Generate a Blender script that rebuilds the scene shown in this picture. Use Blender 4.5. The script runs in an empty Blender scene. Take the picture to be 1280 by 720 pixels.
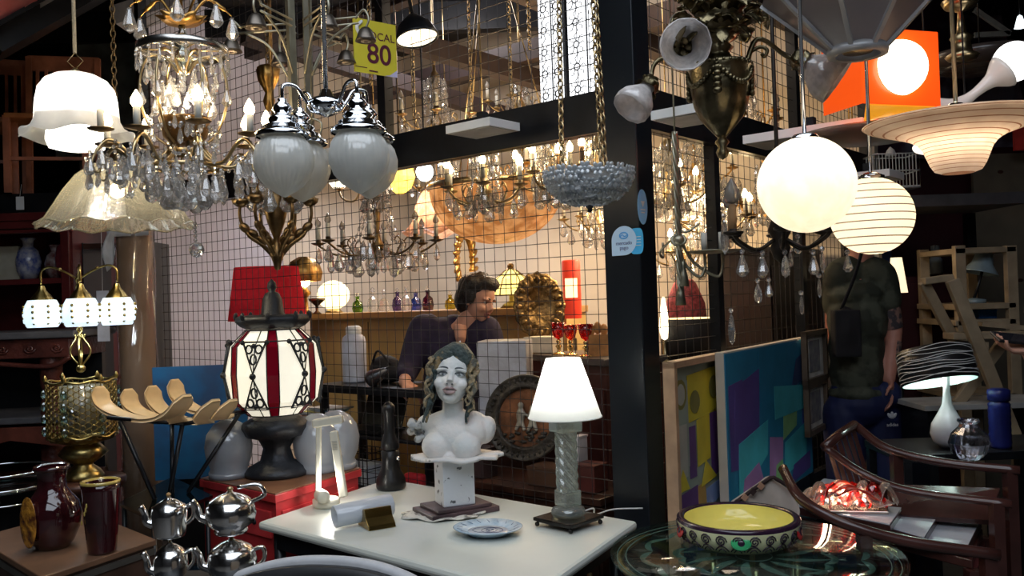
import bpy, math, random
from math import sin, cos, pi, radians, sqrt, atan2
from mathutils import Vector, Matrix, Euler
random.seed(7)
V = Vector
scene = bpy.context.scene
COL = scene.collection
F = 1089.0
EYE = 1.5
al = 0.034; pit = 12 / F
fw = V((0, cos(pit), sin(pit))); up0 = V((0, -sin(pit), cos(pit))); X0 = V((1, 0, 0))
rt = X0 * cos(al) - up0 * sin(al)
up = X0 * sin(al) + up0 * cos(al)
CAM = V((0, 0, EYE))

def ray(px, py):
    return fw * F + rt * (px - 640) + up * (360 - py)
def W(px, py, Y):
    d = ray(px, py)
    return CAM + d * (Y / d.y)
def G(px, py, z):
    d = ray(px, py)
    return CAM + d * ((z - EYE) / d.z)

# ---------------------------------------------------------------- materials
MATS = {}
def mat(name, col=(.5, .5, .5), rough=.5, metal=0, trans=0, emit=0, ecol=None, var=.15, scale=12, bump=0, coat=0, ior=1.45, sheen=0, alpha=1, bscale=None, col2=None, cpos=(.35, .65), sss=0):
    if name in MATS: return MATS[name]
    m = bpy.data.materials.new(name); m.use_nodes = True
    nt = m.node_tree; N = nt.nodes; L = nt.links
    b = N['Principled BSDF']
    tc = N.new('ShaderNodeTexCoord')
    no = N.new('ShaderNodeTexNoise'); no.inputs['Scale'].default_value = scale; no.inputs['Detail'].default_value = 4
    L.new(tc.outputs['Object'], no.inputs['Vector'])
    cr = N.new('ShaderNodeValToRGB')
    c = V(col)
    a = c * (1 - var); d = c * (1 + var)
    if col2: a = c; d = V(col2)
    cr.color_ramp.elements[0].position = cpos[0]; cr.color_ramp.elements[1].position = cpos[1]
    cr.color_ramp.elements[0].color = (*a, 1); cr.color_ramp.elements[1].color = (*[min(1, x) for x in d], 1)
    L.new(no.outputs['Fac'], cr.inputs['Fac'])
    L.new(cr.outputs['Color'], b.inputs['Base Color'])
    b.inputs['Roughness'].default_value = rough; b.inputs['Metallic'].default_value = metal
    b.inputs['Transmission Weight'].default_value = trans; b.inputs['IOR'].default_value = ior
    b.inputs['Coat Weight'].default_value = coat; b.inputs['Sheen Weight'].default_value = sheen
    b.inputs['Alpha'].default_value = alpha
    if emit:
        b.inputs['Emission Color'].default_value = (*(ecol or col), 1); b.inputs['Emission Strength'].default_value = emit
    if bump:
        bp = N.new('ShaderNodeBump'); bp.inputs['Strength'].default_value = bump; bp.inputs['Distance'].default_value = .01
        n2 = N.new('ShaderNodeTexNoise'); n2.inputs['Scale'].default_value = bscale or scale * 3; n2.inputs['Detail'].default_value = 5
        L.new(tc.outputs['Object'], n2.inputs['Vector'])
        L.new(n2.outputs['Fac'], bp.inputs['Height']); L.new(bp.outputs['Normal'], b.inputs['Normal'])
    MATS[name] = m
    return m

def glass_mat(name, col=(1, 1, 1), rough=0.0, clear=.35, bump=0, bscale=60, ior=1.5, glossy=0, milk=0):
    """glass mixed with clear see-through so that thin pieces keep letting the lamps through"""
    if name in MATS: return MATS[name]
    m = bpy.data.materials.new(name); m.use_nodes = True
    nt = m.node_tree; N = nt.nodes; L = nt.links
    N.remove(N['Principled BSDF']); out = N['Material Output']
    g = N.new('ShaderNodeBsdfGlass'); g.inputs['Color'].default_value = (*col, 1); g.inputs['Roughness'].default_value = rough; g.inputs['IOR'].default_value = ior
    t = N.new('ShaderNodeBsdfTransparent'); t.inputs['Color'].default_value = (*col, 1)
    mx = N.new('ShaderNodeMixShader'); mx.inputs['Fac'].default_value = clear
    L.new(g.outputs[0], mx.inputs[1]); L.new(t.outputs[0], mx.inputs[2])
    last = mx
    if glossy:
        gl = N.new('ShaderNodeBsdfGlossy'); gl.inputs['Roughness'].default_value = .05
        m2 = N.new('ShaderNodeMixShader'); m2.inputs['Fac'].default_value = glossy
        L.new(mx.outputs[0], m2.inputs[1]); L.new(gl.outputs[0], m2.inputs[2]); last = m2
    if milk:
        d = N.new('ShaderNodeBsdfDiffuse'); q = N.new('ShaderNodeBsdfTranslucent'); h = N.new('ShaderNodeMixShader'); h.inputs['Fac'].default_value = .5
        for s_ in (d, q): s_.inputs['Color'].default_value = (*col, 1)
        L.new(d.outputs[0], h.inputs[1]); L.new(q.outputs[0], h.inputs[2])
        m3 = N.new('ShaderNodeMixShader'); m3.inputs['Fac'].default_value = milk; L.new(last.outputs[0], m3.inputs[1]); L.new(h.outputs[0], m3.inputs[2]); last = m3
    L.new(last.outputs[0], out.inputs['Surface'])
    if bump:
        tc = N.new('ShaderNodeTexCoord'); n2 = N.new('ShaderNodeTexNoise'); n2.inputs['Scale'].default_value = bscale
        bp = N.new('ShaderNodeBump'); bp.inputs['Strength'].default_value = bump; bp.inputs['Distance'].default_value = .01
        L.new(tc.outputs['Object'], n2.inputs['Vector']); L.new(n2.outputs['Fac'], bp.inputs['Height']); L.new(bp.outputs['Normal'], g.inputs['Normal'])
    MATS[name] = m
    return m

def shade_mat(name, col=(1, 1, 1), transl=.6, gloss=.05, clear=0, noise=0, nscale=30, stripes=None, bump=0, col2=None):
    """opal or fabric shade: diffuse + translucent, lit by the real lamp inside. stripes=(axis, frequency, width, colour)"""
    if name in MATS: return MATS[name]
    m = bpy.data.materials.new(name); m.use_nodes = True
    nt = m.node_tree; N = nt.nodes; L = nt.links
    N.remove(N['Principled BSDF']); out = N['Material Output']
    tc = N.new('ShaderNodeTexCoord')
    no = N.new('ShaderNodeTexNoise'); no.inputs['Scale'].default_value = nscale; no.inputs['Detail'].default_value = 5
    L.new(tc.outputs['Object'], no.inputs['Vector'])
    cr = N.new('ShaderNodeValToRGB'); cr.color_ramp.elements[0].position = .4; cr.color_ramp.elements[1].position = .6
    cr.color_ramp.elements[0].color = (*(col2 or [x * (1 - noise) for x in col]), 1); cr.color_ramp.elements[1].color = (*col, 1)
    L.new(no.outputs['Fac'], cr.inputs['Fac'])
    cs = cr.outputs['Color']
    if stripes:
        ax, fr, wd, sc = stripes
        sp = N.new('ShaderNodeSeparateXYZ'); L.new(tc.outputs['Object'], sp.inputs[0])
        mu = N.new('ShaderNodeMath'); mu.operation = 'MULTIPLY'; mu.inputs[1].default_value = fr
        L.new(sp.outputs[ax], mu.inputs[0])
        n3 = N.new('ShaderNodeMath'); n3.operation = 'FRACT'; L.new(mu.outputs[0], n3.inputs[0])
        lt = N.new('ShaderNodeMath'); lt.operation = 'LESS_THAN'; lt.inputs[1].default_value = wd; L.new(n3.outputs[0], lt.inputs[0])
        mc = N.new('ShaderNodeMix'); mc.data_type = 'RGBA'; L.new(lt.outputs[0], mc.inputs['Factor'])
        L.new(cs, mc.inputs['A']); mc.inputs['B'].default_value = (*sc, 1); cs = mc.outputs['Result']
    d = N.new('ShaderNodeBsdfDiffuse'); t = N.new('ShaderNodeBsdfTranslucent')
    L.new(cs, d.inputs['Color']); L.new(cs, t.inputs['Color'])
    mx = N.new('ShaderNodeMixShader'); mx.inputs['Fac'].default_value = transl
    L.new(d.outputs[0], mx.inputs[1]); L.new(t.outputs[0], mx.inputs[2])
    last = mx
    if clear:
        tr = N.new('ShaderNodeBsdfTransparent'); m3 = N.new('ShaderNodeMixShader'); m3.inputs['Fac'].default_value = clear
        L.new(last.outputs[0], m3.inputs[1]); L.new(tr.outputs[0], m3.inputs[2]); last = m3
    if gloss:
        gl = N.new('ShaderNodeBsdfGlossy'); gl.inputs['Roughness'].default_value = .15
        m2 = N.new('ShaderNodeMixShader'); m2.inputs['Fac'].default_value = gloss
        L.new(last.outputs[0], m2.inputs[1]); L.new(gl.outputs[0], m2.inputs[2]); last = m2
    L.new(last.outputs[0], out.inputs['Surface'])
    if bump:
        bp = N.new('ShaderNodeBump'); bp.inputs['Strength'].default_value = bump; bp.inputs['Distance'].default_value = .01
        L.new(no.outputs['Fac'], bp.inputs['Height'])
        L.new(bp.outputs['Normal'], d.inputs['Normal']); L.new(bp.outputs['Normal'], t.inputs['Normal'])
    MATS[name] = m
    return m

BRASS = mat('brass', (.46, .35, .19), .28, 1, var=.25, scale=20)
BRONZE = mat('bronze', (.20, .13, .06), .38, 1, var=.35, scale=25)
BRONZEG = mat('green_bronze', (.17, .14, .08), .3, 1, var=.5, scale=18, bump=.25, bscale=60)
GILT = mat('gilt', (.48, .27, .08), .35, 1, var=.35, scale=25)
CHROME = mat('chrome', (.75, .77, .8), .07, 1, var=.03)
SILVER = mat('silver', (.80, .79, .77), .17, 1, var=.12, scale=15)
PEWTER = mat('pewter', (.36, .34, .26), .45, 1, var=.2)
BLACKM = mat('black_metal', (.012, .013, .016), .35, .2, var=.2)
IRON = mat('cast_iron', (.035, .038, .045), .45, .5, var=.3, bump=.2, bscale=90)
WIRE = mat('cage_wire', (.05, .045, .045), .5, .5, var=.2)
BLACKP = mat('black_plastic', (.01, .01, .011), .35)
DWOOD = mat('dark_wood', (.055, .022, .014), .35, var=.45, scale=6, bump=.05)
MWOOD = mat('mid_wood', (.16, .07, .035), .45, var=.35, scale=7, bump=.05)
LWOOD = mat('light_wood', (.55, .36, .18), .45, var=.18, scale=9)
PWOOD = mat('pine_wood', (.36, .27, .17), .6, var=.25, scale=7)
PLY = mat('ply_board', (.17, .14, .10), .7, var=.2, scale=3)
WHITEP = mat('white_plastic', (.78, .78, .76), .4, var=.03)
CREAM = mat('cream_enamel', (.74, .70, .58), .35, var=.04)
PAPER = mat('white_paper', (.75, .78, .82), .6, var=.05)
REDP = mat('red_paint', (.50, .035, .04), .4, var=.15)
CANDLE = mat('candle_sleeve', (.62, .52, .34), .6, var=.15)
CANDLEW = mat('white_candle_sleeve', (.62, .60, .52), .6, var=.08)
CRYS = glass_mat('crystal', (1, 1, 1), 0, .25, glossy=.18, milk=.14)
CRYSB = glass_mat('clear_glass', (.95, 1, .98), 0.02, .45, bump=.2, bscale=40, glossy=.06)
PANE = glass_mat('table_glass', (.82, .93, .90), 0, .85, glossy=.10)
BULB_ON = mat('lit_bulb', (1, .8, .5), .3, emit=28, ecol=(1, .72, .38), var=0)
BULB_W = mat('lit_white_bulb', (1, .95, .9), .3, emit=28, ecol=(1, .93, .82), var=0)
BULB_OFF = mat('unlit_bulb', (.6, .55, .48), .1, trans=.6, var=.02)
FROST = shade_mat('frosted_glass', (.78, .76, .72), .55, .12, clear=.12)

# ---------------------------------------------------------------- mesh builder
class MB:
    def __init__(s): s.v = []; s.f = []; s.m = []; s.s = []
    def add(s, vs, fs, m=0, smooth=False, M=None):
        o = len(s.v)
        s.v += [tuple(M @ V(p)) if M is not None else tuple(p) for p in vs]
        for f in fs: s.f.append([i + o for i in f]); s.m.append(m); s.s.append(smooth)
        return s
    def box(s, c, d, M=None, m=0, rz=0, rot=None, taper=1):
        x, y, z = [q / 2 for q in d]
        vs = [(sx * x * (taper if sz > 0 else 1), sy * y * (taper if sz > 0 else 1), sz * z) for sz in (-1, 1) for sy in (-1, 1) for sx in (-1, 1)]
        R = Matrix.Translation(V(c)) @ (Euler(rot).to_matrix().to_4x4() if rot else Matrix.Rotation(rz, 4, 'Z'))
        if M is not None: R = M @ R
        return s.add(vs, [(0, 2, 3, 1), (4, 5, 7, 6), (0, 1, 5, 4), (2, 6, 7, 3), (0, 4, 6, 2), (1, 3, 7, 5)], m, False, R)
    def bar(s, a, b, w, h, m=0, upv=(0, 0, 1)):
        a = V(a); b = V(b); d = b - a; l = d.length; d.normalize(); u = V(upv)
        if abs(d.dot(u)) > .98: u = V((0, 1, 0))
        sd = d.cross(u).normalized(); u = sd.cross(d)
        M = Matrix((sd, u, -d)).transposed().to_4x4(); M.translation = (a + b) / 2
        return s.box((0, 0, 0), (w, h, l), M, m)
    def lathe(s, pr, n=24, M=None, m=0, smooth=True, rf=None, zf=None, closed=False, a0=0, a1=2 * pi):
        """pr: [(r, z)...]; rf(theta, i) scales the radius, zf(theta, i) shifts z"""
        vs = []; fs = []; full = abs(a1 - a0 - 2 * pi) < 1e-6; k = n if full else n + 1
        for i, (r, z) in enumerate(pr):
            for j in range(k):
                t = a0 + (a1 - a0) * j / n
                q = r * (rf(t, i) if rf else 1)
                vs.append((q * cos(t), q * sin(t), z + (zf(t, i) if zf else 0)))
        for i in range(len(pr) - 1):
            for j in range(n):
                b = (j + 1) % k
                fs.append((i * k + j, i * k + b, (i + 1) * k + b, (i + 1) * k + j))
        if full:
            if pr[0][0] > 1e-5 and closed: fs.append(tuple(range(k))[::-1])
            if pr[-1][0] > 1e-5 and closed: fs.append(tuple((len(pr) - 1) * k + j for j in range(k)))
        return s.add(vs, fs, m, smooth, M)
    def tube(s, pts, r, n=8, closed=False, m=0, smooth=True, cap=True, M=None, flat=1):
        P = [V(p) for p in pts]; k = len(P); R = r if hasattr(r, '__len__') else [r] * k
        vs = []; fs = []; u = None
        for i in range(k):
            if closed: d = P[(i + 1) % k] - P[i - 1]
            else: d = P[min(i + 1, k - 1)] - P[max(i - 1, 0)]
            if d.length < 1e-9: d = V((0, 0, 1))
            d.normalize()
            if u is None: u = d.orthogonal().normalized()
            u = u - d * u.dot(d)
            if u.length < 1e-6: u = d.orthogonal()
            u.normalize(); w = d.cross(u)
            for j in range(n):
                t = 2 * pi * j / n
                vs.append(P[i] + (u * cos(t) + w * sin(t) * flat) * R[i])
        for i in range(k if closed else k - 1):
            for j in range(n):
                a = i * n; b = ((i + 1) % k) * n; j2 = (j + 1) % n
                fs.append((a + j, a + j2, b + j2, b + j))
        if cap and not closed: fs += [tuple(range(n))[::-1], tuple((k - 1) * n + j for j in range(n))]
        return s.add(vs, fs, m, smooth, M)
    def ball(s, c, r, n=12, k=8, m=0, M=None, smooth=True, rot=None):
        r = V(r) if hasattr(r, '__len__') else V((r, r, r))
        R = Matrix.Translation(V(c)) @ (Euler(rot).to_matrix().to_4x4() if rot else Matrix()) @ Matrix.Diagonal((r.x, r.y, r.z, 1))
        if M is not None: R = M @ R
        pr = [(max(sin(pi * i / k), 0), -cos(pi * i / k)) for i in range(k + 1)]
        vs = [(0, 0, -1)]
        for i in range(1, k):
            for j in range(n): t = 2 * pi * j / n; vs.append((pr[i][0] * cos(t), pr[i][0] * sin(t), pr[i][1]))
        vs.append((0, 0, 1)); fs = []
        for j in range(n): fs.append((0, 1 + (j + 1) % n, 1 + j)); fs.append((len(vs) - 1, 1 + (k - 2) * n + j, 1 + (k - 2) * n + (j + 1) % n))
        for i in range(k - 2):
            for j in range(n): a = 1 + i * n; fs.append((a + j, a + (j + 1) % n, a + n + (j + 1) % n, a + n + j))
        return s.add(vs, fs, m, smooth, R)
    def prism(s, poly, h, M=None, m=0, z0=0):
        n = len(poly)
        vs = [(x, y, z0) for x, y in poly] + [(x, y, z0 + h) for x, y in poly]
        fs = [tuple(range(n))[::-1], tuple(range(n, 2 * n))] + [(i, (i + 1) % n, n + (i + 1) % n, n + i) for i in range(n)]
        return s.add(vs, fs, m, False, M)
    def sheet(s, fn, nu, nv, th=0, m=0, smooth=True, M=None):
        """fn(u,v)->point, u,v in 0..1; th: thickness along the normal"""
        P = [[V(fn(i / nu, j / nv)) for j in range(nv + 1)] for i in range(nu + 1)]
        vs = []; fs = []; k = nv + 1
        Nn = {}
        for i in range(nu + 1):
            for j in range(k):
                a = P[min(i + 1, nu)][j] - P[max(i - 1, 0)][j]; b = P[i][min(j + 1, nv)] - P[i][max(j - 1, 0)]
                q = a.cross(b); Nn[i, j] = q.normalized() if q.length > 1e-12 else V((0, 0, 1))
        for i in range(nu + 1):
            for j in range(k): vs.append(P[i][j] + Nn[i, j] * th / 2)
        for i in range(nu):
            for j in range(nv): fs.append((i * k + j, (i + 1) * k + j, (i + 1) * k + j + 1, i * k + j + 1))
        if th:
            o = len(vs)
            for i in range(nu + 1):
                for j in range(k): vs.append(P[i][j] - Nn[i, j] * th / 2)
            for i in range(nu):
                for j in range(nv): fs.append((o + i * k + j, o + i * k + j + 1, o + (i + 1) * k + j + 1, o + (i + 1) * k + j))
            for i in range(nu):
                for j in (0, nv): fs.append((i * k + j, (i + 1) * k + j, o + (i + 1) * k + j, o + i * k + j))
            for j in range(nv):
                for i in (0, nu): fs.append((i * k + j, i * k + j + 1, o + i * k + j + 1, o + i * k + j))
        return s.add(vs, fs, m, smooth, M)
    def mesh(s, name, mats):
        me = bpy.data.meshes.new(name); me.from_pydata(s.v, [], s.f)
        for q in (mats if isinstance(mats, (list, tuple)) else [mats]): me.materials.append(q)
        me.polygons.foreach_set('material_index', s.m); me.polygons.foreach_set('use_smooth', s.s)
        me.update(); return me
    def build(s, name, mats, parent=None, loc=(0, 0, 0), rz=0, rot=None, bevel=0, solid=0, **kw):
        o = put(name, s.mesh(name, mats), parent, loc, rz, rot)
        if bevel:
            b = o.modifiers.new('Bevel', 'BEVEL'); b.width = bevel; b.segments = 2; b.limit_method = 'ANGLE'; b.angle_limit = radians(40)
        if solid:
            b = o.modifiers.new('Solid', 'SOLIDIFY'); b.thickness = solid; b.offset = -1
        tag(o, **kw)
        return o

def tag(o, label=None, cat=None, group=None, kind=None):
    if label: o['label'] = label
    if cat: o['category'] = cat
    if group: o['group'] = group
    if kind: o['kind'] = kind
    return o
def put(name, me, parent=None, loc=(0, 0, 0), rz=0, rot=None, scale=None):
    o = bpy.data.objects.new(name, me); COL.objects.link(o)
    o.location = loc; o.rotation_euler = rot if rot is not None else (0, 0, rz)
    if scale is not None: o.scale = scale if hasattr(scale, '__len__') else (scale,) * 3
    if parent: o.parent = parent
    return o
def thing(name, label, cat, loc=(0, 0, 0), rz=0, group=None, rot=None):
    o = bpy.data.objects.new(name, None); COL.objects.link(o); o.location = loc
    o.rotation_euler = rot if rot is not None else (0, 0, rz); o.empty_display_size = .05
    return tag(o, label, cat, group)
def light(loc, power, col=(1, .8, .55), size=.03, parent=None, kind='POINT', rot=None, name='lamp_light', sy=None):
    l = bpy.data.lights.new(name, kind); l.energy = power; l.color = col
    if kind == 'AREA':
        l.size = size
        if sy: l.shape = 'RECTANGLE'; l.size_y = sy
    else: l.shadow_soft_size = size
    o = bpy.data.objects.new(name, l); COL.objects.link(o); o.location = loc
    if rot is not None: o.rotation_euler = rot
    if parent: o.parent = parent
    return o
def bez(a, b, c, d, n=12):
    a, b, c, d = map(V, (a, b, c, d)); out = []
    for i in range(n + 1):
        t = i / n; q = 1 - t
        out.append(a * q**3 + b * 3 * q * q * t + c * 3 * q * t * t + d * t**3)
    return out
def spline(pts, n=6):
    """Catmull-Rom through the points"""
    P = [V(p) for p in pts]; P = [P[0] * 2 - P[1]] + P + [P[-1] * 2 - P[-2]]; out = []
    for i in range(1, len(P) - 2):
        for k in range(n):
            t = k / n; a, b, c, d = P[i - 1:i + 3]
            out.append(.5 * ((2 * b) + (c - a) * t + (2 * a - 5 * b + 4 * c - d) * t * t + (3 * b - a - 3 * c + d) * t**3))
    out.append(P[-2]); return out
def resample(a, n):
    return [a[round(i * (len(a) - 1) / (n - 1))] for i in range(n)]
def lerp(a, b, t): return a + (b - a) * t
def chain_mb(a, b, link=.022, r=.0022, w=.007):
    mb = MB(); a = V(a); b = V(b); L = (b - a).length; n = max(1, int(L / (link * .75))); d = (b - a).normalized()
    u = d.orthogonal().normalized(); w2 = d.cross(u)
    for i in range(n):
        c = a + (b - a) * ((i + .5) / n); s_ = u if i % 2 else w2
        mb.tube([c + d * cos(t) * link / 2 + s_ * sin(t) * w for t in [2 * pi * k / 10 for k in range(10)]], r, 5, True)
    return mb
def text_mesh(name, body, size, material, parent, loc, rot, extrude=.0004, align='CENTER', bold=0):
    c = bpy.data.curves.new(name, 'FONT'); c.body = body; c.size = size; c.extrude = extrude; c.align_x = align; c.align_y = 'CENTER'; c.offset = bold
    o = bpy.data.objects.new('tmp', c); COL.objects.link(o)
    dg = bpy.context.evaluated_depsgraph_get(); me = bpy.data.meshes.new_from_object(o.evaluated_get(dg))
    bpy.data.objects.remove(o); me.materials.clear(); me.materials.append(material)
    return put(name, me, parent, loc, rot=rot)
def blob(mb, name, mats, parent=None, loc=(0, 0, 0), rz=0, voxel=.006, smooth=4, fn=None, rot=None, **kw):
    """union of overlapping volumes grown into one continuous skin"""
    o = bpy.data.objects.new('tmp', mb.mesh(name, mats)); COL.objects.link(o)
    r = o.modifiers.new('R', 'REMESH'); r.mode = 'VOXEL'; r.voxel_size = voxel; r.use_smooth_shade = True
    if smooth: q = o.modifiers.new('S', 'SMOOTH'); q.iterations = smooth; q.factor = .5
    dg = bpy.context.evaluated_depsgraph_get(); me = bpy.data.meshes.new_from_object(o.evaluated_get(dg))
    bpy.data.objects.remove(o)
    if fn:
        for v in me.vertices: v.co = fn(v.co.copy())
    me.update(); me.name = name
    ob = put(name, me, parent, loc, rz, rot); tag(ob, **kw); return ob

CACHE = {}
def cached(key, fn):
    if key not in CACHE: CACHE[key] = fn()
    return CACHE[key]
def faceted(pr, n, name, material=None):
    return MB().lathe(pr, n, smooth=False).mesh(name, material or CRYS)
DROP = faceted([(0, -1), (.16, -.88), (.21, -.66), (.15, -.3), (.06, -.04), (.02, 0)], 6, 'crystal')
DROPB = faceted([(0, -1), (.13, -.98), (.3, -.78), (.22, -.5), (.09, -.12), (.1, -.05), (0, 0)], 8, 'crystal')
SPEAR = faceted([(0, -1), (.09, -.86), (.12, -.55), (.06, -.1), (0, 0)], 6, 'crystal')
BEAD = faceted([(0, -.5), (.35, -.36), (.5, 0), (.35, .36), (0, .5)], 7, 'bead')
FLAME = MB().lathe([(0, 0), (.22, .05), (.33, .25), (.3, .5), (.16, .78), (.03, 1)], 10).mesh('bulb', BULB_ON)
FLAMEW = MB().lathe([(0, 0), (.22, .05), (.33, .25), (.3, .5), (.16, .78), (.03, 1)], 10).mesh('bulb', BULB_W)
FLAMEO = MB().lathe([(0, 0), (.22, .05), (.33, .25), (.3, .5), (.16, .78), (.03, 1)], 10).mesh('bulb', BULB_OFF)
# ---------------------------------------------------------------- camera, light, room
cam = bpy.data.cameras.new('camera'); cam.sensor_width = 36; cam.lens = F * 36 / 1280; cam.clip_start = .05
co = bpy.data.objects.new('camera', cam); COL.objects.link(co)
Mc = Matrix((rt, up, -fw)).transposed().to_4x4(); Mc.translation = CAM; co.matrix_world = Mc
scene.camera = co
scene.view_settings.view_transform = 'Standard'; scene.view_settings.look = 'None'
scene.view_settings.exposure = .2; scene.view_settings.gamma = 1; scene.view_settings.use_curve_mapping = False
cy = scene.cycles
cy.use_denoising = True; cy.max_bounces = 7; cy.diffuse_bounces = 3; cy.glossy_bounces = 3; cy.transmission_bounces = 6; cy.transparent_max_bounces = 14
cy.caustics_reflective = False; cy.caustics_refractive = False; cy.sample_clamp_indirect = 4
try: cy.use_light_tree = True
except Exception: pass
w = bpy.data.worlds.new('world'); scene.world = w; w.use_nodes = True
w.node_tree.nodes['Background'].inputs[0].default_value = (.55, .62, .75, 1); w.node_tree.nodes['Background'].inputs[1].default_value = .35

CP = W(802, 366, 3.05); CX, CY = CP.x, CP.y
LD = V((-.764, .645, 0)); RD = V((.645, .764, 0)); AL = atan2(LD.y, LD.x); AR = atan2(RD.y, RD.x)
def cage(a, b, z=0): return V((CX, CY, z)) + LD * a + RD * b
CL = 3.55; CR = 2.5   # cage lengths
H = 3.6
WALLC = mat('cream_wall', (.62, .53, .42), .8, var=.06, scale=3)
WALLL = mat('lilac_wall', (.60, .57, .63), .8, var=.04, scale=3)
WALLD = mat('dark_wall', (.02, .018, .02), .8, var=.3, scale=2)
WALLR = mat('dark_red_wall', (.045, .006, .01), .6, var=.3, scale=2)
FLOORM = mat('concrete_floor', (.10, .095, .09), .6, var=.25, scale=5, bump=.1)
def S(mb, name, m, **kw): return mb.build(name, m, kind='structure', **kw)
S(MB().box((0, 2.5, -.05), (10, 12, .1)), 'floor', FLOORM)
S(MB().box((0, 8.55, H / 2), (10, .1, H)), 'wall_back', WALLD)
S(MB().box((-5.05, 2.5, H / 2), (.1, 12, H)), 'wall_left', WALLD)
S(MB().box((5.05, 2.5, H / 2), (.1, 12, H)), 'wall_right', WALLD)
S(MB().box((0, -3.55, H / 2), (10, .1, H)), 'wall_front', WALLD)
ce = MB()   # ceiling left open for the added daylight fill
ce.box((0, 6.0, H + .05), (10, 5, .1)).box((-3.4, .0, H + .05), (3.2, 7, .1)).box((3.4, .0, H + .05), (3.2, 7, .1)).box((0, -3, H + .05), (3.6, 1, .1)).box((0, 2.9, H + .05), (3.6, 1.2, .1))
S(ce, 'ceiling', mat('dark_ceiling', (.03, .028, .03), .8))
for q in range(5): S(MB().box((0, .4 + q * 1.9, H - .12), (10, .1, .2)), 'ceiling_beam', BLACKM)
# area light added as cool overhead daylight; the roof opening is unseen
light((0, -.2, H + .02), 120, (.82, .9, 1), 3.2, kind='AREA', rot=(0, 0, 0), name='daylight_fill', sy=4.6)

# corner pillar and cage frame
S(MB().box((0, 0, H / 2), (.15, .11, H), Matrix.Translation(cage(.075, .055)) @ Matrix.Rotation(AL, 4, 'Z')), 'corner_pillar', mat('pillar_paint', (.016, .02, .026), .28, .3, var=.15, scale=3), bevel=.004)
def frame_box(a0, b0, a1, b1, z0, z1, t=.05, name='trim_1', m=BLACKM):
    p = cage(a0, b0); q = cage(a1, b1); c = (p + q) / 2; d = q - p; l = max(d.length, t)
    M = Matrix.Translation(V((c.x, c.y, (z0 + z1) / 2))) @ Matrix.Rotation(atan2(d.y, d.x) if d.length > 1e-4 else AL, 4, 'Z')
    return S(MB().box((0, 0, 0), (l, t, z1 - z0), M), name, m)
frame_box(.12, .03, CL, .03, 2.09, 2.24, .06, 'cage_beam')
frame_box(.03, .1, .03, CR, 2.09, 2.24, .06, 'cage_beam')
for a in (1.33, CL): frame_box(a, .03, a, .03, 2.24 if a < 2 else 0, H, .05, 'cage_column')
for b in (.62, 1.5, CR): frame_box(.03, b, .03, b, 0, H, .045, 'cage_column')
frame_box(.1, .03, CL, .03, .55, .6, .04, 'cage_beam'); frame_box(.03, .1, .03, CR, .55, .6, .04, 'cage_beam')
def mesh_panel(d0, d1, z0, z1, side, name):
    mb = MB(); r = .0017
    n = int((d1 - d0) / .055)
    P = (lambda t, z: cage(t, .03, z)) if side == 'L' else (lambda t, z: cage(.03, t, z))
    for i in range(n + 1):
        t = d0 + (d1 - d0) * i / n; mb.tube([P(t, z0), P(t, z1)], r, 4, smooth=False, cap=False)
    k = int((z1 - z0) / .055)
    for j in range(k + 1):
        z = z0 + (z1 - z0) * j / k; mb.tube([P(d0, z), P(d1, z)], r, 4, smooth=False, cap=False)
    return mb.build(name, WIRE, kind='structure')
for a, b in ((.15, 1.31), (1.35, CL - .02)):
    mesh_panel(a, b, 2.24, H - .2, 'L', 'wall_mesh_panel')
mesh_panel(.15, CL - .02, .6, 2.09, 'L', 'wall_mesh_panel')
for a, b in ((.11, .6), (.64, 1.48), (1.52, CR - .02)):
    mesh_panel(a, b, .6, 2.09, 'R', 'wall_mesh_panel'); mesh_panel(a, b, 2.24, H - .2, 'R', 'wall_mesh_panel')
# walls behind the cage
def cwall(a0, b0, a1, b1, z0, z1, name, m, t=.06): frame_box(a0, b0, a1, b1, z0, z1, t, name, m)
cwall(-.02, CR + .05, 2.6, CR + .05, 0, H, 'wall_cage_back', WALLC)
cwall(2.6, CR + .05, CL + .4, CR + .05, 0, H, 'wall_cage_back_end', WALLC)
cwall(CL + .35, .25, CL + .35, 1.25, 0, H, 'wall_cage_end', WALLL); cwall(CL + .35, 1.25, CL + .35, CR + .05, 0, H, 'wall_cage_end_inner', WALLC)
# roof trusses above the cage seen through the wire
for q in range(4):
    p = cage(.3 + q * .8, .2, 2.95 + .1 * (q % 2)); r = cage(-.1 + q * .8, 2.4, 2.75)
    S(MB().bar(p, r, .09, .1), 'roof_beam', mat('roof_steel', (.045, .03, .03), .6))
S(MB().bar(cage(0, 1.4, 2.95), cage(3.4, 1.4, 2.95), .08, .12), 'roof_beam', MATS['roof_steel'])
S(MB().bar(cage(0, .7, 3.2), cage(3.4, .7, 3.2), .08, .12), 'roof_beam', MATS['roof_steel'])
S(MB().bar(cage(0, 2.2, 3.2), cage(3.4, 2.2, 3.2), .08, .12), 'roof_beam', MATS['roof_steel'])
# fill lights added to brighten the cage, without fittings
light(cage(.8, 1.5, 2.0), 22, (1, .72, .42), .5, kind='AREA', rot=(0, 0, 0), name='cage_fill')
light(cage(2.0, 1.7, 2.2), 14, (1, .8, .58), .4, kind='AREA', rot=(0, 0, 0), name='cage_fill')
light(cage(3.0, 1.6, 2.4), 12, (.86, .88, 1), .4, kind='AREA', rot=(0, 0, 0), name='cage_fill')
light(cage(.5, .9, 3.1), 18, (1, .8, .6), .3, name='upper_fill')  # point fills added above the beam, no lamp hangs there
light(cage(2.0, 1.2, 3.3), 34, (.95, .9, .9), .3, name='upper_fill')
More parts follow.
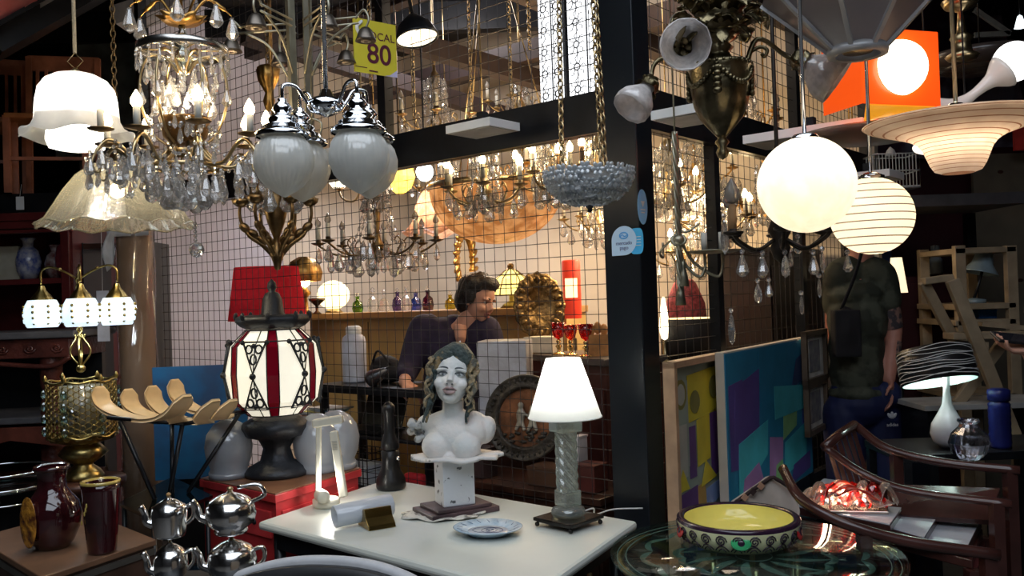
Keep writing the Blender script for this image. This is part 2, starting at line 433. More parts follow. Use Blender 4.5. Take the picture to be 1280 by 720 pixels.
# ================================================================ white table and what stands on it
TZ = .75
tl, tr = G(322, 652, TZ), G(797, 651, TZ); tf = G(668, 742, TZ); tb = tl + tr - tf
TW = mat('laminate', (.66, .69, .64), .35, var=.04, scale=4)
def quad_slab(name, pts, z, th, m, parent=None, bevel=.006, **kw):
    c = sum((V((p.x, p.y, 0)) for p in pts), V()) / 4
    mb = MB().prism([(p.x - c.x, p.y - c.y) for p in pts], th)
    return mb.build(name, m, parent, (c.x, c.y, z - th), bevel=bevel, **kw), c
tc_ = (tl + tr) / 2
t = thing('table', 'white laminate rectangular table carrying the sculpted bust and lit lamp', 'table', (tc_.x, tc_.y, 0))
pts = [tl, tf, tr, tb]
pl = [V((p.x - tc_.x, p.y - tc_.y, 0)) for p in pts]
MB().prism([(p.x, p.y) for p in pl], .03).build('tabletop', TW, t, (0, 0, TZ - .03), bevel=.012)
for p in pl:
    q = p * .88; MB().lathe([(.018, 0), (.02, TZ - .03)], 12, closed=True).build('leg', BLACKM, t, (q.x, q.y, 0))
ap = MB()
for i in range(4):
    a = pl[i] * .9; b = pl[(i + 1) % 4] * .9; ap.bar((a.x, a.y, TZ - .06), (b.x, b.y, TZ - .06), .02, .06)
ap.build('apron', BLACKM, t)

# --- bust on pedestal
b0 = G(570, 640, TZ); k = b0.y / F
CH = mat('chipped_white', (.80, .78, .76), .55, var=.1, scale=30, col2=(.20, .22, .22), cpos=(.60, .68), bump=.25, bscale=60)
CHP = mat('chipped_plinth', (.70, .73, .77), .5, scale=35, col2=(.12, .13, .14), cpos=(.62, .66), bump=.15)
SKN = mat('painted_plaster', (.88, .82, .78), .45, scale=14, col2=(.76, .79, .78), bump=.35, bscale=70)
HAIRP = mat('painted_hair', (.05, .075, .075), .5, scale=26, col2=(.30, .22, .11), cpos=(.56, .62), bump=1, bscale=70)
t = thing('bust', 'white painted bust of a woman with dark hair on a chipped square pedestal', 'sculpture', (b0.x, b0.y, TZ + .0015), radians(-8)); t.scale = (1.1, 1.1, 1.045)
base = MB().box((0, 0, .009), (.235, .16, .018), rz=radians(38)).box((0, 0, .024), (.19, .14, .012), rz=radians(38))
base.build('base_board', mat('bust_board', (.06, .035, .04), .4, var=.4), t, bevel=.003)
cl = MB().sheet(lambda u, v: ((.11 + .012 * sin(9 * 2 * pi * u)) * v * cos(2 * pi * u) * 1.15, (.085 + .01 * sin(7 * 2 * pi * u)) * v * sin(2 * pi * u), .002 + .003 * sin(8 * 2 * pi * u) * v), 60, 4, .003)
cl.build('torn_sheet', mat('torn_plaster', (.62, .60, .55), .6, scale=30, col2=(.15, .14, .13), cpos=(.55, .62)), t, (-.035, -.045, .003))
MB().box((0, 0, .107), (.105, .095, .155), rz=radians(30)).build('pedestal', CHP, t, (-.002, 0, -.0), bevel=.003)
hz = 0.185
MB().sheet(lambda u, v: (v * (.142 + .009 * sin(11 * 2 * pi * u) + .005 * sin(23 * 2 * pi * u)) * cos(2 * pi * u), v * (.105 + .009 * sin(9 * 2 * pi * u)) * sin(2 * pi * u), hz + .004 + v * v * .004 * sin(6 * 2 * pi * u)), 90, 6, .011).build('shelf_slab', CH, t, (.008, 0, 0))
# torso: z measured from hz
mb = MB()
mb.ball((0.0, .0, hz + .065), (.098, .062, .075), 24, 16)
mb.ball((0, .005, hz + .105), (.108, .052, .042), 24, 14)
mb.ball((-.050, -.042, hz + .045), (.045, .036, .046), 20, 14); mb.ball((.048, -.042, hz + .042), (.048, .038, .046), 20, 14)
mb.ball((.105, .008, hz + .088), (.032, .034, .048), 18, 12, rot=(0, .25, 0)); mb.ball((.05, .006, hz + .125), (.055, .036, .028), 18, 12, rot=(0, .35, 0)); mb.ball((-.045, .006, hz + .125), (.055, .036, .028), 18, 12, rot=(0, -.35, 0)); mb.ball((.07, -.01, hz + .085), (.045, .045, .05), 18, 12); mb.ball((.075, .005, hz + .12), (.045, .036, .03), 18, 12, rot=(0, .5, 0))
mb.ball((-.08, .005, hz + .115), (.04, .034, .03), 16, 12)
mb.tube([(0, .01, hz + .10), (.0, .003, hz + .15), (.004, -.004, hz + .20)], [.046, .034, .034], 18)
mb.ball((.0, .0, hz + .012), (.092, .062, .025), 24, 10)
blob(mb, 'torso', SKN, t, voxel=.0035, smooth=4)
rnd = random.Random(3); mb = MB()
for i in range(26): mb.ball((-.118 + rnd.uniform(-.03, .03), rnd.uniform(-.03, .03), hz + .095 + rnd.uniform(-.03, .03)), rnd.uniform(.008, .015), 8, 6)
blob(mb, 'shoulder_drapery', mat('drapery', (.50, .52, .52), .6, scale=40, col2=(.10, .11, .11), cpos=(.5, .6), bump=.4), t, voxel=.003, smooth=1)
# head, tilted back and turned
def head_mb(s=1.0):
    m = MB()
    m.ball((0, .012, .035), (.074 * s, .088 * s, .082 * s), 28, 20)
    m.ball((0, -.016 * s, -.012 * s), (.058 * s, .066 * s, .078 * s), 26, 18)
    m.ball((0, -.052 * s, -.072 * s), (.024 * s, .02 * s, .018 * s), 14, 10)          # chin
    for q in (-1, 1):
        m.ball((q * .036 * s, -.052 * s, -.022 * s), (.022 * s, .022 * s, .022 * s), 14, 10)  # cheeks
        m.ball((q * .028 * s, -.066 * s, .026 * s), (.026 * s, .013 * s, .009 * s), 14, 10, rot=(0, q * .15, 0))  # brows
        m.ball((q * .071 * s, .006 * s, -.004 * s), (.008 * s, .016 * s, .026 * s), 12, 8)  # ears
    m.tube([(0, -.072 * s, .018 * s), (0, -.084 * s, -.008 * s), (0, -.091 * s, -.02 * s)], [.008 * s, .010 * s, .012 * s], 12)
    for q in (-1, 1): m.ball((q * .010 * s, -.078 * s, -.024 * s), .0085 * s, 10, 8)
    return m
def sockets(s=1.0, d=.011):
    def fn(p):
        if p.y < -.02 * s:
            for q in (-1, 1):
                r2 = ((p.x - q * .028 * s) / (.017 * s))**2 + ((p.z - .008 * s) / (.011 * s))**2
                p.y += d * s * math.exp(-r2)
            r3 = (p.x / (.02 * s))**2 + ((p.z + .049 * s) / (.003 * s))**2
            p.y += .004 * s * math.exp(-r3)
        return p
    return fn
LIPC = mat('faded_lips', (.42, .30, .30), .5, var=.3, scale=60)
def lips(m, s=1.0):
    for q in (-1, 1): m.tube(bez((0, -.083 * s, -.044 * s), (q * .006 * s, -.085 * s, -.038 * s), (q * .014 * s, -.079 * s, -.043 * s), (q * .023 * s, -.07 * s, -.048 * s), 8), [.0052 * s * (1 - .07 * i) for i in range(9)], 8)
    m.tube(bez((-.019 * s, -.073 * s, -.052 * s), (-.008 * s, -.083 * s, -.059 * s), (.008 * s, -.083 * s, -.059 * s), (.019 * s, -.073 * s, -.052 * s), 8), [.003 * s, .005 * s, .006 * s, .0065 * s, .0065 * s, .0065 * s, .006 * s, .005 * s, .003 * s], 8)
hd = blob(head_mb(.92), 'head', mat('bust_face', (.90, .90, .88), .45, scale=22, col2=(.74, .78, .77), bump=.25, bscale=80), t, (.006, -.012, hz + .262), rot=(-.24, .10, .10), voxel=.0028, smooth=3, fn=sockets(.92, .012))
m_ = MB(); lips(m_, .92); m_.build('lips', LIPC, hd)
for q in (-1, 1):
    MB().ball((q * .0265, -.0575, .008), (.0125, .008, .0065), 14, 10).build('eye', mat('bust_eye', (.50, .54, .56), .4, var=.1, scale=40), hd)
    e = MB().tube(bez((q * .012, -.0645, .010), (q * .018, -.069, .019), (q * .032, -.068, .019), (q * .042, -.057, .008), 8), .0022, 6)
    e.tube(bez((q * .010, -.067, .026), (q * .02, -.074, .033), (q * .034, -.07, .032), (q * .046, -.056, .023), 8), [.0015, .003, .003, .003, .003, .003, .0025, .002, .001], 6)
    e.ball((q * .0265, -.0650, .0075), (.0042, .0022, .0042), 10, 8)
    e.build('brow_and_lid', mat('eye_paint', (.10, .12, .13), .5), hd)
m_ = MB()
for q in (-1, 1): m_.ball((q * .008, -.083, -.026), (.0035, .004, .002), 8, 6)
m_.build('nostril', MATS['eye_paint'], hd)
# hair: wavy locks over a cap
rnd = random.Random(5); mb = MB()
mb.ball((0, .028, .045), (.082, .082, .078), 26, 18)
for i in range(26):
    a = lerp(-1.25, 1.25, i / 25); q = 1 if a > 0 else -1
    top = V((.012 + sin(a) * .02, -.012 - .03 * cos(a), .118)); mid = V((sin(a) * .078, -.062 * cos(a) - .002, .085 - abs(a) * .018)); end = V((q * (.072 + rnd.uniform(0, .012)), -.018 + rnd.uniform(-.01, .02), -.01 - rnd.uniform(0, .04)))
    mb.tube(spline([top, mid, end], 5), [.010] * 5 + [.008] * 5 + [.006], 6)
for i in range(12):
    q = -1 if i % 2 else 1; x = q * (.072 + rnd.uniform(-.006, .010)); y = -.02 + rnd.uniform(-.02, .03); L_ = rnd.uniform(.12, .2)
    P_ = [(x + .007 * sin(5 * j + i), y + .006 * cos(4 * j + i), .04 - L_ * j / 7) for j in range(8)]
    mb.tube(spline(P_, 3), [.009 * (1 - .4 * j / 21) for j in range(22)], 6)
hr_ = blob(mb, 'hair', HAIRP, hd, voxel=.003, smooth=0); hr_.scale = (.88, .95, .98)
mb = MB()
for i in range(9):
    q = -1 if i % 2 else 1; x = q * (.062 + rnd.uniform(-.006, .012)); y = -.045 + rnd.uniform(-.012, .02); L_ = rnd.uniform(.13, .20)
    P_ = [(x + .009 * sin(1.9 * j + i), y + .006 * cos(1.7 * j + i), .065 - L_ * j / 9) for j in range(10)]
    mb.tube(spline(P_, 3), [.0075 * (1 - .5 * j / 27) for j in range(28)], 6)
blob(mb, 'golden_locks', mat('gold_hair', (.34, .27, .16), .5, scale=45, col2=(.10, .10, .08), cpos=(.5, .6), bump=.8), hd, voxel=.0026, smooth=0)
MB().lathe([(.002, 0), (.003, .012), (0, .018)], 8).build('finial', WHITEP, hd, (.012, .0, .118))

# --- lit white table lamp with twisted glass column
b0 = G(711, 657, TZ); k = b0.y / F
t = thing('table_lamp', 'lit table lamp with white cone shade on twisted clear glass column', 'lamp', (b0.x, b0.y, TZ + .001), radians(12))
LB = mat('lamp_base_black', (.02, .017, .015), .2, .4)
mb = MB().box((0, 0, .025), (.165, .165, .012), rz=radians(33)).box((0, 0, .018), (.15, .15, .008), rz=radians(33)); mb.build('base_plate', LB, t, bevel=.003)
for i in range(4):
    a = radians(33 + 45 + 90 * i); MB().ball((.103 * cos(a), .103 * sin(a), .008), .008, 12, 8).build('foot', LB, t)
TG = glass_mat('lamp_column_glass', (.90, .98, .96), .03, .3, glossy=.16, milk=.22, bump=.3, bscale=50)
MB().lathe([(.0, .031), (.046, .031), (.054, .038), (.056, .048), (.05, .058), (.035, .066), (0, .066)], 28, rf=lambda t_, i: 1 + .03 * cos(12 * t_)).build('glass_foot', TG, t)
mb = MB().box((0, 0, .091), (.064, .064, .05), rz=radians(20))
mb.build('glass_block', TG, t, bevel=.004)
def twist(R, z0, z1, n=7, nz=40, tw=1.6):
    m = MB()
    P_ = []
    def fn(u, v):
        a = 2 * pi * u; z = lerp(z0, z1, v); r = R * (1 + .16 * cos(n * (a + tw * 2 * pi * v / 2)))
        return (r * cos(a), r * sin(a), z)
    return m.sheet(fn, 54, nz, 0)
twist(.0325, .116, .305).build('glass_column', TG, t)
mb = MB().box((0, 0, .328), (.08, .08, .044), rz=radians(20)); mb.build('glass_block', TG, t, bevel=.004)
MB().lathe([(.02, .35), (.036, .352), (.036, .358), (.012, .36), (.012, .39), (.008, .39)], 20, closed=True).build('socket', MATS['chrome'], t)
SH = shade_mat('white_shade', (.93, .96, .93), .55, 0, noise=.02)
z0s = (657 - 522) * k + .0; z1s = (657 - 449) * k
sh = MB().lathe([(.1205, z0s), (.119, z0s + .003), (.057, z1s), (.0565, z1s + .001)], 48).build('lamp_shade', SH, t)
MB().tube([(.1205 * cos(a), .1205 * sin(a), z0s) for a in [2 * pi * i / 40 for i in range(40)]], .0018, 6, True).build('shade_trim', mat('shade_trim', (.72, .74, .72), .6), sh)
light((0, 0, (z0s + z1s) / 2 + .01), 6.5, (1, .97, .9), .03, t)
MB().ball((0, 0, (z0s + z1s) / 2), .026, 16, 10).build('bulb', mat('lamp_bulb', (1, 1, 1), emit=6, ecol=(1, .95, .85), var=0), t)
mb = MB().tube(spline([(.05, .03, .03), (.10, .05, .035), (.12, .09, .004), (.2, .14, .003), (.3, .12, .003)], 6), .003, 6); mb.build('power_cord', WHITEP, t)

# --- blue and white plate
b0 = G(610, 668, TZ)
t = thing('plate', 'blue and white hand painted oval plate with a face motif', 'plate', (b0.x, b0.y, TZ + .001), radians(-15))
PB = mat('plate_blue', (.32, .46, .60), .2, scale=30, col2=(.55, .65, .74), coat=.4)
MB().lathe([(0, .008), (.055, .008), (.06, .002), (.066, .002), (.075, .01), (.108, .022), (.112, .025), (.108, .027), (.076, .016), (.06, .011), (0, .011)], 48, M=Matrix.Diagonal((1, .86, 1, 1)), m=0).build('plate_body', [PB], t)
PW = mat('plate_cream', (.60, .62, .64), .25, scale=40, col2=(.34, .38, .46), coat=.3)
MB().lathe([(0, .0125), (.068, .0125), (.069, .0115)], 40, M=Matrix.Diagonal((1, .84, 1, 1))).build('painted_centre', PW, t)
INK = mat('plate_ink', (.07, .09, .16), .4)
mb = MB()
mb.tube([(.05 * cos(a), .034 * sin(a), .0135) for a in [2 * pi * i / 30 for i in range(30)]], .0009, 4, True)
mb.tube([(.025 * cos(a) + .005, .028 * sin(a), .0135) for a in [2 * pi * i / 24 for i in range(24)]], .0009, 4, True)
for q in (-1, 1): mb.tube([(.005 + q * .009 + .004 * cos(a), .006 + .002 * sin(a), .0135) for a in [2 * pi * i / 10 for i in range(10)]], .0008, 4, True)
mb.tube([(.005, .004, .0135), (.003, -.006, .0135), (.007, -.007, .0135)], .0008, 4).tube([(-.002, -.014, .0135), (.005, -.016, .0135), (.012, -.013, .0135)], .001, 4)
for i in range(18):
    a = 2 * pi * i / 18; mb.tube([(.084 * cos(a), .072 * sin(a), .019), (.1 * cos(a + .1), .086 * sin(a + .1), .0245)], .0009, 4)
mb.build('drawn_lines', INK, t)

# --- cream bent-tube desk lamp and white cylinder shade on brass wall bracket
b0 = G(408, 634, TZ); k = b0.y / F
t = thing('desk_lamp', 'cream enamel desk lamp with two upright square posts and folded head', 'lamp', (b0.x, b0.y, TZ + .001))
def lp(px, py, dy=0): return ((px - 408) * k, dy, (634 - py) * k)
mb = MB().lathe([(0, 0), (.045, 0), (.05, .012), (.05, .03), (.04, .036), (0, .036)], 28, M=Matrix.Translation((.0, 0, 0)) @ Matrix.Diagonal((1.0, .8, 1, 1))); mb.build('base', CREAM, t)
MB().lathe([(.0, -.03), (.021, -.03), (.024, -.02), (.024, .02), (.021, .03), (0, .03)], 22, M=Matrix.Translation(lp(405, 618, -.03)) @ Matrix.Rotation(pi / 2, 4, 'X') @ Matrix.Rotation(.5, 4, 'Y')).build('pivot', CREAM, t)
MB().bar(lp(398, 622), lp(402, 528), .019, .019).build('post', CREAM, t, bevel=.004)
MB().bar(lp(430, 622), lp(420, 540), .03, .024).build('post', CREAM, t, bevel=.005)
MB().bar(lp(394, 530, -.0), lp(432, 525, 0), .03, .034, upv=(0, 1, 0)).build('head', CREAM, t, bevel=.006)
mb = MB()
for i in range(6): mb.box(lp(421.5, 552 + 2 * i, -.0165), (.022, .002, .0018))
light(lp(412, 600, -.02), .9, (1, .97, .9), .012, t)
mb.build('vent_slots', mat('vent_grey', (.35, .35, .33), .5), t)
p0 = G(440, 660, TZ); k = p0.y / F
t = thing('wall_light', 'white cylinder glass shade lying on a stepped brass bracket', 'lamp', (p0.x, p0.y, TZ + .001))
ang = .52
ax = V((cos(ang), sin(ang), 0)); M = Matrix.Rotation(ang, 4, 'Z')
mb = MB().prism([(-.035, 0), (.07, 0), (.07, .016), (.04, .022), (.033, .046), (.02, .062), (.004, .064), (-.006, .035), (-.03, .014)], .095, M=M @ Matrix.Translation((.075, -.045, 0)) @ Matrix.Rotation(pi / 2, 4, 'X') @ Matrix.Rotation(pi / 2, 4, 'Y') @ Matrix.Translation((0, 0, -.045)))
mb.build('bracket', mat('old_brass', (.33, .22, .07), .22, 1, var=.3), t, (0, 0, 0), bevel=.0015)
OPW = shade_mat('opal_white', (.80, .84, .90), .3, .08)
MB().lathe([(.034, 0), (.037, .003), (.037, .20), (.034, .203), (.0335, .2), (.0335, .003), (.034, 0)], 36).build('shade_tube', OPW, t, tuple(V((-.055, -.015, .042))), rot=Euler((0, pi / 2 - .06, ang)))
# --- black pepper-mill shaped stand at the table's back edge
b0 = G(489, 611, TZ)
t = thing('pepper_mill', 'tall matt black turned mill standing at the back of the white table', 'mill', (b0.x, b0.y, TZ + .001))
MB().lathe([(0, 0), (.055, 0), (.06, .01), (.058, .04), (.04, .075), (.034, .11), (.036, .15), (.028, .155)], 28).build('body', BLACKP, t)
MB().lathe([(.028, .155), (.036, .162), (.034, .19), (.022, .22), (.02, .30), (.026, .31), (.026, .33), (.012, .345), (0, .35)], 28).build('head', BLACKP, t)
mb = MB().ball((.035, -.03, .125), .009, 12, 8); mb.build('chrome_stud', CHROME, t)

# ================================================================ front chair, round glass table, bowl
b0 = W(405, 716, 1.75)
t = thing('office_chair', 'pale grey upholstered chair back in front of the white table', 'chair', (b0.x, b0.y, 0), radians(-14))
zt = W(405, 690, 1.75).z
def chb(u, v):
    x = (u - .5) * .42; return (x, .03 * (1 - (2 * u - 1)**2) + .01 * v, zt - .035 * abs(2 * u - 1)**2.4 - .34 * (1 - v) - .02 * v)
MB().sheet(chb, 20, 8, .03).build('backrest', mat('grey_cloth', (.42, .42, .43), .8, var=.05, scale=60), t, bevel=.008)
MB().sheet(lambda u, v: (chb(u, v)[0] * 1.03, chb(u, v)[1] - .028, chb(u, v)[2] - .012), 20, 8, .022).build('back_shell', BLACKP, t)
MB().box((0, .26, .46), (.44, .44, .07)).build('seat', MATS['grey_cloth'], t, bevel=.03)
MB().bar((0, .0, zt - .2), (0, .1, .43), .05, .02).build('back_bar', BLACKM, t)
MB().lathe([(.03, .12), (.03, .43)], 14, closed=True).build('column', BLACKM, t, (0, .26, 0))
for i in range(5):
    a = 2 * pi * i / 5; MB().bar((0, .26, .12), (.26 * cos(a), .26 + .26 * sin(a), .07), .035, .03).ball((.27 * cos(a), .26 + .27 * sin(a), .03), .03).build('foot', BLACKM, t)

RZ = .76
b0 = G(942, 690, RZ); RR = 178 * b0.y / F
t = thing('round_table', 'round glass table with etched leaf pattern on thin brass legs', 'table', (b0.x, b0.y, 0))
MB().lathe([(0, RZ - .01), (RR - .003, RZ - .01), (RR, RZ - .006), (RR - .002, RZ), (0, RZ)], 72).build('glass_top', PANE, t)
ETCH = shade_mat('etched_glass', (.42, .55, .50), .4, .05, clear=.35)
mb = MB(); zz = RZ - .0112
def leafpoly(cx, cy, a, L, wd, curl=.3, m=mb):
    n = 8; Lp = []; Rp = []
    for i in range(n + 1):
        s = i / n; aa = a + curl * s; x = cx + L * s * cos(aa); y = cy + L * s * sin(aa); h = wd * sin(pi * s)**.8 * (1 - .4 * s)
        Lp.append((x - h * sin(aa), y + h * cos(aa))); Rp.append((x + h * sin(aa), y - h * cos(aa)))
    P_ = Lp + Rp[-2:0:-1]; m.prism(P_, .0008, z0=zz)
for i in range(12):
    a = 2 * pi * i / 12
    leafpoly(.06 * cos(a), .06 * sin(a), a, .15, .016, .35); leafpoly(.19 * cos(a), .19 * sin(a), a + .7, .10, .014, .9); leafpoly(.19 * cos(a), .19 * sin(a), a - .7, .10, .014, -.9)
    leafpoly((RR - .12) * cos(a + .26), (RR - .12) * sin(a + .26), a + 1.2, .11, .012, .5); leafpoly((RR - .12) * cos(a + .26), (RR - .12) * sin(a + .26), a - .7, .11, .012, -.5)
for rr in (RR - .02, RR - .045, .05): mb.tube([(rr * cos(2 * pi * i / 60), rr * sin(2 * pi * i / 60), zz + .0004) for i in range(60)], .0016, 4, True)
mb.build('etched_pattern', ETCH, t)
for i in range(6):
    a = 2 * pi * i / 6 + .3; MB().tube([(.13 * cos(a), .13 * sin(a), RZ - .012), (.11 * cos(a), .11 * sin(a), .4), (.2 * cos(a), .2 * sin(a), 0)], .008, 10).build('leg', BRASS, t)
MB().tube([((RR * .93) * cos(2 * pi * i / 60), (RR * .93) * sin(2 * pi * i / 60), RZ - .022) for i in range(22, 42)], .010, 8).build('ring', GILT, t)

b1 = G(935, 690, RZ); k = b1.y / F
t = thing('bowl', 'yellow ceramic bowl with scrolls and green eye spots on its rim', 'bowl', (b1.x, b1.y + .1, RZ + .001))
BY = mat('bowl_yellow', (.95, .82, .20), .15, var=.04, coat=.5); BN = mat('bowl_dark', (.03, .012, .03), .2, coat=.5); BC = mat('bowl_cream', (.95, .94, .55), .2, var=.06, coat=.5)
RB = 75 * (b1.y + .1) / F
mb = MB()
mb.lathe([(0, .004), (RB * .68, .004), (RB * .74, 0), (RB * .8, .004), (RB * .93, .022), (RB * .985, .045), (RB, .066)], 60, m=2)
mb.lathe([(RB, .066), (RB * 1.0, .074), (RB * .97, .078), (RB * .90, .077), (RB * .88, .073)], 60, m=1)
mb.lathe([(RB * .88, .073), (RB * .84, .04), (RB * .7, .02), (RB * .4, .013), (0, .012)], 60, m=0)
mb.build('bowl_body', [BY, BN, BC], t)
mb = MB()
def onrim(a, z, off=.0015):
    f = .93 + .055 * (z - .022) / .023 if z < .045 else .985 + .015 * (z - .045) / .021
    r = RB * f + off; return (r * cos(a), r * sin(a), z)
for i in range(24):
    a0_ = 2 * pi * i / 24; P_ = []
    for j in range(22):
        s = j / 21; th = s * 4.0 * pi; rr = .0165 * (1 - s * .85); P_.append(onrim(a0_ + rr * cos(th) / RB, .046 + rr * sin(th)))
    mb.tube(P_, .0021, 4)
    mb.tube([onrim(a0_ + q / RB, .017 + .014 * (1 - (q / .02) ** 2)) for q in [(.04 * j / 8 - .02) for j in range(9)]], .0018, 4); mb.tube([onrim(a0_ + q / RB, .014 + .009 * (1 - (q / .011) ** 2)) for q in [(.022 * j / 6 - .011) for j in range(7)]], .0016, 4)
mb.build('scroll_lines', BN, t)
for i, cm in enumerate([('eye_green', (.05, .42, .16)), ('eye_red', (.55, .03, .03)), ('eye_blue', (.05, .2, .5)), ('eye_green', (.05, .42, .16)), ('eye_red', (.55, .03, .03))]):
    a = radians(-102 + 72 * i); p = onrim(a, .044, .001)
    e = MB().ball((0, 0, 0), (.004, .028, .02), 20, 12).build('eye_spot', mat(*cm, rough=.2, coat=.5), t, p, rot=(0, -.28, a))
    MB().ball((.0035, 0, 0), (.002, .010, .009), 16, 10).build('pupil', BN, e)
# ================================================================ hanging lamps in front of the cage
def hang(name, label, px, py, Y, rz=0, cat='lamp', group=None):
    p = W(px, py, Y); return thing(name, label, cat, (p.x, p.y, p.z), rz, group), Y / F, p
def cordto(t, p, z0=0, r=.002, m=None, name='cord', x=0, y=0, x1=None, y1=None):
    return MB().tube([(x, y, z0), (x if x1 is None else x1, y if y1 is None else y1, H - p.z)], r, 8).build(name, m or BLACKP, t)
# --- white tulip pendant
t, k, p = hang('pendant_lamp', 'lit white opal glass tulip pendant with a flared wavy rim', 97, 188, 2.9)
OPAL = shade_mat('opal_glass', (.97, .96, .93), .6, .05, noise=.04)
lob = lambda a, i: 1 + .05 * cos(6 * a) * min(1, i / 3)
pr = [(10, 96), (24, 94), (37, 86), (45, 74), (48, 60), (49, 46), (50, 34), (55, 24), (63, 18), (67, 17)]
MB().lathe([(r * k, z * k) for r, z in pr], 72, rf=lob, zf=lambda a, i: (0 if i < 6 else (i - 5) * .0022 * cos(6 * a))).build('lamp_shade', OPAL, t)
MB().lathe([(r * k, z * k) for r, z in [(34, 42), (35, 30), (37, 14), (33, 4), (24, 1)]], 60, rf=lambda a, i: 1 + .05 * cos(6 * a)).build('inner_shade', OPAL, t)
MB().lathe([(.0, 95 * k), (.014, 95 * k), (.016, 99 * k), (.008, 103 * k), (0, 104 * k)], 16).build('cap', BRASS, t)
mb = MB()
for q in (-1, 1): mb.tube([(q * .001, 0, 103 * k), (q * 10 * k, 0, 112 * k), (q * .001, 0, 122 * k)], .0015, 6)
mb.build('wire_hook', BRASS, t)
cordto(t, p, 122 * k, .0065, mat('wrapped_cord', (.50, .46, .36), .8, bump=.6, bscale=200))
light((0, 0, 43 * k), 5.5, (1, .94, .84), .012, t); MB().ball((0, 0, 56 * k), .022, 12, 8).build('bulb', MATS['lamp_bulb'], t)

# --- drop helpers
def crystals(t, pts, me=DROP, s=.03, name='crystal'):
    for q in pts: put(name, me, t, q[:3], rz=random.uniform(0, 3), scale=(q[3] if len(q) > 3 else s) * random.uniform(.93, 1.07))
def drop_string(t, x, y, z, n=2, s=.035, me=DROP, bs=.010):
    for i in range(n): put('bead', BEAD, t, (x, y, z - bs * (i + .5)), scale=bs)
    put('crystal', me, t, (x, y, z - bs * n), rz=random.uniform(0, 3), scale=s * random.uniform(.9, 1.1))

# --- big crystal chandelier
t, k, p = hang('crystal_chandelier', 'large brass birdcage chandelier with lit candle bulbs and clear crystal drops', 232, 185, 2.6, cat='chandelier')
def z_(py): return (185 - py) * k
mb = MB().lathe([(.003, z_(10)), (.006, z_(18)), (.064, z_(22)), (.05, z_(28)), (.01, z_(31))], 40, rf=lambda a, i: 1 + (.22 * cos(9 * a) if i == 2 else 0), zf=lambda a, i: .006 * cos(9 * a) if i == 2 else 0)
mb.build('leaf_crown', GILT, t)
MB().lathe([(.008, z_(31)), (.012, z_(33)), (.008, z_(37)), (.018, z_(45)), (.024, z_(55)), (.012, z_(60)), (.02, z_(64)), (.03, z_(72)), (.018, z_(84)), (.01, z_(92))], 24).build('glass_baluster', glass_mat('smoky_glass', (.85, .88, .78), .02, .3, glossy=.15), t)
MB().lathe([(.125, z_(68)), (.131, z_(66)), (.131, z_(58)), (.125, z_(57))], 48).build('top_ring', mat('worn_chrome', (.5, .48, .45), .25, 1, var=.3), t)
mb = MB()
for i in range(6): a = 2 * pi * i / 6 + .2; mb.tube([(.02 * cos(a), .02 * sin(a), z_(62)), (.127 * cos(a), .127 * sin(a), z_(62))], .003, 6)
mb.build('ring_spokes', BRASS, t)
MB().tube([(0, 0, z_(10)), (0, 0, H - p.z)], .004, 8).build('rod', BRASS, t)
cage_arm = MB().tube(spline([(.012, 0, z_(92)), (.05, 0, z_(72)), (.098, 0, z_(72)), (.122, 0, z_(100)), (.118, 0, z_(135)), (.088, 0, z_(168)), (.05, 0, z_(182))], 6), .0042, 7).mesh('cage_arm', BRASS)
for i in range(6): put('cage_arm', cage_arm, t, rz=2 * pi * i / 6 + .25)
MB().lathe([(0, z_(182)), (.04, z_(181)), (.062, z_(172)), (.072, z_(150)), (.074, z_(148)), (.07, z_(149)), (.058, z_(171)), (0, z_(178))], 36).build('basket_cup', mat('pierced_bronze', (.24, .14, .06), .35, .9, scale=70, col2=(.55, .42, .26), cpos=(.60, .66)), t)
for i in range(14):
    a = 2 * pi * i / 14
    put('jewel', BEAD, t, (.074 * cos(a), .074 * sin(a), z_(160)), scale=.014)
arm = MB().tube(spline([(.04, 0, z_(184)), (.09, 0, z_(205)), (.14, 0, z_(207)), (.185, 0, z_(188)), (.22, 0, z_(183)), (.252, 0, z_(200)), (.262, 0, z_(216)), (.245, 0, z_(222)), (.236, 0, z_(210))], 6), [.0058] * 30 + [.004] * 19, 7)
arm.mesh_ = None
armm = arm.mesh('arm', BRASS)
pan = MB().lathe([(0, -.006), (.012, -.004), (.034, .002), (.036, .005), (.012, .001), (0, .001)], 20)
panm = pan.mesh('drip_pan', BRONZE)
candm = MB().lathe([(.0, 0), (.0095, 0), (.0095, .056), (.008, .058), (0, .058)], 14).mesh('candle', CANDLEW)
for i in range(9):
    a = 2 * pi * i / 9 + .33; R_ = .235; zz = z_(176) + (.01 if i % 2 else -.006)
    put('arm', armm, t, rz=a)
    c = (R_ * cos(a), R_ * sin(a), zz); put('drip_pan', panm, t, c); put('candle', candm, t, (c[0], c[1], c[2] + .003))
    put('bulb', FLAME, t, (c[0], c[1], c[2] + .058), scale=.048)
for i in range(22):
    a = 2 * pi * i / 22; drop_string(t, .13 * cos(a), .13 * sin(a), z_(68), 1, .045, SPEAR, .012)
for i in range(6):
    a = 2 * pi * i / 6 + .25; drop_string(t, .122 * cos(a), .122 * sin(a), z_(105), 1, .055, DROPB); drop_string(t, .06 * cos(a), .06 * sin(a), z_(100), 1, .06, DROPB)
for i in range(10):
    a = 2 * pi * i / 10 + .1; drop_string(t, .085 * cos(a), .085 * sin(a), z_(128), 0, .04, DROPB)
for i in range(9):
    a = 2 * pi * i / 9 + .33
    for R_, zz, s in ((.265, z_(196), .055), (.235, z_(185), .06), (.19, z_(200), .06)): drop_string(t, R_ * cos(a), R_ * sin(a), zz, 2, s, random.choice((DROP, SPEAR, DROPB)), .011)
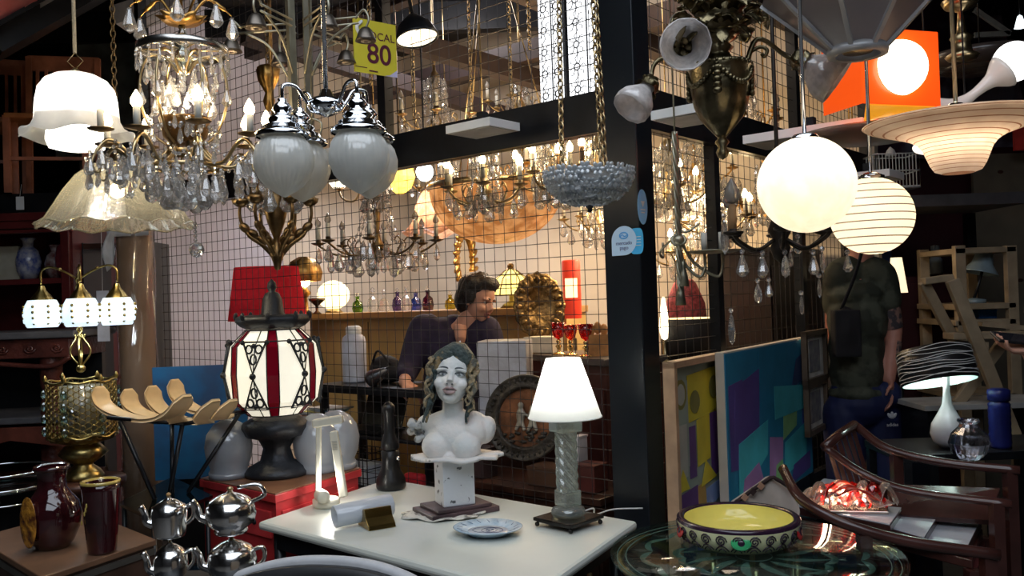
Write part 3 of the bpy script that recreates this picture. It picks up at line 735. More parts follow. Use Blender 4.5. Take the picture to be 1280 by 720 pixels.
mb = MB().lathe([(.10, z_(207)), (.104, z_(210)), (.10, z_(212))], 30).lathe([(.05, z_(188)), (.052, z_(192)), (.05, z_(194))], 30)
for i in range(6): a = 2 * pi * i / 6; mb.tube([(.045 * cos(a), .045 * sin(a), z_(180)), (.1 * cos(a), .1 * sin(a), z_(209))], .003, 5)
mb.build('lower_rings', BRASS, t)
for i in range(18):
    a = 2 * pi * i / 18; drop_string(t, .104 * cos(a), .104 * sin(a), z_(212), 2, .07, DROP, .013)
for i in range(10):
    a = 2 * pi * i / 10 + .2; drop_string(t, .055 * cos(a), .055 * sin(a), z_(212), 3, .08, DROPB, .014)
rnd = random.Random(21); m_ = MB()
def sdrop(m_, x, y, z, s):
    m_.lathe([(0, -s), (.15 * s, -.85 * s), (.2 * s, -.6 * s), (.07 * s, -.05 * s), (0, 0)], 5, M=Matrix.Translation((x, y, z)), smooth=False)
for i in range(150):
    a = rnd.uniform(0, 2 * pi); q = i % 3; r_ = (.255, .17, .09)[q] + rnd.uniform(-.02, .02); z = (z_(198), z_(205), z_(80))[q] - rnd.uniform(0, .07)
    if q == 2 and i % 2: z = z_(150) - rnd.uniform(0, .05); r_ = .1
    sdrop(m_, r_ * cos(a), r_ * sin(a), z, rnd.uniform(.03, .05)); m_.ball((r_ * cos(a), r_ * sin(a), z + .007), .006, 6, 4, smooth=False)
for i in range(12):
    a, b = 2 * pi * i / 12, 2 * pi * (i + 1) / 12
    for j in range(9):
        s_ = j / 8; aa = lerp(a, b, s_); r_ = lerp(.13, .235, .5 + .5 * cos(pi * (i % 2 + s_))); m_.ball((r_ * cos(aa), r_ * sin(aa), z_(190) - .035 * sin(pi * s_)), .006, 6, 4, smooth=False)
m_.build('small_crystals', CRYS, t, kind='stuff')
MB().tube([(.01, 0, z_(195)), (.024, 0, z_(300))], .001, 5).build('bead_wire', CRYS, t)
for i in range(5): put('bead', BEAD, t, (.021, 0, z_(280 + 5.2 * i)), scale=.012)
MB().ball((.024, 0, z_(313)), .023, 10, 8, smooth=False).build('crystal_ball', CRYS, t)
for i, a in enumerate((2.9, 3.6, -.5, .4, -1.3)):
    R_ = .115
    m_ = MB().tube(spline([(.02 * cos(a), .02 * sin(a), z_(24)), (.07 * cos(a), .07 * sin(a), z_(-4)), (R_ * cos(a), R_ * sin(a), z_(4)), (1.25 * R_ * cos(a), 1.25 * R_ * sin(a), z_(14))], 5), [.004] * 8 + [.007] * 4 + [.002] * 4, 6)
    m_.build('leaf_arm', GILT, t); put('crystal', DROPB, t, (1.25 * R_ * cos(a), 1.25 * R_ * sin(a), z_(15)), scale=.07)
light((0, 0, z_(125)), 5, (1, .78, .5), .03, t)

# --- wide clear ribbed bell shade behind it
t, k, p = hang('bell_pendant', 'wide clear ribbed glass bell shade with a wavy rim hung on a chain', 148, 283, 3.2)
BG = glass_mat('bell_glass', (.97, .95, .84), .04, .45, bump=.7, bscale=45, glossy=.24, milk=.12)
MB().lathe([(r * k, z * k) for r, z in [(16, 78), (30, 76), (46, 64), (60, 46), (72, 26), (82, 10), (92, 2), (94, 0), (91, 3)]], 96, rf=lambda a, i: 1 + .012 * cos(24 * a), zf=lambda a, i: .006 * cos(12 * a) if i > 5 else 0).build('lamp_shade', BG, t)
MB().lathe([(0, 92 * k), (.02, 90 * k), (.05, 80 * k), (.055, 76 * k), (.0, 75 * k)], 24).build('holder', BRASS, t)
chain_mb((0, 0, 92 * k), (0, 0, H - p.z), .03, .003, .009).build('chain', BRONZE, t)
MB().ball((0, 0, 45 * k), .028, 14, 10).build('bulb', BULB_ON, t); light((0, 0, 30 * k), 8, (1, .84, .55), .03, t)

# --- bronze branch candelabra
t, k, p = hang('branch_chandelier', 'dark bronze six branch chandelier with leafy cups above the red lampshade', 347, 338, 3.15, cat='chandelier')
def bz(py): return (338 - py) * k
mb = MB().lathe([(0, 0), (.01, .004), (.016, .03), (.026, .06), (.016, .08), (.012, .12), (.03, .17), (.05, .25), (.03, .28), (.016, .30), (.014, .55)], 20)
mb.build('stem', BRONZE, t)
MB().tube([(0, 0, .5), (0, 0, H - p.z)], .006, 8).build('rod', BRONZE, t)
br = MB().tube(spline([(.01, 0, bz(322)), (.05, 0, bz(306)), (.1, 0, bz(292)), (.125, 0, bz(270)), (.12, 0, bz(248))], 6), [.008] * 12 + [.006] * 13, 7)
br.lathe([(0, 0), (.012, .0), (.026, .012), (.03, .028), (.02, .03), (.012, .06), (.018, .075), (.006, .09), (0, .1)], 14, M=Matrix.Translation((.12, 0, bz(258))), rf=lambda a, i: 1 + .12 * cos(5 * a))
for q in range(3): br.ball((.05 + .03 * q, 0, bz(300 - 8 * q)), (.016, .01, .022), 8, 6, rot=(0, .8, 0))
brm = br.mesh('branch', BRONZE)
for i in range(6): put('branch', brm, t, rz=2 * pi * i / 6 + .2)
for i in range(8):
    a = 2 * pi * i / 8; drop_string(t, .08 * cos(a), .08 * sin(a), bz(232), 1, .09, DROPB)
MB().tube([(.08 * cos(2 * pi * i / 24), .08 * sin(2 * pi * i / 24), bz(232)) for i in range(24)], .003, 6, True).build('ring', BRONZE, t)

# --- chrome pendant with four frosted globes
t, k, p = hang('pendant_lamp', 'chrome pendant with four unlit ribbed frosted acorn globes', 408, 133, 2.2)
def cz(py): return (133 - py) * k
MB().lathe([(0, cz(147)), (.012, cz(145)), (.04, cz(140)), (.048, cz(133)), (.044, cz(126)), (.02, cz(121)), (.012, cz(112)), (0, cz(111))], 32).build('hub', CHROME, t)
MB().tube([(0, 0, cz(114)), (0, 0, H - p.z)], .0065, 12).build('rod', CHROME, t)
RIB = shade_mat('ribbed_frosted', (.95, .95, .90), .5, .10, clear=.12, noise=.05)
gl = MB().lathe([(r * k, -z * k) for r, z in [(20, 0), (26, 5), (33, 15), (36.5, 28), (36, 40), (31, 54), (22, 65), (10, 73), (3, 77), (0, 78)]], 96, rf=lambda a, i: 1 + .010 * cos(32 * a)).mesh('glass_globe', RIB)
ft = MB().lathe([(r * k, z * k) for r, z in [(33, -4), (34, 0), (30, 3), (25, 6), (24, 10), (17, 13), (19, 17), (15, 22), (9, 25), (13, 30), (10, 36), (5, 40), (6, 43), (0, 45)]], 32, rf=lambda a, i: 1 + (.02 * cos(20 * a) if i < 4 else 0)).mesh('fitter', CHROME)
for a in (202, 325, 140, 30):
    a = radians(a); R_ = 54 * k; c = (R_ * cos(a), R_ * sin(a), cz(170))
    pts_ = spline([(.04 * cos(a), .04 * sin(a), cz(135)), (.055 * cos(a), .055 * sin(a), cz(124)), (.075 * cos(a), .075 * sin(a), cz(110)), (R_ * .96 * cos(a), R_ * .96 * sin(a), cz(110)), (R_ * cos(a), R_ * sin(a), cz(127))], 6)
    MB().tube(pts_, .0048, 10).build('arm', CHROME, t)
    f = put('fitter', ft, t, c); put('glass_globe', gl, t, c)

# --- pewter art-nouveau frame chandelier with bell sockets
t, k, p = hang('bell_socket_chandelier', 'dull pewter chandelier with downward bell sockets and four slatted stems', 378, 165, 2.75, cat='chandelier')
def nz(py): return (165 - py) * k
for i in range(4):
    a = pi / 4 + pi / 2 * i; MB().bar((.035 * cos(a), .035 * sin(a), nz(160)), (.055 * cos(a), .055 * sin(a), H - p.z), .018, .006, upv=(cos(a), sin(a), 0)).build('stem_slat', PEWTER, t)
mb = MB()
for i in range(4):
    a = pi / 2 * i; mb.tube(spline([(.01 * cos(a), .01 * sin(a), nz(180)), (.05 * cos(a), .05 * sin(a), nz(172)), (.06 * cos(a), .06 * sin(a), nz(155)), (.03 * cos(a), .03 * sin(a), nz(148))], 5), .004, 6)
mb.ball((0, 0, nz(158)), .022).build('lower_scroll', PEWTER, t)
bellm = MB().lathe([(0, .035), (.012, .034), (.02, .026), (.026, .01), (.03, 0), (.033, -.008), (.028, -.009), (.014, -.004), (0, -.004)], 20).mesh('bell_socket', mat('dark_pewter', (.14, .12, .10), .4, 1))
inm = MB().lathe([(.008, -.010), (.016, -.010), (.016, -.006), (.008, -.006), (.008, -.010)], 16).mesh('socket_insert', mat('porcelain', (.6, .5, .4), .4))
for i, a in enumerate((175, -12, 250, 60, 120, 305)):
    a = radians(a); R_ = 88 * k; m_ = MB()
    for dz in (0, 8): m_.tube([(.04 * cos(a), .04 * sin(a), nz(36 - dz)), (R_ * .9 * cos(a), R_ * .9 * sin(a), nz(36 - dz))], .0035, 6)
    m_.tube(spline([(.04 * cos(a), .04 * sin(a), nz(95)), (.1 * cos(a), .1 * sin(a), nz(55)), (R_ * .8 * cos(a), R_ * .8 * sin(a), nz(36))], 5), .004, 6)
    m_.tube(spline([(R_ * .85 * cos(a), R_ * .85 * sin(a), nz(30)), (R_ * .98 * cos(a), R_ * .98 * sin(a), nz(20)), (R_ * 1.05 * cos(a), R_ * 1.05 * sin(a), nz(32)), (R_ * cos(a), R_ * sin(a), nz(44))], 5), .004, 6)
    m_.build('arm', PEWTER, t)
    b = put('bell_socket', bellm, t, (R_ * cos(a), R_ * sin(a), nz(56))); put('socket_insert', inm, b)

# --- yellow sign
a1, a2 = W(440, 23, 2.62), None
dr = V((.774, .633, 0)); c = W(469, 60, 3.0); ang = atan2(dr.y, dr.x)
t = thing('price_sign', 'yellow stall sign reading LOCAL 80 hung on the cage', 'sign', tuple(c), ang)
t.scale = (1.12, 1.12, 1.12); MB().box((0, 0, 0), (.150, .004, .165)).build('board', mat('sign_yellow', (.72, .62, .05), .35, var=.05, scale=5), t)
MAR = mat('sign_maroon', (.10, .01, .03), .5)
text_mesh('lettering', 'LOCAL', .034, MAR, t, (.015, -.0028, .035), (pi / 2, 0, 0))
text_mesh('lettering', '80', .088, MAR, t, (.012, -.0028, -.022), (pi / 2, 0, 0), bold=.001)
WS = mat('sign_white', (.8, .8, .78), .4)
MB().tube(spline([(-.045, -.0028, .078), (-.066, -.0028, .055), (-.055, -.0028, .03), (-.035, -.0028, .02), (-.03, -.0028, .005)], 5), [.003] + [.008] * 9 + [.006] * 9 + [.003] * 2, 6, flat=.15).build('swirl', WS, t)
MB().box((-.01, -.0026, -.074), (.03, .001, .004)).box((-.052, -.0026, -.066), (.04, .001, .002)).build('small_print', MAR, t)
MB().prism([(.075, -.083), (.075, -.06), (.05, -.078), (.03, -.083)], .001, M=Matrix.Translation((0, -.0022, 0)) @ Matrix.Rotation(pi / 2, 4, 'X')).build('corner_patch', mat('sign_lilac', (.55, .52, .72), .4), t)
MB().tube([(-.05, 0, .08), (0, 0, .17), (.05, 0, .08)], .001, 5).tube([(0, 0, .17), (0, 0, (H - c.z) / 1.12)], .001, 5).build('hanging_wire', BLACKM, t)

# --- LED panels fixed on the cage beams
def panel(px, py, Y, la, lb, label, dz=.03):
    p = W(px, py, Y); M = Matrix(((LD.x, RD.x, 0), (LD.y, RD.y, 0), (0, 0, 1))).to_4x4()
    t = thing('ceiling_light', label, 'light panel', tuple(p), 0, 'square light panels along the cage beams')
    MB().box((la / 2, lb / 2, 0), (la, lb, dz), M).build('housing', WHITEP, t)
    MB().box((la / 2, lb / 2, -dz / 2 - .001), (la - .02, lb - .02, .003), M).build('diffuser', mat('diffuser_grey', (.42, .42, .41), .5), t)
    MB().box((la / 2, lb / 2, dz / 2 + .02), (.03, .03, .05), M).build('bracket', BLACKM, t)
panel(612, 151, 3.12, .22, .17, 'white flat square light panel on the beam beside the crystal flower bowl')
panel(440, 183, 3.65, .20, .2, 'white flat light panel behind the chrome pendant globes')
panel(882, 132, 2.75, .2, .2, 'white flat light panel behind the bronze urn chandelier')
panel(1078, 152, 2.85, .42, .2, 'long white flat light panel behind the mottled globe lamp')
panel(1112, 215, 3.6, .24, .2, 'white flat light panel above the striped globe lamp')

# --- crystal flower bowl on chains
t, k, p = hang('bowl_pendant', 'bowl shaped pendant of frosted glass flowers on three brass chains', 736, 226, 2.4)
Rb = 55 * k; FG = shade_mat('flower_glass', (.80, .86, .90), .45, .22, clear=.2, noise=.3, nscale=40)
MB().lathe([(Rb * sin(a), .018 - .083 * (1 - (1 - cos(a)))**1 * 1.0) for a in [pi / 2 * i / 10 for i in range(11)]], 48).build('bowl', FG, t)
rnd = random.Random(9)
fl = MB()
for i in range(6):
    a = 2 * pi * i / 6; fl.ball((.55 * cos(a), .55 * sin(a), .1), (.45, .34, .14), 8, 5, rot=(0, -.3, a))
fl.ball((0, 0, .2), .22, 8, 6)
flm = fl.mesh('glass_flower', FG)
n = 0
for i in range(92):
    ph = pi / 2 * (.30 + .72 * ((i // 23) + rnd.uniform(-.2, .2)) / 3.2); th = 2 * pi * (i % 23) / 23 + (i // 23) * .15
    ph = min(ph, pi / 2 * 1.03)
    nrm = V((sin(ph) * cos(th), sin(ph) * sin(th), -cos(ph)))
    q = V((Rb * nrm.x, Rb * nrm.y, .018 - .083 * cos(ph)))
    o = put('glass_flower', flm, t, tuple(q), scale=.021 * rnd.uniform(.8, 1.15)); o.rotation_euler = nrm.to_track_quat('Z', 'Y').to_euler()
MB().lathe([(0, -.088), (.008, -.085), (.006, -.078), (.012, -.070), (.0, -.066)], 12).build('finial', IRON, t)
for i, (x, y) in enumerate(((-.075, -.03), (.028, -.09), (.055, .07))):
    chain_mb((x, y, .018), (x * .45 - .01, y * .45, H - p.z), .026, .0026, .0075).build('chain', BRASS, t)

# --- bronze urn chandelier with frosted flower shades
t, k, p = hang('urn_chandelier', 'massive dark bronze urn chandelier with acanthus leaves and frosted glass shades', 903, 186, 2.25, cat='chandelier')
def uz(py): return (186 - py) * k
MB().lathe([(r * k, uz(y)) for r, y in [(0, 200), (6, 196), (8, 190), (5, 184), (9, 178), (5, 172), (9, 168), (16, 160), (26, 148), (33, 132), (37, 112), (38, 96), (38, 88), (40, 84), (38, 80), (26, 78), (16, 72), (13, 66), (18, 60), (13, 54), (20, 50), (24, 44), (10, 40)]], 40, rf=lambda a, i: 1 + (.02 * cos(16 * a) if 7 <= i <= 10 else 0)).build('urn_body', BRONZEG, t)
mb = MB()
for i in range(30): a = 2 * pi * i / 30; mb.ball((39.5 * k * cos(a), 39.5 * k * sin(a), uz(83)), .0045, 8, 6)
for i in range(4):
    a = 2 * pi * i / 4 - 1.9
    for j in range(16):
        s = j / 15; aa = a + s * pi / 2; zz = 88 + 22 * sin(pi * s); mb.ball((39 * k * cos(aa), 39 * k * sin(aa), uz(zz)), .007, 8, 6)
    for j in range(5): mb.ball((38.5 * k * cos(a), 38.5 * k * sin(a), uz(92 + j * 7)), (.008, .012, .009), 8, 6, rot=(0, 0, a))
mb.build('garland', BRONZEG, t)
# acanthus foliage crown
rnd = random.Random(2)
def leaf(L_, wd, curl):
    m = MB()
    def fn(u, v):
        s = u; w_ = wd * (sin(pi * min(1, s * .92 + .08)) ** .6) * (1 + .25 * cos(22 * s)); x = L_ * (s - .25 * curl * s**3); z = L_ * (.8 * s - curl * s * s)
        return (x, (v - .5) * w_, z - .25 * abs(v - .5) * wd)
    return m.sheet(fn, 18, 6, .003)
lm = [leaf(.085, .05, c).mesh('acanthus_leaf', BRONZEG) for c in (.6, .95, 1.2)]
for r_, py, n in ((.025, 46, 7), (.05, 34, 9), (.07, 18, 10), (.05, 4, 8)):
    for i in range(n): put('acanthus_leaf', rnd.choice(lm), t, (r_ * cos(2 * pi * i / n), r_ * sin(2 * pi * i / n), uz(py)), rz=2 * pi * i / n + rnd.uniform(-.2, .2), scale=rnd.uniform(.8, 1.15))
MB().lathe([(.03, uz(50)), (.06, uz(38)), (.05, uz(20)), (.07, uz(8)), (.03, uz(-14)), (.012, uz(-30)), (.01, H - p.z)], 24, rf=lambda a, i: 1 + .07 * cos(9 * a)).build('upper_stem', BRONZEG, t)
FS = shade_mat('frosted_flower', (.95, .90, .88), .5, .12, clear=.10, noise=.2, nscale=60, bump=.3)
def flower_shade(px, py, dy, d, k_=k, Rr=33, Lr=50):
    c = V(((px - 903) * k, dy, uz(py))); d = V(d).normalized(); q = d.to_track_quat('Z', 'Y').to_matrix().to_4x4(); M = Matrix.Translation(c) @ q
    f = MB().lathe([(0, -14 * k), (9 * k, -12 * k), (13 * k, -2 * k), (12 * k, 4 * k), (16 * k, 8 * k)], 18, rf=lambda a, i: 1 + .15 * cos(5 * a), M=M).build('shade_holder', BRONZEG, t)
    for i in range(5): o = put('holder_leaf', lm[0], f, tuple(M @ V((0, 0, -6 * k))), scale=.45); o.rotation_euler = (q @ Matrix.Rotation(2 * pi * i / 5, 4, 'Z')).to_euler()
    MB().lathe([(r * k * Rr / 33, z * k * Lr / 50) for r, z in [(12, 2), (14, 10), (22, 20), (30, 30), (33, 40), (32, 50), (31, 50), (32, 40), (29, 30)]], 40, M=M, rf=lambda a, i: 1 + (.02 * cos(10 * a) if i > 4 else 0)).build('glass_shade', FS, t)
    return c
c1 = flower_shade(858, 56, .0, (-.12, -1, -.22), Rr=31)
c2 = flower_shade(817, 98, .05, (-.62, -.35, -.75), Rr=25, Lr=44)
c3 = flower_shade(1006, 78, .0, (.78, -.25, -.62), Rr=31, Lr=52)
for c, mid, st in ((c1, (-.06, .06, uz(20)), (-.03, .02, uz(40))), (c2, (-.14, .09, uz(60)), (-.03, .04, uz(60))), (c3, (.1, .0, uz(50)), (.06, .0, uz(100)))):
    P_ = spline([st, mid, tuple(c + V((-.03 if c is c3 else .01, .02, .015))), tuple(c)], 6)
    m_ = MB().tube(P_, [.008 - .0002 * i for i in range(len(P_))], 8)
    if c is c3:
        m_.tube(spline([(.068, 0, uz(88)), (.075, 0, uz(70)), (.105, 0, uz(60)), (.125, 0, uz(64)), (.118, 0, uz(72)), (.11, 0, uz(68))], 5), .005, 7)
    m_.build('arm', BRONZEG, t)

# --- big faceted cone lantern, top right
t, k, p = hang('cone_lantern', 'large inverted cone lantern of grey glass panels in a pale metal frame', 1072, 66, 1.97)
GP = shade_mat('grey_panel', (.52, .46, .46), .5, .10, clear=.05, noise=.1, nscale=8); FRM = mat('pale_frame', (.42, .42, .43), .4, .3)
mb = MB(); n = 8; r0, r1, z0, z1 = 34 * k, 118 * k, .008, 84 * k
M8 = MB(); fr = MB()
for i in range(n):
    a, b = 2 * pi * i / n + .2, 2 * pi * (i + 1) / n + .2
    q = [(r0 * cos(a), r0 * sin(a), z0), (r0 * cos(b), r0 * sin(b), z0), (r1 * cos(b), r1 * sin(b), z1), (r1 * cos(a), r1 * sin(a), z1)]
    MB().add(q, [(0, 1, 2, 3)]).build('glass_panel', GP, t, solid=.003)
    fr.bar(q[0], q[3], .010, .012)
    q2 = [(r1 * cos(a), r1 * sin(a), z1), (r1 * cos(b), r1 * sin(b), z1), (r1 * .2 * cos(b), r1 * .2 * sin(b), z1 + .05), (r1 * .2 * cos(a), r1 * .2 * sin(a), z1 + .05)]
    fr.add(q2, [(0, 1, 2, 3)])
fr.build('frame', FRM, t)
MB().lathe([(r0 * .78, -.006), (r0 * 1.05, -.006), (r0 * 1.08, .004), (r0 * 1.02, .014), (r0 * .78, .014), (r0 * .78, -.006)], 40).build('bottom_ring', FRM, t)
MB().lathe([(0, .0), (r0 * .5, .0), (r0 * .62, .01), (0, .03)], 30).build('inner_cup', BRASS, t)
cordto(t, p, z1 + .05, .006, FRM, 'rod')

# --- orange perspex box lamp with a glowing globe
t, k, p = hang('cube_lamp', 'orange acrylic box lamp with a glowing round globe in its face', 1126, 84, 2.6, rz=radians(17))
OR = mat('orange_acrylic', (.90, .10, .012), .2, emit=.55, ecol=(1, .09, .005), var=.03)
hw = 57 * k * 1.03; hh = 47 * k; mb = MB(); n = 48; rr = 35 * k
for sg, y0 in ((1, 0), (1, .003)):
    vs = []; fs = []
    for i in range(n):
        a = 2 * pi * i / n; c_, s_ = cos(a), sin(a); e = 1 / max(abs(c_) / hw, abs(s_) / hh)
        vs += [(rr * c_, y0, rr * s_), (e * c_, y0, e * s_)]
    for c_, s_ in ((1, 1), (-1, 1), (-1, -1), (1, -1)): vs.append((c_ * hw, y0, s_ * hh))
    for i in range(n):
        j = (i + 1) % n; fs.append((2 * i, 2 * i + 1, 2 * j + 1, 2 * j))
        a, b = 2 * pi * i / n, 2 * pi * (i + 1) / n
    for ci, (c_, s_) in enumerate(((1, 1), (-1, 1), (-1, -1), (1, -1))):
        ca = atan2(s_ * hh, c_ * hw) % (2 * pi); i = int(ca / (2 * pi) * n)
        fs.append((2 * i + 1, 2 * n + ci, 2 * ((i + 1) % n) + 1))
    mb.add(vs, fs)
mb.build('front_plate', OR, t)
MB().box((-hw, .09, 0), (.003, .18, 2 * hh)).build('side_plate', OR, t); MB().box((hw, .09, 0), (.003, .18, 2 * hh)).build('side_plate', OR, t)
MB().box((0, .09, hh), (2 * hw, .18, .003)).build('top_plate', OR, t)
MB().add([(-hw * .9, .005, -hh), (hw * .9, .005, -hh), (0, .17, -hh - .012)], [(0, 1, 2)]).build('bottom_plate', mat('amber_acrylic', (.95, .42, .03), .2, emit=.6, ecol=(1, .4, .02), var=.02), t, solid=.003)
MB().ball((0, .012, 0), rr * 1.0, 28, 18).build('globe', mat('globe_glow', (1, .97, .88), emit=5, ecol=(1, .88, .6), var=0), t)
cordto(t, p, hh, .0025, BLACKP, y=.09)

# --- white dumbbell lamp at the right edge
t, k, p = hang('horn_lamp', 'white glass horn lamp ending in a bright round globe', 1268, 77, 2.85)
MB().ball((0, 0, 0), 25 * k, 28, 18).build('globe', mat('white_glow', (1, 1, 1), emit=2.2, ecol=(1, .98, .95), var=0), t)
HW = mat('milk_glass', (.80, .74, .68), .2, emit=.12, ecol=(1, .85, .7), var=.03, coat=.4)
P_ = spline([(-14 * k, 0, -12 * k), (-34 * k, .01, -26 * k), (-58 * k, .02, -44 * k), (-80 * k, .03, -54 * k), (-106 * k, .04, -52 * k)], 6)
R_ = [22, 20, 17, 14, 11, 9, 8, 7, 6.5, 6, 6, 6.5, 7, 8, 9, 10, 11, 12, 13, 13.5, 14, 14.5, 15, 15, 15]
MB().tube(P_, [r * k for r in R_[:len(P_)]], 20).build('horn', HW, t)
MB().tube([(-60 * k, .02, -44 * k), (-60 * k, .02, H - p.z)], .003, 6).build('rod', BLACKM, t)

# --- striped flying-saucer glass lamp
t, k, p = hang('disc_pendant', 'wide brown striped glass disc pendant with a bulging centre, lit', 1198, 217, 2.0)
STR = shade_mat('striped_disc', (.46, .35, .27), .55, .08, noise=.12, nscale=25, stripes=('Z', 118, .16, (.20, .10, .06)))
pr = [(0, 0), (18, .5), (27, 4), (32, 12), (36, 22), (40, 32), (46, 40), (56, 46), (72, 52), (92, 58), (106, 63), (110, 66), (106, 68), (80, 70), (40, 76), (12, 82)]
MB().lathe([(r * k, z * k) for r, z in pr], 72).build('glass_shade', STR, t)
MB().lathe([(0, 90 * k), (.014, 88 * k), (.026, 82 * k), (.03, 76 * k)], 20).build('cap', CHROME, t)
cordto(t, p, 88 * k, .005, PEWTER, 'rod'); light((0, 0, 64 * k), 2.0, (1, .84, .62), .01, t)
MB().ball((0, 0, 46 * k), .02, 12, 8).build('bulb', BULB_W, t)

# --- mottled white globe and the striped globe
t, k, p = hang('globe_pendant', 'large lit mottled white glass globe pendant on a thin rod', 1008, 231, 1.62)
MG = shade_mat('mottled_glass', (.96, .90, .80), .6, .05, nscale=26, col2=(.90, .82, .70), bump=.15)
MB().lathe([(60 * k * sin(a), -60 * k * cos(a)) for a in [pi * i / 30 for i in range(29)]], 48).build('globe', MG, t)
MB().lathe([(0, 65 * k), (.02, 63 * k), (.028, 57 * k), (.026, 55 * k)], 24).build('cap', CHROME, t)
cordto(t, p, 62 * k, .0038, CHROME, 'rod', x1=.0); light((0, 0, 20 * k), .75, (1, .84, .60), .025, t)
MB().ball((0, 0, 20 * k), .0155, 12, 8).build('bulb', BULB_W, t)
t, k, p = hang('globe_pendant', 'lit cream glass globe pendant with thin grey stripes around it', 1090, 270, 2.25)
SG = shade_mat('striped_globe', (.93, .86, .70), .6, .07, noise=.04, stripes=('Z', 52, .17, (.16, .12, .09)))
MB().lathe([(50 * k * sin(a), -48 * k * cos(a)) for a in [pi * i / 30 for i in range(29)]], 48).build('globe', SG, t)
MB().lathe([(0, 56 * k), (.015, 54 * k), (.034, 50 * k), (.034, 46 * k)], 24).build('cap', CHROME, t)
cordto(t, p, 52 * k, .0048, CHROME, 'rod'); light((0, 0, 0), 1.2, (1, .83, .58), .025, t)
MB().ball((0, 0, 0), .0165, 12, 8).build('bulb', BULB_W, t)

# --- brass and glass ceiling disc behind the globe
t, k, p = hang('disc_lamp', 'flat grey glass disc lamp with a brass collar and brass rods', 1086, 170, 2.95)
MB().lathe([(0, -.012), (60 * k, -.012), (84 * k, .0), (88 * k, .01), (60 * k, .02), (20 * k, .034), (0, .036)], 48).build('glass_disc', shade_mat('smoke_disc', (.30, .27, .22), .3, .25, clear=.25), t)
MB().lathe([(22 * k, .03), (26 * k, .034), (26 * k, .05), (20 * k, .052), (0, .054)], 32).build('brass_collar', BRASS, t)
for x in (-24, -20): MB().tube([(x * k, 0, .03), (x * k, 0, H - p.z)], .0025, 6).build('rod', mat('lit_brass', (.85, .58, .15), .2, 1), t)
# --- brass lamp hanging high right
t, k, p = hang('brass_pendant', 'small polished brass tiered pendant behind the striped disc', 1203, 75, 3.1)
MB().lathe([(r * k, z * k) for r, z in [(0, -2), (16, 0), (20, 5), (12, 10), (10, 22), (14, 28), (6, 34), (3, 60), (18, 66), (22, 74), (10, 82), (0, 84)]], 32, rf=lambda a, i: 1 + .02 * cos(12 * a)).build('tiered_body', BRASS, t)
cordto(t, p, 80 * k, .003, BRASS, 'rod')
t, k, p = hang('wide_pendant', 'wide dark glass dish pendant behind the horn lamp', 1225, 76, 3.7)
MB().lathe([(0, -14 * k), (40 * k, -12 * k), (66 * k, -4 * k), (68 * k, 6 * k), (30 * k, 10 * k), (0, 12 * k)], 40).build('dish', mat('dark_dish', (.06, .045, .04), .25, coat=.3), t)
cordto(t, p, 10 * k, .003, BLACKM, 'rod')
t, k, p = hang('cup_pendant', 'small lit white glass cup just under the striped disc', 1160, 184, 3.05)
MB().ball((0, 0, 0), (18 * k, 18 * k, 9 * k), 20, 12).build('cup', mat('cup_glow', (1, .95, .85), emit=1.6, ecol=(1, .92, .78), var=0), t)
cordto(t, p, .01, .003, BLACKM, 'rod')

# --- rope-stem sconce chandelier, right face
t, k, p = hang('rope_chandelier', 'silvered chandelier with knotted rope stem, tassels and two white candles', 848, 300, 2.8, cat='chandelier')
mb = MB()
for q in range(3): mb.tube([(.006 * cos(i * .5 + q * 2.1) , .006 * sin(i * .5 + q * 2.1), .35 - i * .011) for i in range(50)], .0055, 6)
mb.build('rope_stem', PEWTER, t)
MB().tube([(0, 0, .35), (0, 0, H - p.z)], .003, 6).build('rod', PEWTER, t)
mb = MB(); mb.ball((0, 0, 0), (.02, .02, .018)).tube([(.022 * cos(a), .006 * sin(a), .016 * sin(a * 1)) for a in [2 * pi * i / 14 for i in range(14)]], .006, 6, True); mb.build('knot', PEWTER, t)
for x, z in ((0, -.16), (.012, -.10)): MB().lathe([(.004, .03), (.009, .02), (.006, .012), (.012, -.01), (.017, -.05), (0, -.05)], 16, M=Matrix.Translation((x, 0, z)), rf=lambda a, i: 1 + .08 * cos(8 * a)).build('tassel', PEWTER, t)
def rx(px): return (px - 848) * k
def rz_(py): return (300 - py) * k
for sg, e in ((1, 880), (1, 902)):
    MB().tube(spline([(0, 0, .02), (rx(e - 20) * .5, .01, rz_(326)), (rx(e - 8), .0, rz_(347)), (rx(e), 0, rz_(335)), (rx(e), 0, rz_(318))], 6), .0048, 8).build('arm', PEWTER, t)
    MB().lathe([(0, 0), (.01, 0), (.01, .062), (0, .062)], 14).build('candle', CANDLEW, t, (rx(e), 0, rz_(316)))
MB().tube(spline([(0, 0, .03), (.03, 0, rz_(290)), (.07, 0, rz_(280))], 5), .004, 7).build('arm', PEWTER, t)
MB().lathe([(0, 0), (.06, .0), (.085, .006), (.086, .009), (0, .004)], 26).build('tray', PEWTER, t, (rx(892), 0, rz_(318)))
MB().tube(spline([(0, .0, .02), (-.05, .05, -.03), (-.03, .12, -.05), (-.03, .12, .0)], 5), .004, 7).build('arm', PEWTER, t)

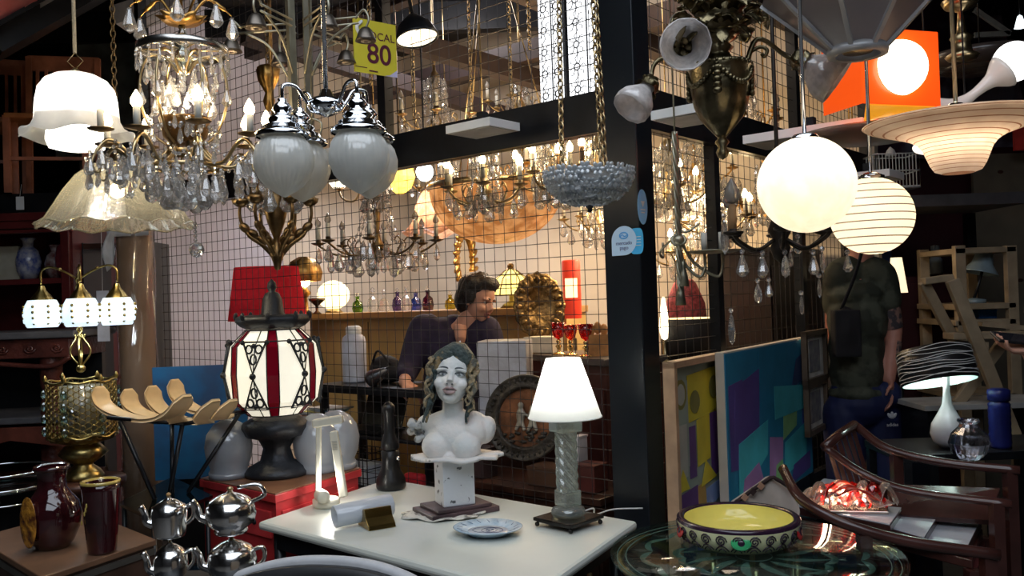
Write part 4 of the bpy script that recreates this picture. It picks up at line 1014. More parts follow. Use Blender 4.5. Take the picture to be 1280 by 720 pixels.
# --- dark crystal chandelier right of it
t, k, p = hang('drop_chandelier', 'dark iron chandelier with big clear teardrop crystals beneath the globes', 975, 300, 2.55, cat='chandelier')
def dx(px): return (px - 975) * k
def dz(py): return (300 - py) * k
DI = mat('dark_iron', (.03, .024, .02), .45, .7, var=.4, bump=.3)
MB().lathe([(0, dz(330)), (.02, dz(322)), (.03, dz(310)), (.02, dz(300)), (.035, dz(288)), (.02, dz(270)), (.01, dz(240)), (.012, dz(200)), (.006, dz(180)), (.006, H - p.z)], 20).build('stem', DI, t)
mb = MB()
for i in range(6):
    a = 2 * pi * i / 6 + .3; R_ = 66 * k
    m_ = MB().tube(spline([(.02 * cos(a), .02 * sin(a), dz(300)), (R_ * .5 * cos(a), R_ * .5 * sin(a), dz(312)), (R_ * .85 * cos(a), R_ * .85 * sin(a), dz(302)), (R_ * cos(a), R_ * sin(a), dz(292))], 5), .006, 8)
    m_.lathe([(0, 0), (.014, 0), (.028, .006), (.03, .012), (.01, .008), (.012, .02), (0, .02)], 14, M=Matrix.Translation((R_ * cos(a), R_ * sin(a), dz(294))))
    m_.build('arm', DI, t)
    MB().lathe([(0, 0), (.011, 0), (.011, .08), (0, .082)], 12).build('candle', mat('kraft_candle', (.42, .24, .11), .7), t, (R_ * cos(a), R_ * sin(a), dz(290)))
    put('bulb', FLAMEO, t, (R_ * cos(a), R_ * sin(a), dz(290) + .082), scale=.075)
for (x, y, s, me) in [(922, 331, .045, DROPB), (912, 292, .075, SPEAR), (948, 332, .04, DROPB), (957, 336, .035, DROPB), (973, 334, .045, DROP), (941, 366, .04, DROP), (959, 362, .03, DROPB), (914, 410, .065, SPEAR), (1013, 333, .04, DROPB), (1028, 330, .045, SPEAR), (1028, 362, .04, SPEAR), (1050, 333, .035, DROPB), (1003, 383, .04, SPEAR), (1004, 308, .03, DROPB), (990, 325, .03, DROP)]:
    L_ = s * 1.45; zz = dz(y) + L_ / 2 * 1.0; dy_ = random.uniform(-.06, .06)
    put('crystal', me, t, (dx(x), dy_, zz), scale=L_); put('bead', BEAD, t, (dx(x), dy_, zz + .008), scale=.016)
    MB().tube([(dx(x), dy_, zz + .01), (dx(x), dy_, dz(300))], .0008, 4).build('crystal_wire', DI, t)
# a second bulb cluster behind
# ================================================================ inside the cage
def chand(px, py, Y, R, n, label, m=BRASS, lit=True, skirt=16, cs=.05, candle=CANDLEW, up=.25, beads=True, arms2=0, lm_=None):
    p = W(px, py, Y); t = thing('crystal_chandelier', label, 'chandelier', tuple(p), random.uniform(0, 1), 'lit chandeliers hung inside the cage')
    MB().lathe([(0, -.09), (.012, -.085), (.03, -.06), (.02, -.04), (.035, -.01), (.02, .02), (.012, .06), (.022, up * .5), (.012, up * .7), (.03, up), (.008, up + .03), (.005, up + .06)], 18).build('stem', m, t)
    MB().tube([(0, 0, up), (0, 0, H - p.z)], .004, 6).build('rod', m, t)
    key = ('arm', m.name, round(R, 2))
    def mk():
        a = MB().tube(spline([(.02, 0, -.02), (R * .4, 0, -.06), (R * .75, 0, -.045), (R, 0, .0)], 5), .0055, 6)
        a.tube(spline([(R * .5, 0, -.055), (R * .62, 0, .0), (R * .52, 0, .03), (R * .45, 0, .01)], 4), .0035, 5)
        a.lathe([(0, 0), (.012, 0), (.034, .01), (.036, .014), (.012, .006), (.014, .03), (0, .03)], 12, M=Matrix.Translation((R, 0, 0)), rf=lambda t_, i: 1 + .08 * cos(8 * t_)); return a.mesh('arm', m)
    am = cached(key, mk); cm = cached(('cand', candle.name), lambda: MB().lathe([(0, 0), (.011, 0), (.011, .075), (0, .077)], 10).mesh('candle', candle))
    for i in range(n):
        a = 2 * pi * i / n; put('arm', am, t, rz=a); c = (R * cos(a), R * sin(a), .02)
        put('candle', cm, t, c); put('bulb', lit if not isinstance(lit, bool) else (FLAME if lit else FLAMEO), t, (c[0], c[1], .095), scale=.05)
        for rr, s in ((R, cs), (R * .8, cs * 1.1)): put('crystal', DROP if i % 2 else DROPB, t, (rr * cos(a), rr * sin(a), -.012 if rr == R else -.05), rz=random.uniform(0, 3), scale=s)
    for i in range(skirt):
        a = 2 * pi * i / skirt; r_ = R * .42; s = cs * random.uniform(.9, 1.6)
        put('crystal', random.choice((DROP, DROPB, SPEAR)), t, (r_ * cos(a), r_ * sin(a), -.05 + .03 * (i % 3)), rz=a, scale=s)
        if beads: put('crystal', random.choice((DROP, DROPB)), t, (.06 * cos(a), .06 * sin(a), up * .9 - .05 * (i % 3)), rz=a, scale=cs)
    if beads:
        def mkb():
            n_ = 43; P_ = []
            for j in range(n_): s = j / (n_ - 1); r_ = .03 + (R * .42 - .03) * s; P_.append((r_, 0, up * (1 - s) - .06 * sin(pi * s)))
            return MB().tube(P_, [.0075 if j % 6 in (2, 3, 4) else .002 for j in range(n_)], 6, smooth=False).mesh('bead_string', CRYS)
        bm_ = cached(('beads', round(R, 3), round(up, 3)), mkb)
        for i in range(8): put('bead_string', bm_, t, rz=2 * pi * i / 8)
    return t, p
DK = BRONZE
chand(472, 305, 4.45, .30, 8, 'dark candelabra style chandelier with tall sleeves hung above the white bottle', DK, False, 20, .085, up=.38)
chand(560, 232, 5.45, .24, 6, 'lit brass crystal chandelier nearest the blue-white bulb lamp', BRASS, True, 18, .07)
chand(606, 238, 4.02, .19, 6, 'lit crystal chandelier hung in front of the big amber glass dome', BRASS, True, 22, .07)
chand(655, 215, 5.3, .28, 8, 'lit brass chandelier seen behind the amber glass dome', GILT, True, 20, .08)
chand(690, 222, 4.1, .17, 6, 'lit crystal chandelier behind the flower bowl chains', BRASS, True, 24, .07)
chand(745, 215, 4.0, .17, 5, 'small lit chandelier with kraft sleeves just behind the flower bowl', BRASS, True, 16, .06, candle=MATS['kraft_candle'])
chand(748, 275, 5.0, .2, 6, 'crystal chandelier hung low beside the black corner pillar', BRASS, True, 26, .08)
chand(836, 240, 4.4, .2, 6, 'lit crystal chandelier just past the pillar behind the rope stem', BRASS, True, 26, .08)
chand(868, 215, 5.2, .22, 6, 'lit gilt chandelier higher up behind the rope stem', GILT, True, 24, .08)
chand(893, 275, 4.6, .2, 6, 'lit crystal chandelier hanging lower beside the cage post', BRASS, True, 24, .08)
chand(858, 318, 5.2, .22, 8, 'lit chandelier low against the cream wall past the pillar', BRASS, True, 20, .08)
chand(960, 255, 4.95, .18, 6, 'unlit chandelier in the dark corner behind the mottled globe', GILT, False, 18, .07)
chand(545, 150, 4.9, .22, 6, 'unlit glass chandelier above the beam by the first cage post', BRASS, False, 22, .06)
chand(650, 130, 5.75, .22, 6, 'unlit chandelier above the beam left of the patterned light box', BRASS, False, 20, .06)
chand(930, 150, 4.6, .2, 5, 'unlit chandelier above the right beam behind the bronze urn', GILT, False, 16, .06)
for q, (px, py, Y) in enumerate(((612, 150, 4.2), (700, 185, 4.4), (845, 215, 4.7))): 
    c = W(px, py, Y); light(tuple(c), 5, (1, .7, .38), .05)  # warm point fills added among the chandeliers, no fitting of their own

def insd(name, label, px, py, Y, rz=0, cat='lamp', group=None):
    p = W(px, py, Y); return thing(name, label, cat, tuple(p), rz, group), Y / F, p
# amber marbled dome
t, k, p = insd('dome_pendant', 'huge amber marbled glass dome pendant glowing inside the cage', 622, 305, 4.7)
AM = shade_mat('amber_marble', (.66, .40, .20), .55, .08, nscale=16, col2=(.40, .20, .08), bump=.2)
Rd = 83 * k
MB().lathe([(Rd * sin(a), Rd * .82 * (1 - cos(a))) for a in [pi / 2 * i / 16 for i in range(17)]] + [(Rd * 1.02, Rd * .84), (Rd * 1.02, Rd * .88)], 56).build('glass_dome', AM, t)
MB().lathe([(Rd * 1.02, Rd * .82), (Rd * 1.05, Rd * .85), (Rd * 1.03, Rd * .9)], 48).build('brass_rim', BRASS, t)
for i in range(3): a = 2 * pi * i / 3; MB().tube([(Rd * cos(a), Rd * sin(a), Rd * .88), (0, 0, H - p.z)], .004, 6).build('hanging_rod', BRASS, t)
light((0, 0, Rd * .9), 4, (1, .75, .48), .06, t)
# pinkish petal glass lamp
t, k, p = insd('petal_pendant', 'rosy crackled glass petal pendant left of the amber dome', 548, 292, 5.1)
PK = shade_mat('pink_crackle', (.85, .50, .36), .6, .1, noise=.35, nscale=40)
MB().lathe([(10 * k, 60 * k), (18 * k, 52 * k), (26 * k, 36 * k), (30 * k, 16 * k), (38 * k, 2 * k), (44 * k, 0)], 40, rf=lambda a, i: 1 + .06 * cos(6 * a), zf=lambda a, i: (.02 * cos(6 * a) if i > 3 else 0)).build('lamp_shade', PK, t)
MB().tube([(0, 0, 58 * k), (0, 0, H - p.z)], .004, 6).build('rod', BRASS, t); light((0, 0, 26 * k), 5, (1, .75, .5), .03, t)
# blue-white spot bulb and yellow glass lamps, cup sconce
t, k, p = insd('spot_lamp', 'bluish white lit bulb lamp under the beam', 531, 215, 4.6)
MB().ball((0, 0, 0), (.045, .045, .05), 18, 12).build('bulb', mat('blue_white_glow', (.8, .9, 1), emit=9, ecol=(.72, .85, 1), var=0), t)
MB().lathe([(.02, .04), (.03, .06), (.02, .10), (.005, .11), (.005, H - p.z)], 14).build('socket', BLACKM, t)
t, k, p = insd('yellow_lamp', 'amber yellow glass lantern left of the bluish bulb', 500, 222, 4.8)
MB().lathe([(.02, -.09), (.06, -.06), (.085, 0), (.07, .06), (.03, .09)], 10, smooth=False).build('glass_shade', shade_mat('yellow_glass', (.95, .62, .12), .7, .1, noise=.3), t)
MB().lathe([(.03, .09), (.035, .1), (.005, .13), (.005, H - p.z)], 12).build('cap', BRONZE, t); light((0, 0, 0), 3, (1, .8, .4), .02, t)
t, k, p = insd('cup_sconce', 'white glass cup lamp on a curved brass arm, lit', 423, 228, 4.9)
MB().lathe([(0, -.04), (.03, -.035), (.055, 0), (.068, .06), (.07, .065)], 28).build('glass_cup', mat('cup_glow2', (1, .93, .8), emit=2.4, ecol=(1, .87, .65), var=.02), t)
MB().tube(spline([(0, 0, -.04), (.02, 0, -.09), (.08, 0, -.11), (.12, 0, -.05), (.14, 0, .1), (.14, 0, H - p.z)], 5), .006, 7).build('arm', BRASS, t)
MB().lathe([(0, -.05), (.02, -.045), (.035, -.03), (.0, -.028)], 16).build('holder', BRASS, t)

# yellow wood back counter with things on it
def slab(c0, c1, dep, z0, z1, name, label, cat, m, extra=None, bev=.004):
    a, b = V((c0.x, c0.y, 0)), V((c1.x, c1.y, 0)); d = b - a; an = atan2(d.y, d.x); c = (a + b) / 2
    t = thing(name, label, cat, (c.x, c.y, z0 if z0 > .1 else 0), an)
    return t, d.length, an
zc = 1.44
t, L_, an = slab(W(385, 400, 5.5), W(706, 380, 4.85), .35, 0, zc, 'counter', 'long yellow wood counter against which the man leans', 'counter', None)
YW = mat('yellow_wood', (.62, .42, .16), .45, var=.1, scale=3)
MB().box((0, .2, zc / 2 - .02), (L_, .36, zc - .04)).build('carcass', YW, t)
MB().box((0, .18, zc - .02), (L_ + .02, .44, .04)).build('worktop', mat('worktop_wood', (.50, .30, .12), .35, var=.1, scale=5), t, bevel=.003)
mb = MB()
for q in range(1, 4): mb.box((-L_ / 2 + q * L_ / 4, .017, zc / 2), (.006, .006, zc - .12))
mb.build('panel_joint', mat('joint_dark', (.2, .12, .05), .6), t)
def oncounter(px, f=.5):
    """a point on the counter top under the pixel column"""
    s = (px - 385) / 321; c0 = W(385, 400, 5.5); c1 = W(706, 380, 4.85); q = c0.lerp(c1, s); d = (c1 - c0).normalized(); nrm = V((-d.y, d.x, 0)).normalized()
    r = ray(px, 380); r = V((r.x, r.y, 0)) / r.y
    # walk along the ray until it reaches the line shifted back by f*.36
    base = V((c0.x, c0.y, 0)) + nrm * (.36 * f); dd = V((c1.x - c0.x, c1.y - c0.y, 0))
    det = r.x * (-dd.y) + dd.x * r.y; s_ = (base.x * (-dd.y) + dd.x * base.y) / det
    return V((r.x * s_, r.y * s_, zc + .001))
b = oncounter(417, .6)
t = thing('globe_table_lamp', 'lit round white glass table lamp on the yellow counter', 'lamp', tuple(b))
MB().lathe([(0, 0), (.06, 0), (.05, .015), (.035, .03)], 20).build('base', BRASS, t)
MB().ball((0, 0, .115), (.105, .105, .095), 28, 18).build('glass_globe', mat('warm_globe', (1, .9, .65), emit=1.7, ecol=(1, .86, .5), var=.03), t)
BOT = [('green', 447, .1, (.25, .45, .05)), ('clear', 466, .13, (.8, .85, .9)), ('clear', 480, .11, (.8, .82, .85)), ('violet', 497, .12, (.3, .2, .5)), ('clear', 508, .13, (.75, .8, .9)), ('blue', 520, .11, (.15, .25, .7)), ('purple', 535, .12, (.25, .06, .2)), ('yellow', 563, .09, (.7, .6, .1))]
for i, (nm, px, h, c) in enumerate(BOT):
    b = oncounter(px, .35 + .3 * (i % 2))
    lab = {'green': 'squat green glass jar beside the lit round table lamp', 'violet': 'violet cut glass bottle on the yellow counter', 'blue': 'deep blue glass bottle on the yellow counter', 'purple': 'dark purple glass bottle on the yellow counter', 'yellow': 'small yellow glass pot behind the leaning man'}.get(nm)
    if nm == 'clear': lab = ['clear faceted glass decanter next to the green jar', 'clear faceted glass decanter left of the violet bottle', 'clear faceted glass decanter left of the deep blue bottle'][[466, 480, 508].index(px)]
    t = thing('glass_bottle', lab, 'bottle', tuple(b), group='glassware on the yellow counter')
    MB().lathe([(0, 0), (.03, 0), (.036, h * .25), (.03, h * .6), (.012, h * .75), (.012, h * .95), (.018, h), (.01, h)], 8 if nm == 'clear' else 16, smooth=nm != 'clear').build('body', CRYS if nm == 'clear' else glass_mat('glass_' + nm, c, .02, .3, glossy=.1), t)
    MB().ball((0, 0, h + .012), .013, 8, 6, smooth=False).build('stopper', CRYS, t)
# tall candle-lit lamp beside red shade
t, k, p = insd('gilt_table_lamp', 'small gilt leaf lamp with a glowing bulb beside the red shade', 382, 392, 5.3, cat='lamp')
t.location.z = zc + .001
MB().lathe([(0, 0), (.05, 0), (.02, .03), (.015, .1), (.04, .13), (.012, .16), (0, .2)], 18).build('base', GILT, t)
MB().ball((0, 0, .2), .035, 12, 8).build('bulb', BULB_ON, t)
MB().lathe([(.09, .2), (.10, .25), (.08, .32), (.03, .35)], 20, rf=lambda a, i: 1 + .12 * cos(7 * a)).build('leaf_shade', GILT, t)
t, k, p = insd('small_bowl', 'little dark bronze footed bowl left of the round lit lamp', 396, 380, 5.2, cat='bowl'); t.location.z = zc + .001
MB().lathe([(0, 0), (.03, 0), (.008, .02), (.01, .05), (.045, .08), (.05, .095), (.04, .085), (0, .06)], 18).build('bowl', BRONZE, t)
# red drum shade lamp
t, k, p = insd('red_lamp', 'table lamp with a big red drum shade standing behind the black lantern', 335, 400, 4.9)
zl = p.z
RS = shade_mat('red_shade', (.62, .03, .045), .45, 0, noise=.12, nscale=50)
MB().lathe([(48 * k, 0), (39 * k, 66 * k)], 48).build('lamp_shade', RS, t)
MB().lathe([(0, -zl), (.12, -zl), (.12, -zl + .02), (.03, -zl + .05), (.02, -.2), (.012, .1)], 24).build('stand', BRASS, t)
light((0, 0, 22 * k), 6, (1, .85, .7), .03, t); MB().ball((0, 0, 22 * k), .03).build('bulb', MATS['lamp_bulb'], t)
# oval gilt mirror
t, k, p = insd('oval_mirror', 'oval mirror in a carved gilt leaf frame on the cage wall', 581, 326, 6.1, cat='mirror')
t.rotation_euler = (pi / 2, 0, AR + .2)
rx_, rz2 = 17 * k, 29 * k
M = Matrix.Diagonal((rx_, rz2, 1, 1))
MB().lathe([(0, 0), (1, 0)], 40, M=M).build('mirror_glass', mat('mirror_silver', (.7, .68, .65), .05, 1, var=0), t)
mb = MB(); mb.tube([(rx_ * 1.08 * cos(a), rz2 * 1.06 * sin(a), .0) for a in [2 * pi * i / 40 for i in range(40)]], .02, 8, True)
for i in range(22):
    a = 2 * pi * i / 22; mb.ball((rx_ * 1.28 * cos(a), rz2 * 1.2 * sin(a), .01), (.05, .02, .015), 8, 6, rot=(0, 0, a + .5))
mb.build('frame', GILT, t)
# tiffany lamp
t, k, p = insd('leaded_lamp', 'leaded yellow glass table lamp right of the leaning man', 640, 388, 5.1); t.location.z = zc + .001; zz = p.z - zc
LG = mat('leaded_glass', (.8, .7, .2), .3, emit=1.5, ecol=(.95, .8, .25), scale=30, col2=(.35, .45, .05))
MB().lathe([(28 * k, 16 * k), (27 * k, 22 * k), (20 * k, 36 * k), (8 * k, 46 * k), (3 * k, 48 * k)], 12, smooth=False).build('lamp_shade', LG, t)
mb = MB()
for i in range(12):
    a = 2 * pi * i / 12; mb.tube([(r * k * cos(a), r * k * sin(a), z * k) for r, z in [(28, 15), (27, 22), (20, 36), (8, 46), (3, 49)]], .004, 5)
for r, z in ((28, 16), (24, 29), (15, 41)): mb.tube([(r * k * cos(2 * pi * i / 24), r * k * sin(2 * pi * i / 24), z * k) for i in range(24)], .004, 5, True)
mb.ball((0, 0, 52 * k), .02).build('lead_frame', BRONZE, t)
MB().lathe([(0, 0), (.07, 0), (.05, .02), (.015, .04), (.012, 46 * k), (0, 46 * k)], 18).build('base', BRONZE, t)
# brass embossed tray
t, k, p = insd('brass_tray', 'embossed oval brass tray with scalloped edge standing right of the man', 673, 383, 4.55, cat='tray')
t.rotation_euler = (radians(82), 0, radians(14))
TRM = mat('embossed_brass', (.20, .13, .055), .35, 1, var=.6, scale=22, bump=1, bscale=45)
sc = Matrix.Diagonal((1, 1.28, 1, 1)); r_ = 33 * k
MB().lathe([(0, 0), (r_ * .52, 0), (r_ * .58, .012), (r_ * .66, .006), (r_ * .95, .02), (r_, .018)], 72, M=sc, rf=lambda a, i: 1 + (.035 * cos(16 * a) if i > 4 else 0)).build('tray_body', TRM, t, solid=.004)
mb = MB()
for i in range(20):
    a = 2 * pi * i / 20; mb.ball((r_ * .8 * cos(a), r_ * .8 * 1.28 * sin(a), .018), (.022, .014, .012), 8, 6, rot=(0, 0, a))
mb.build('embossed_flowers', TRM, t)
# cabinet on the right inside, tops at y~445
cz_ = W(725, 445, 4.1).z
t, L_, an = slab(W(664, 445, 4.38), W(757, 445, 3.83), .3, 0, cz_, 'side_cabinet', 'dark brown cabinet behind the lit table lamp, red glasses on top', 'cabinet', None)
MB().box((0, .17, cz_ / 2 - .015), (L_, .34, cz_ - .03)).build('body', mat('red_brown', (.07, .02, .015), .4, var=.2), t); MB().box((0, .165, cz_ - .015), (L_ + .03, .37, .03)).build('top', mat('grey_top', (.10, .08, .07), .35), t, bevel=.003)
for q in (-1, 1): 
    d_ = MB().box((q * L_ / 4, -.006, cz_ / 2 - .05), (L_ / 2 - .02, .012, cz_ - .16)).build('door', MATS['red_brown'], t, bevel=.003); MB().ball((q * .02, -.02, cz_ - .3), .012).build('knob', BRASS, d_)
cab = t
RG = glass_mat('red_glass', (.9, .05, .01), .02, .25, glossy=.12); OG = glass_mat('orange_glass', (.95, .25, .05), .02, .25, glossy=.12)
def on_z(px, py, z): return G(px, py, z)
for i, (px, lab, m, h) in enumerate(((699, 'red glass goblet on a gilt stem, nearest the brass tray', RG, .155), (714, 'orange glass goblet between the two red ones', OG, .145), (733, 'red glass goblet nearest the wooden ornament', RG, .15))):
    Y_ = 4.25 - .006 * (px - 699); b = W(px, 445, Y_); 
    t = thing('goblet', lab, 'goblet', (b.x, b.y, cz_ + .001), group='coloured goblets on the side cabinet')
    MB().lathe([(0, 0), (.034, 0), (.03, .006), (.008, .012), (.01, .03), (.018, .04), (.008, .05), (.014, .065), (.006, .075)], 14).build('stem', mat('shiny_gilt', (.85, .6, .25), .12, 1), t)
    MB().lathe([(.006, .075), (.022, .085), (.03, .11), (.036, h), (.034, h), (.027, .11), (0, .085)], 20).build('bowl', m, t)
b = W(748, 445, 4.05); t = thing('wooden_ornament', 'carved orange wood ornament at the cabinet end beside the pillar', 'ornament', (b.x, b.y, cz_ + .001))
OW = mat('orange_wood', (.55, .25, .08), .5, var=.25, scale=20)
mb = MB().box((0, 0, .05), (.09, .05, .1)); 
for q in range(3): mb.ball((-.03 + .03 * q, 0, .12 + .01 * (q % 2)), (.018, .018, .03))
mb.build('carved_body', OW, t)
# red shade lamp tall behind
b = W(716, 400, 4.75); t = thing('column_lamp', 'tall red cylinder lamp glowing beside the brass tray', 'lamp', (b.x, b.y, 0))
MB().lathe([(0, 0), (.1, 0), (.1, .02), (.02, .04), (.02, b.z - .1)], 20).build('stand', BRASS, t)
MB().lathe([(.05, W(716, 398, 4.75).z), (.05, W(716, 327, 4.75).z), (.045, W(716, 325, 4.75).z), (0, W(716, 325, 4.75).z)], 24).build('shade', mat('red_glow', (.7, .04, .02), .4, emit=.2, ecol=(1, .08, .03), var=.1), t)
MB().lathe([(.051, W(716, 372, 4.75).z), (.051, W(716, 348, 4.75).z)], 24, a0=-2.4, a1=-1.0).build('lit_window', mat('amber_glow', (1, .7, .4), emit=2, ecol=(1, .6, .3), var=.05), t)

# white plastic bottle, black bag and clutter on the shelf behind the wire
sh_z = W(445, 486, 4.3).z
t, L_, an = slab(W(395, 490, 4.62), W(575, 486, 3.98), .3, 0, sh_z, 'work_desk', 'black steel work shelf behind the wire with papers underneath', 'desk', None)
MB().box((0, .16, sh_z - .02), (L_, .32, .04)).build('top', BLACKM, t)
for x in (-L_ / 2 + .03, .02, L_ / 2 - .03):
    for y in (.03, .29): MB().box((x, y, (sh_z - .04) / 2), (.035, .035, sh_z - .04)).build('post', BLACKM, t)
for z in (.55, .82): MB().box((0, .16, z), (L_ - .05, .3, .02)).build('shelf', BLACKM, t)
desk_an = an; dk = t
def on_desk(px, f, z):
    c0 = W(395, 490, 4.62); c1 = W(575, 486, 3.98); d = V((c1.x - c0.x, c1.y - c0.y, 0)); nrm = V((-d.y, d.x, 0)).normalized(); base = V((c0.x, c0.y, 0)) + nrm * f
    r = ray(px, 450); r = V((r.x, r.y, 0)) / r.y; det = r.x * (-d.y) + d.x * r.y; s_ = (base.x * (-d.y) + d.x * base.y) / det
    return V((r.x * s_, r.y * s_, z))
b = on_desk(443, .16, sh_z + .001)
t = thing('white_bottle', 'tall white plastic bottle with a screw cap on the black shelf', 'bottle', tuple(b))
MB().lathe([(0, 0), (.06, 0), (.064, .01), (.064, .215), (.058, .24), (.04, .255), (.038, .262)], 28).build('body', mat('milky_plastic', (.66, .68, .80), .35), t)
MB().lathe([(.042, .258), (.042, .29), (.03, .3), (0, .3)], 24).build('cap', WHITEP, t)
b = on_desk(482, .2, sh_z + .001)
t = thing('handbag', 'black soft bag slumped on the shelf between bottle and man', 'bag', tuple(b), desk_an)
m_ = MB().ball((0, 0, .07), (.10, .07, .075), 20, 12).ball((.03, 0, .05), (.11, .06, .05), 16, 10); blob(m_, 'body', mat('black_cloth', (.012, .01, .012), .8, bump=.3), t, voxel=.012)
MB().tube(spline([(-.05, -.05, .1), (.02, -.07, .17), (.09, -.05, .1)], 6), .006, 6).build('strap', MATS['black_cloth'], t)
b = on_desk(472, .03, sh_z + .001)
t = thing('metal_scoop', 'grey metal lamp head lying on the black shelf edge', 'lamp head', tuple(b), desk_an)
M = Matrix.Rotation(1.15, 4, 'Y')
MB().lathe([(.004, .13), (.014, .12), (.03, .07), (.042, .02), (.043, .0), (.04, .001), (.026, .07), (.004, .11)], 20, M=Matrix.Translation((-.05, 0, .035)) @ M).build('reflector', mat('grey_metal', (.2, .2, .22), .35, .9), t)
MB().tube([(.03, 0, .075), (.08, 0, .1)], .006, 6).build('stem', BLACKM, t)
# objects on the lower shelves
cols = [(.5, .06, .06), (.7, .6, .1), (.1, .25, .5), (.75, .7, .65), (.12, .35, .2), (.6, .3, .1)]
nm = ['red', 'yellow', 'blue', 'cream', 'green', 'orange']
for i in range(10):
    b = on_desk(396 + 4 * (i % 5), .10, .83); b.z = .831 + .1 + .0115 * i
    t = thing('magazine', f'{nm[i % 6]} covered magazine in the heap left of the white bottle, layer {["lowest", "second", "third", "fourth", "fifth", "sixth", "seventh", "eighth", "ninth", "top"][i]}', 'magazine', (b.x, b.y, b.z - .1), desk_an + random.uniform(-.2, .2), 'magazines heaped behind the wire')
    MB().box((0, 0, 0.005), (.20, .14, .008)).build('pages', PAPER, t); MB().box((0, 0, .01), (.203, .143, .0015)).build('cover', mat('cover_' + nm[i % 6], cols[i % 6], .3, scale=40, var=.4), t)
b = on_desk(462, .12, .831); t = thing('laptop', 'half open dark laptop under the black shelf', 'laptop', tuple(b), desk_an)
MB().box((0, 0, .012), (.3, .2, .018)).build('keyboard_base', BLACKP, t, bevel=.003); MB().box((0, .10, .11), (.3, .012, .19), rot=(-.35, 0, 0)).build('screen', mat('dull_screen', (.05, .05, .045), .25), t, bevel=.003)
b = on_desk(450, .12, .561); t = thing('wire_basket', 'black wire basket holding white papers below the laptop', 'basket', tuple(b), desk_an)
mb = MB()
for i in range(9): x = -.13 + .0325 * i; mb.tube([(x, -.09, 0), (x, -.09, .17)], .0025, 4).tube([(x, .09, 0), (x, .09, .17)], .0025, 4).tube([(x, -.09, 0), (x, .09, 0)], .0025, 4)
for z in (.0, .045, .09, .135, .17): mb.tube([(-.13, -.09, z), (.13, -.09, z), (.13, .09, z), (-.13, .09, z)], .0025, 4, True)
mb.build('wire_frame', BLACKM, t)
for i in range(3): tag(put('paper_stack', MB().box((0, 0, .015), (.2, .14, .03)).mesh('paper_stack', PAPER), None, (b.x, b.y, b.z + .004 + .034 * i), desk_an), ['lowest white paper block in the wire basket', 'middle white paper block in the wire basket', 'top white paper block in the wire basket'][i], 'paper', 'paper blocks in the basket')
b = on_desk(514, .1, .831); t = thing('red_purse', 'small bright red purse on the shelf behind the bust', 'purse', tuple(on_desk(514, .06, .561)), desk_an)
MB().box((0, 0, .05), (.12, .05, .1)).build('body', mat('red_leather', (.6, .03, .04), .4), t, bevel=.015); MB().box((0, -.03, .05), (.10, .012, .025)).build('flap', mat('red_dark', (.35, .02, .03), .4), t)

# long dark sideboard behind the bust with relief plate and boxes
t, L_, an = slab(W(560, 590, 3.85), W(748, 590, 3.34), .3, 0, .72, 'sideboard', 'low dark sideboard behind the wire, round relief plate standing on it', 'sideboard', None)
MB().box((0, .15, .36), (L_, .28, .66)).build('body', DWOOD, t); MB().box((0, .15, .705), (L_ + .02, .32, .03)).build('top', DWOOD, t, bevel=.004)
for q in range(3): d_ = MB().box((-L_ / 3 + q * L_ / 3, .012, .36), (L_ / 3 - .03, .02, .56)).build('door', DWOOD, t, bevel=.004); MB().ball((-L_ / 3 + q * L_ / 3 + .08, -.005, .42), .012).build('knob', BRASS, d_)
t, k, p = insd('relief_plate', 'large round dark relief plate with two raised figures, behind the table lamp', 657, 522, 3.68, cat='plate')
t.rotation_euler = (radians(80), 0, radians(-22))
RPm = mat('relief_dark', (.06, .05, .04), .4, .5, var=.4, scale=18, bump=.7, bscale=50); RPc = mat('relief_centre', (.20, .08, .035), .4, .4, var=.5, scale=14, bump=.5)
r_ = 54 * k
MB().lathe([(0, 0), (r_ * .68, 0)], 48).build('centre', RPc, t)
MB().lathe([(r_ * .66, -.004), (r_ * .70, .02), (r_ * .74, .02), (r_ * .8, .012), (r_ * .93, .016), (r_ * .97, .026), (r_, .012), (r_ * .97, -.006), (r_ * .66, -.008)], 64).build('rim', RPm, t)
mb = MB()
for i in range(40):
    a = 2 * pi * i / 40; mb.ball((r_ * .865 * cos(a), r_ * .865 * sin(a), .017), (.010, .006, .006), 8, 6, rot=(0, 0, a))
mb.build('rim_beading', RPm, t)
FGm = mat('relief_figures', (.42, .38, .30), .45, .3, var=.4, bump=.4)
mb = MB()
for x, s in ((-.02, 1), (.035, .8)):
    mb.ball((x, .05 * s, .01), (.014, .016, .012)).ball((x, .01, .008), (.02, .036, .014)).tube([(x, -.01, .008), (x - .02, -.055, .008)], [.013, .007], 8).tube([(x, -.01, .008), (x + .02, -.055, .008)], [.013, .007], 8).tube([(x, .03, .012), (x + .035, .005, .012)], [.007, .005], 8)
blob(mb, 'figures', FGm, t, voxel=.004)
mb = MB(); rnd = random.Random(4)
for i in range(26): mb.ball((rnd.uniform(-.1, .1), -.075 + rnd.uniform(-.03, .02), .004), (rnd.uniform(.008, .018), .008, .006), 8, 5)
mb.build('relief_leaves', RPm, t)
b = W(632, 470, 4.0); zb = W(632, 427, 4.0).z
t = thing('wrapped_box', 'pale box wrapped in translucent plastic behind the bust', 'box', (b.x, b.y + .16, .0), radians(-10))
WB = mat('plastic_wrap', (.58, .57, .60), .35, scale=14, col2=(.72, .72, .78), bump=.4, coat=.4)
MB().box((0, 0, zb - .2), (.235, .2, .4)).build('box_body', WB, t, bevel=.006)
mb = MB().box((0, 0, (zb - .4) / 2), (.26, .26, zb - .4)); mb.build('stool', DWOOD, t)
b = W(681, 445, 4.3); t = thing('carton', 'small cream carton under the brass tray', 'box', (b.x, b.y + .12, cz_ + .002), radians(-30))
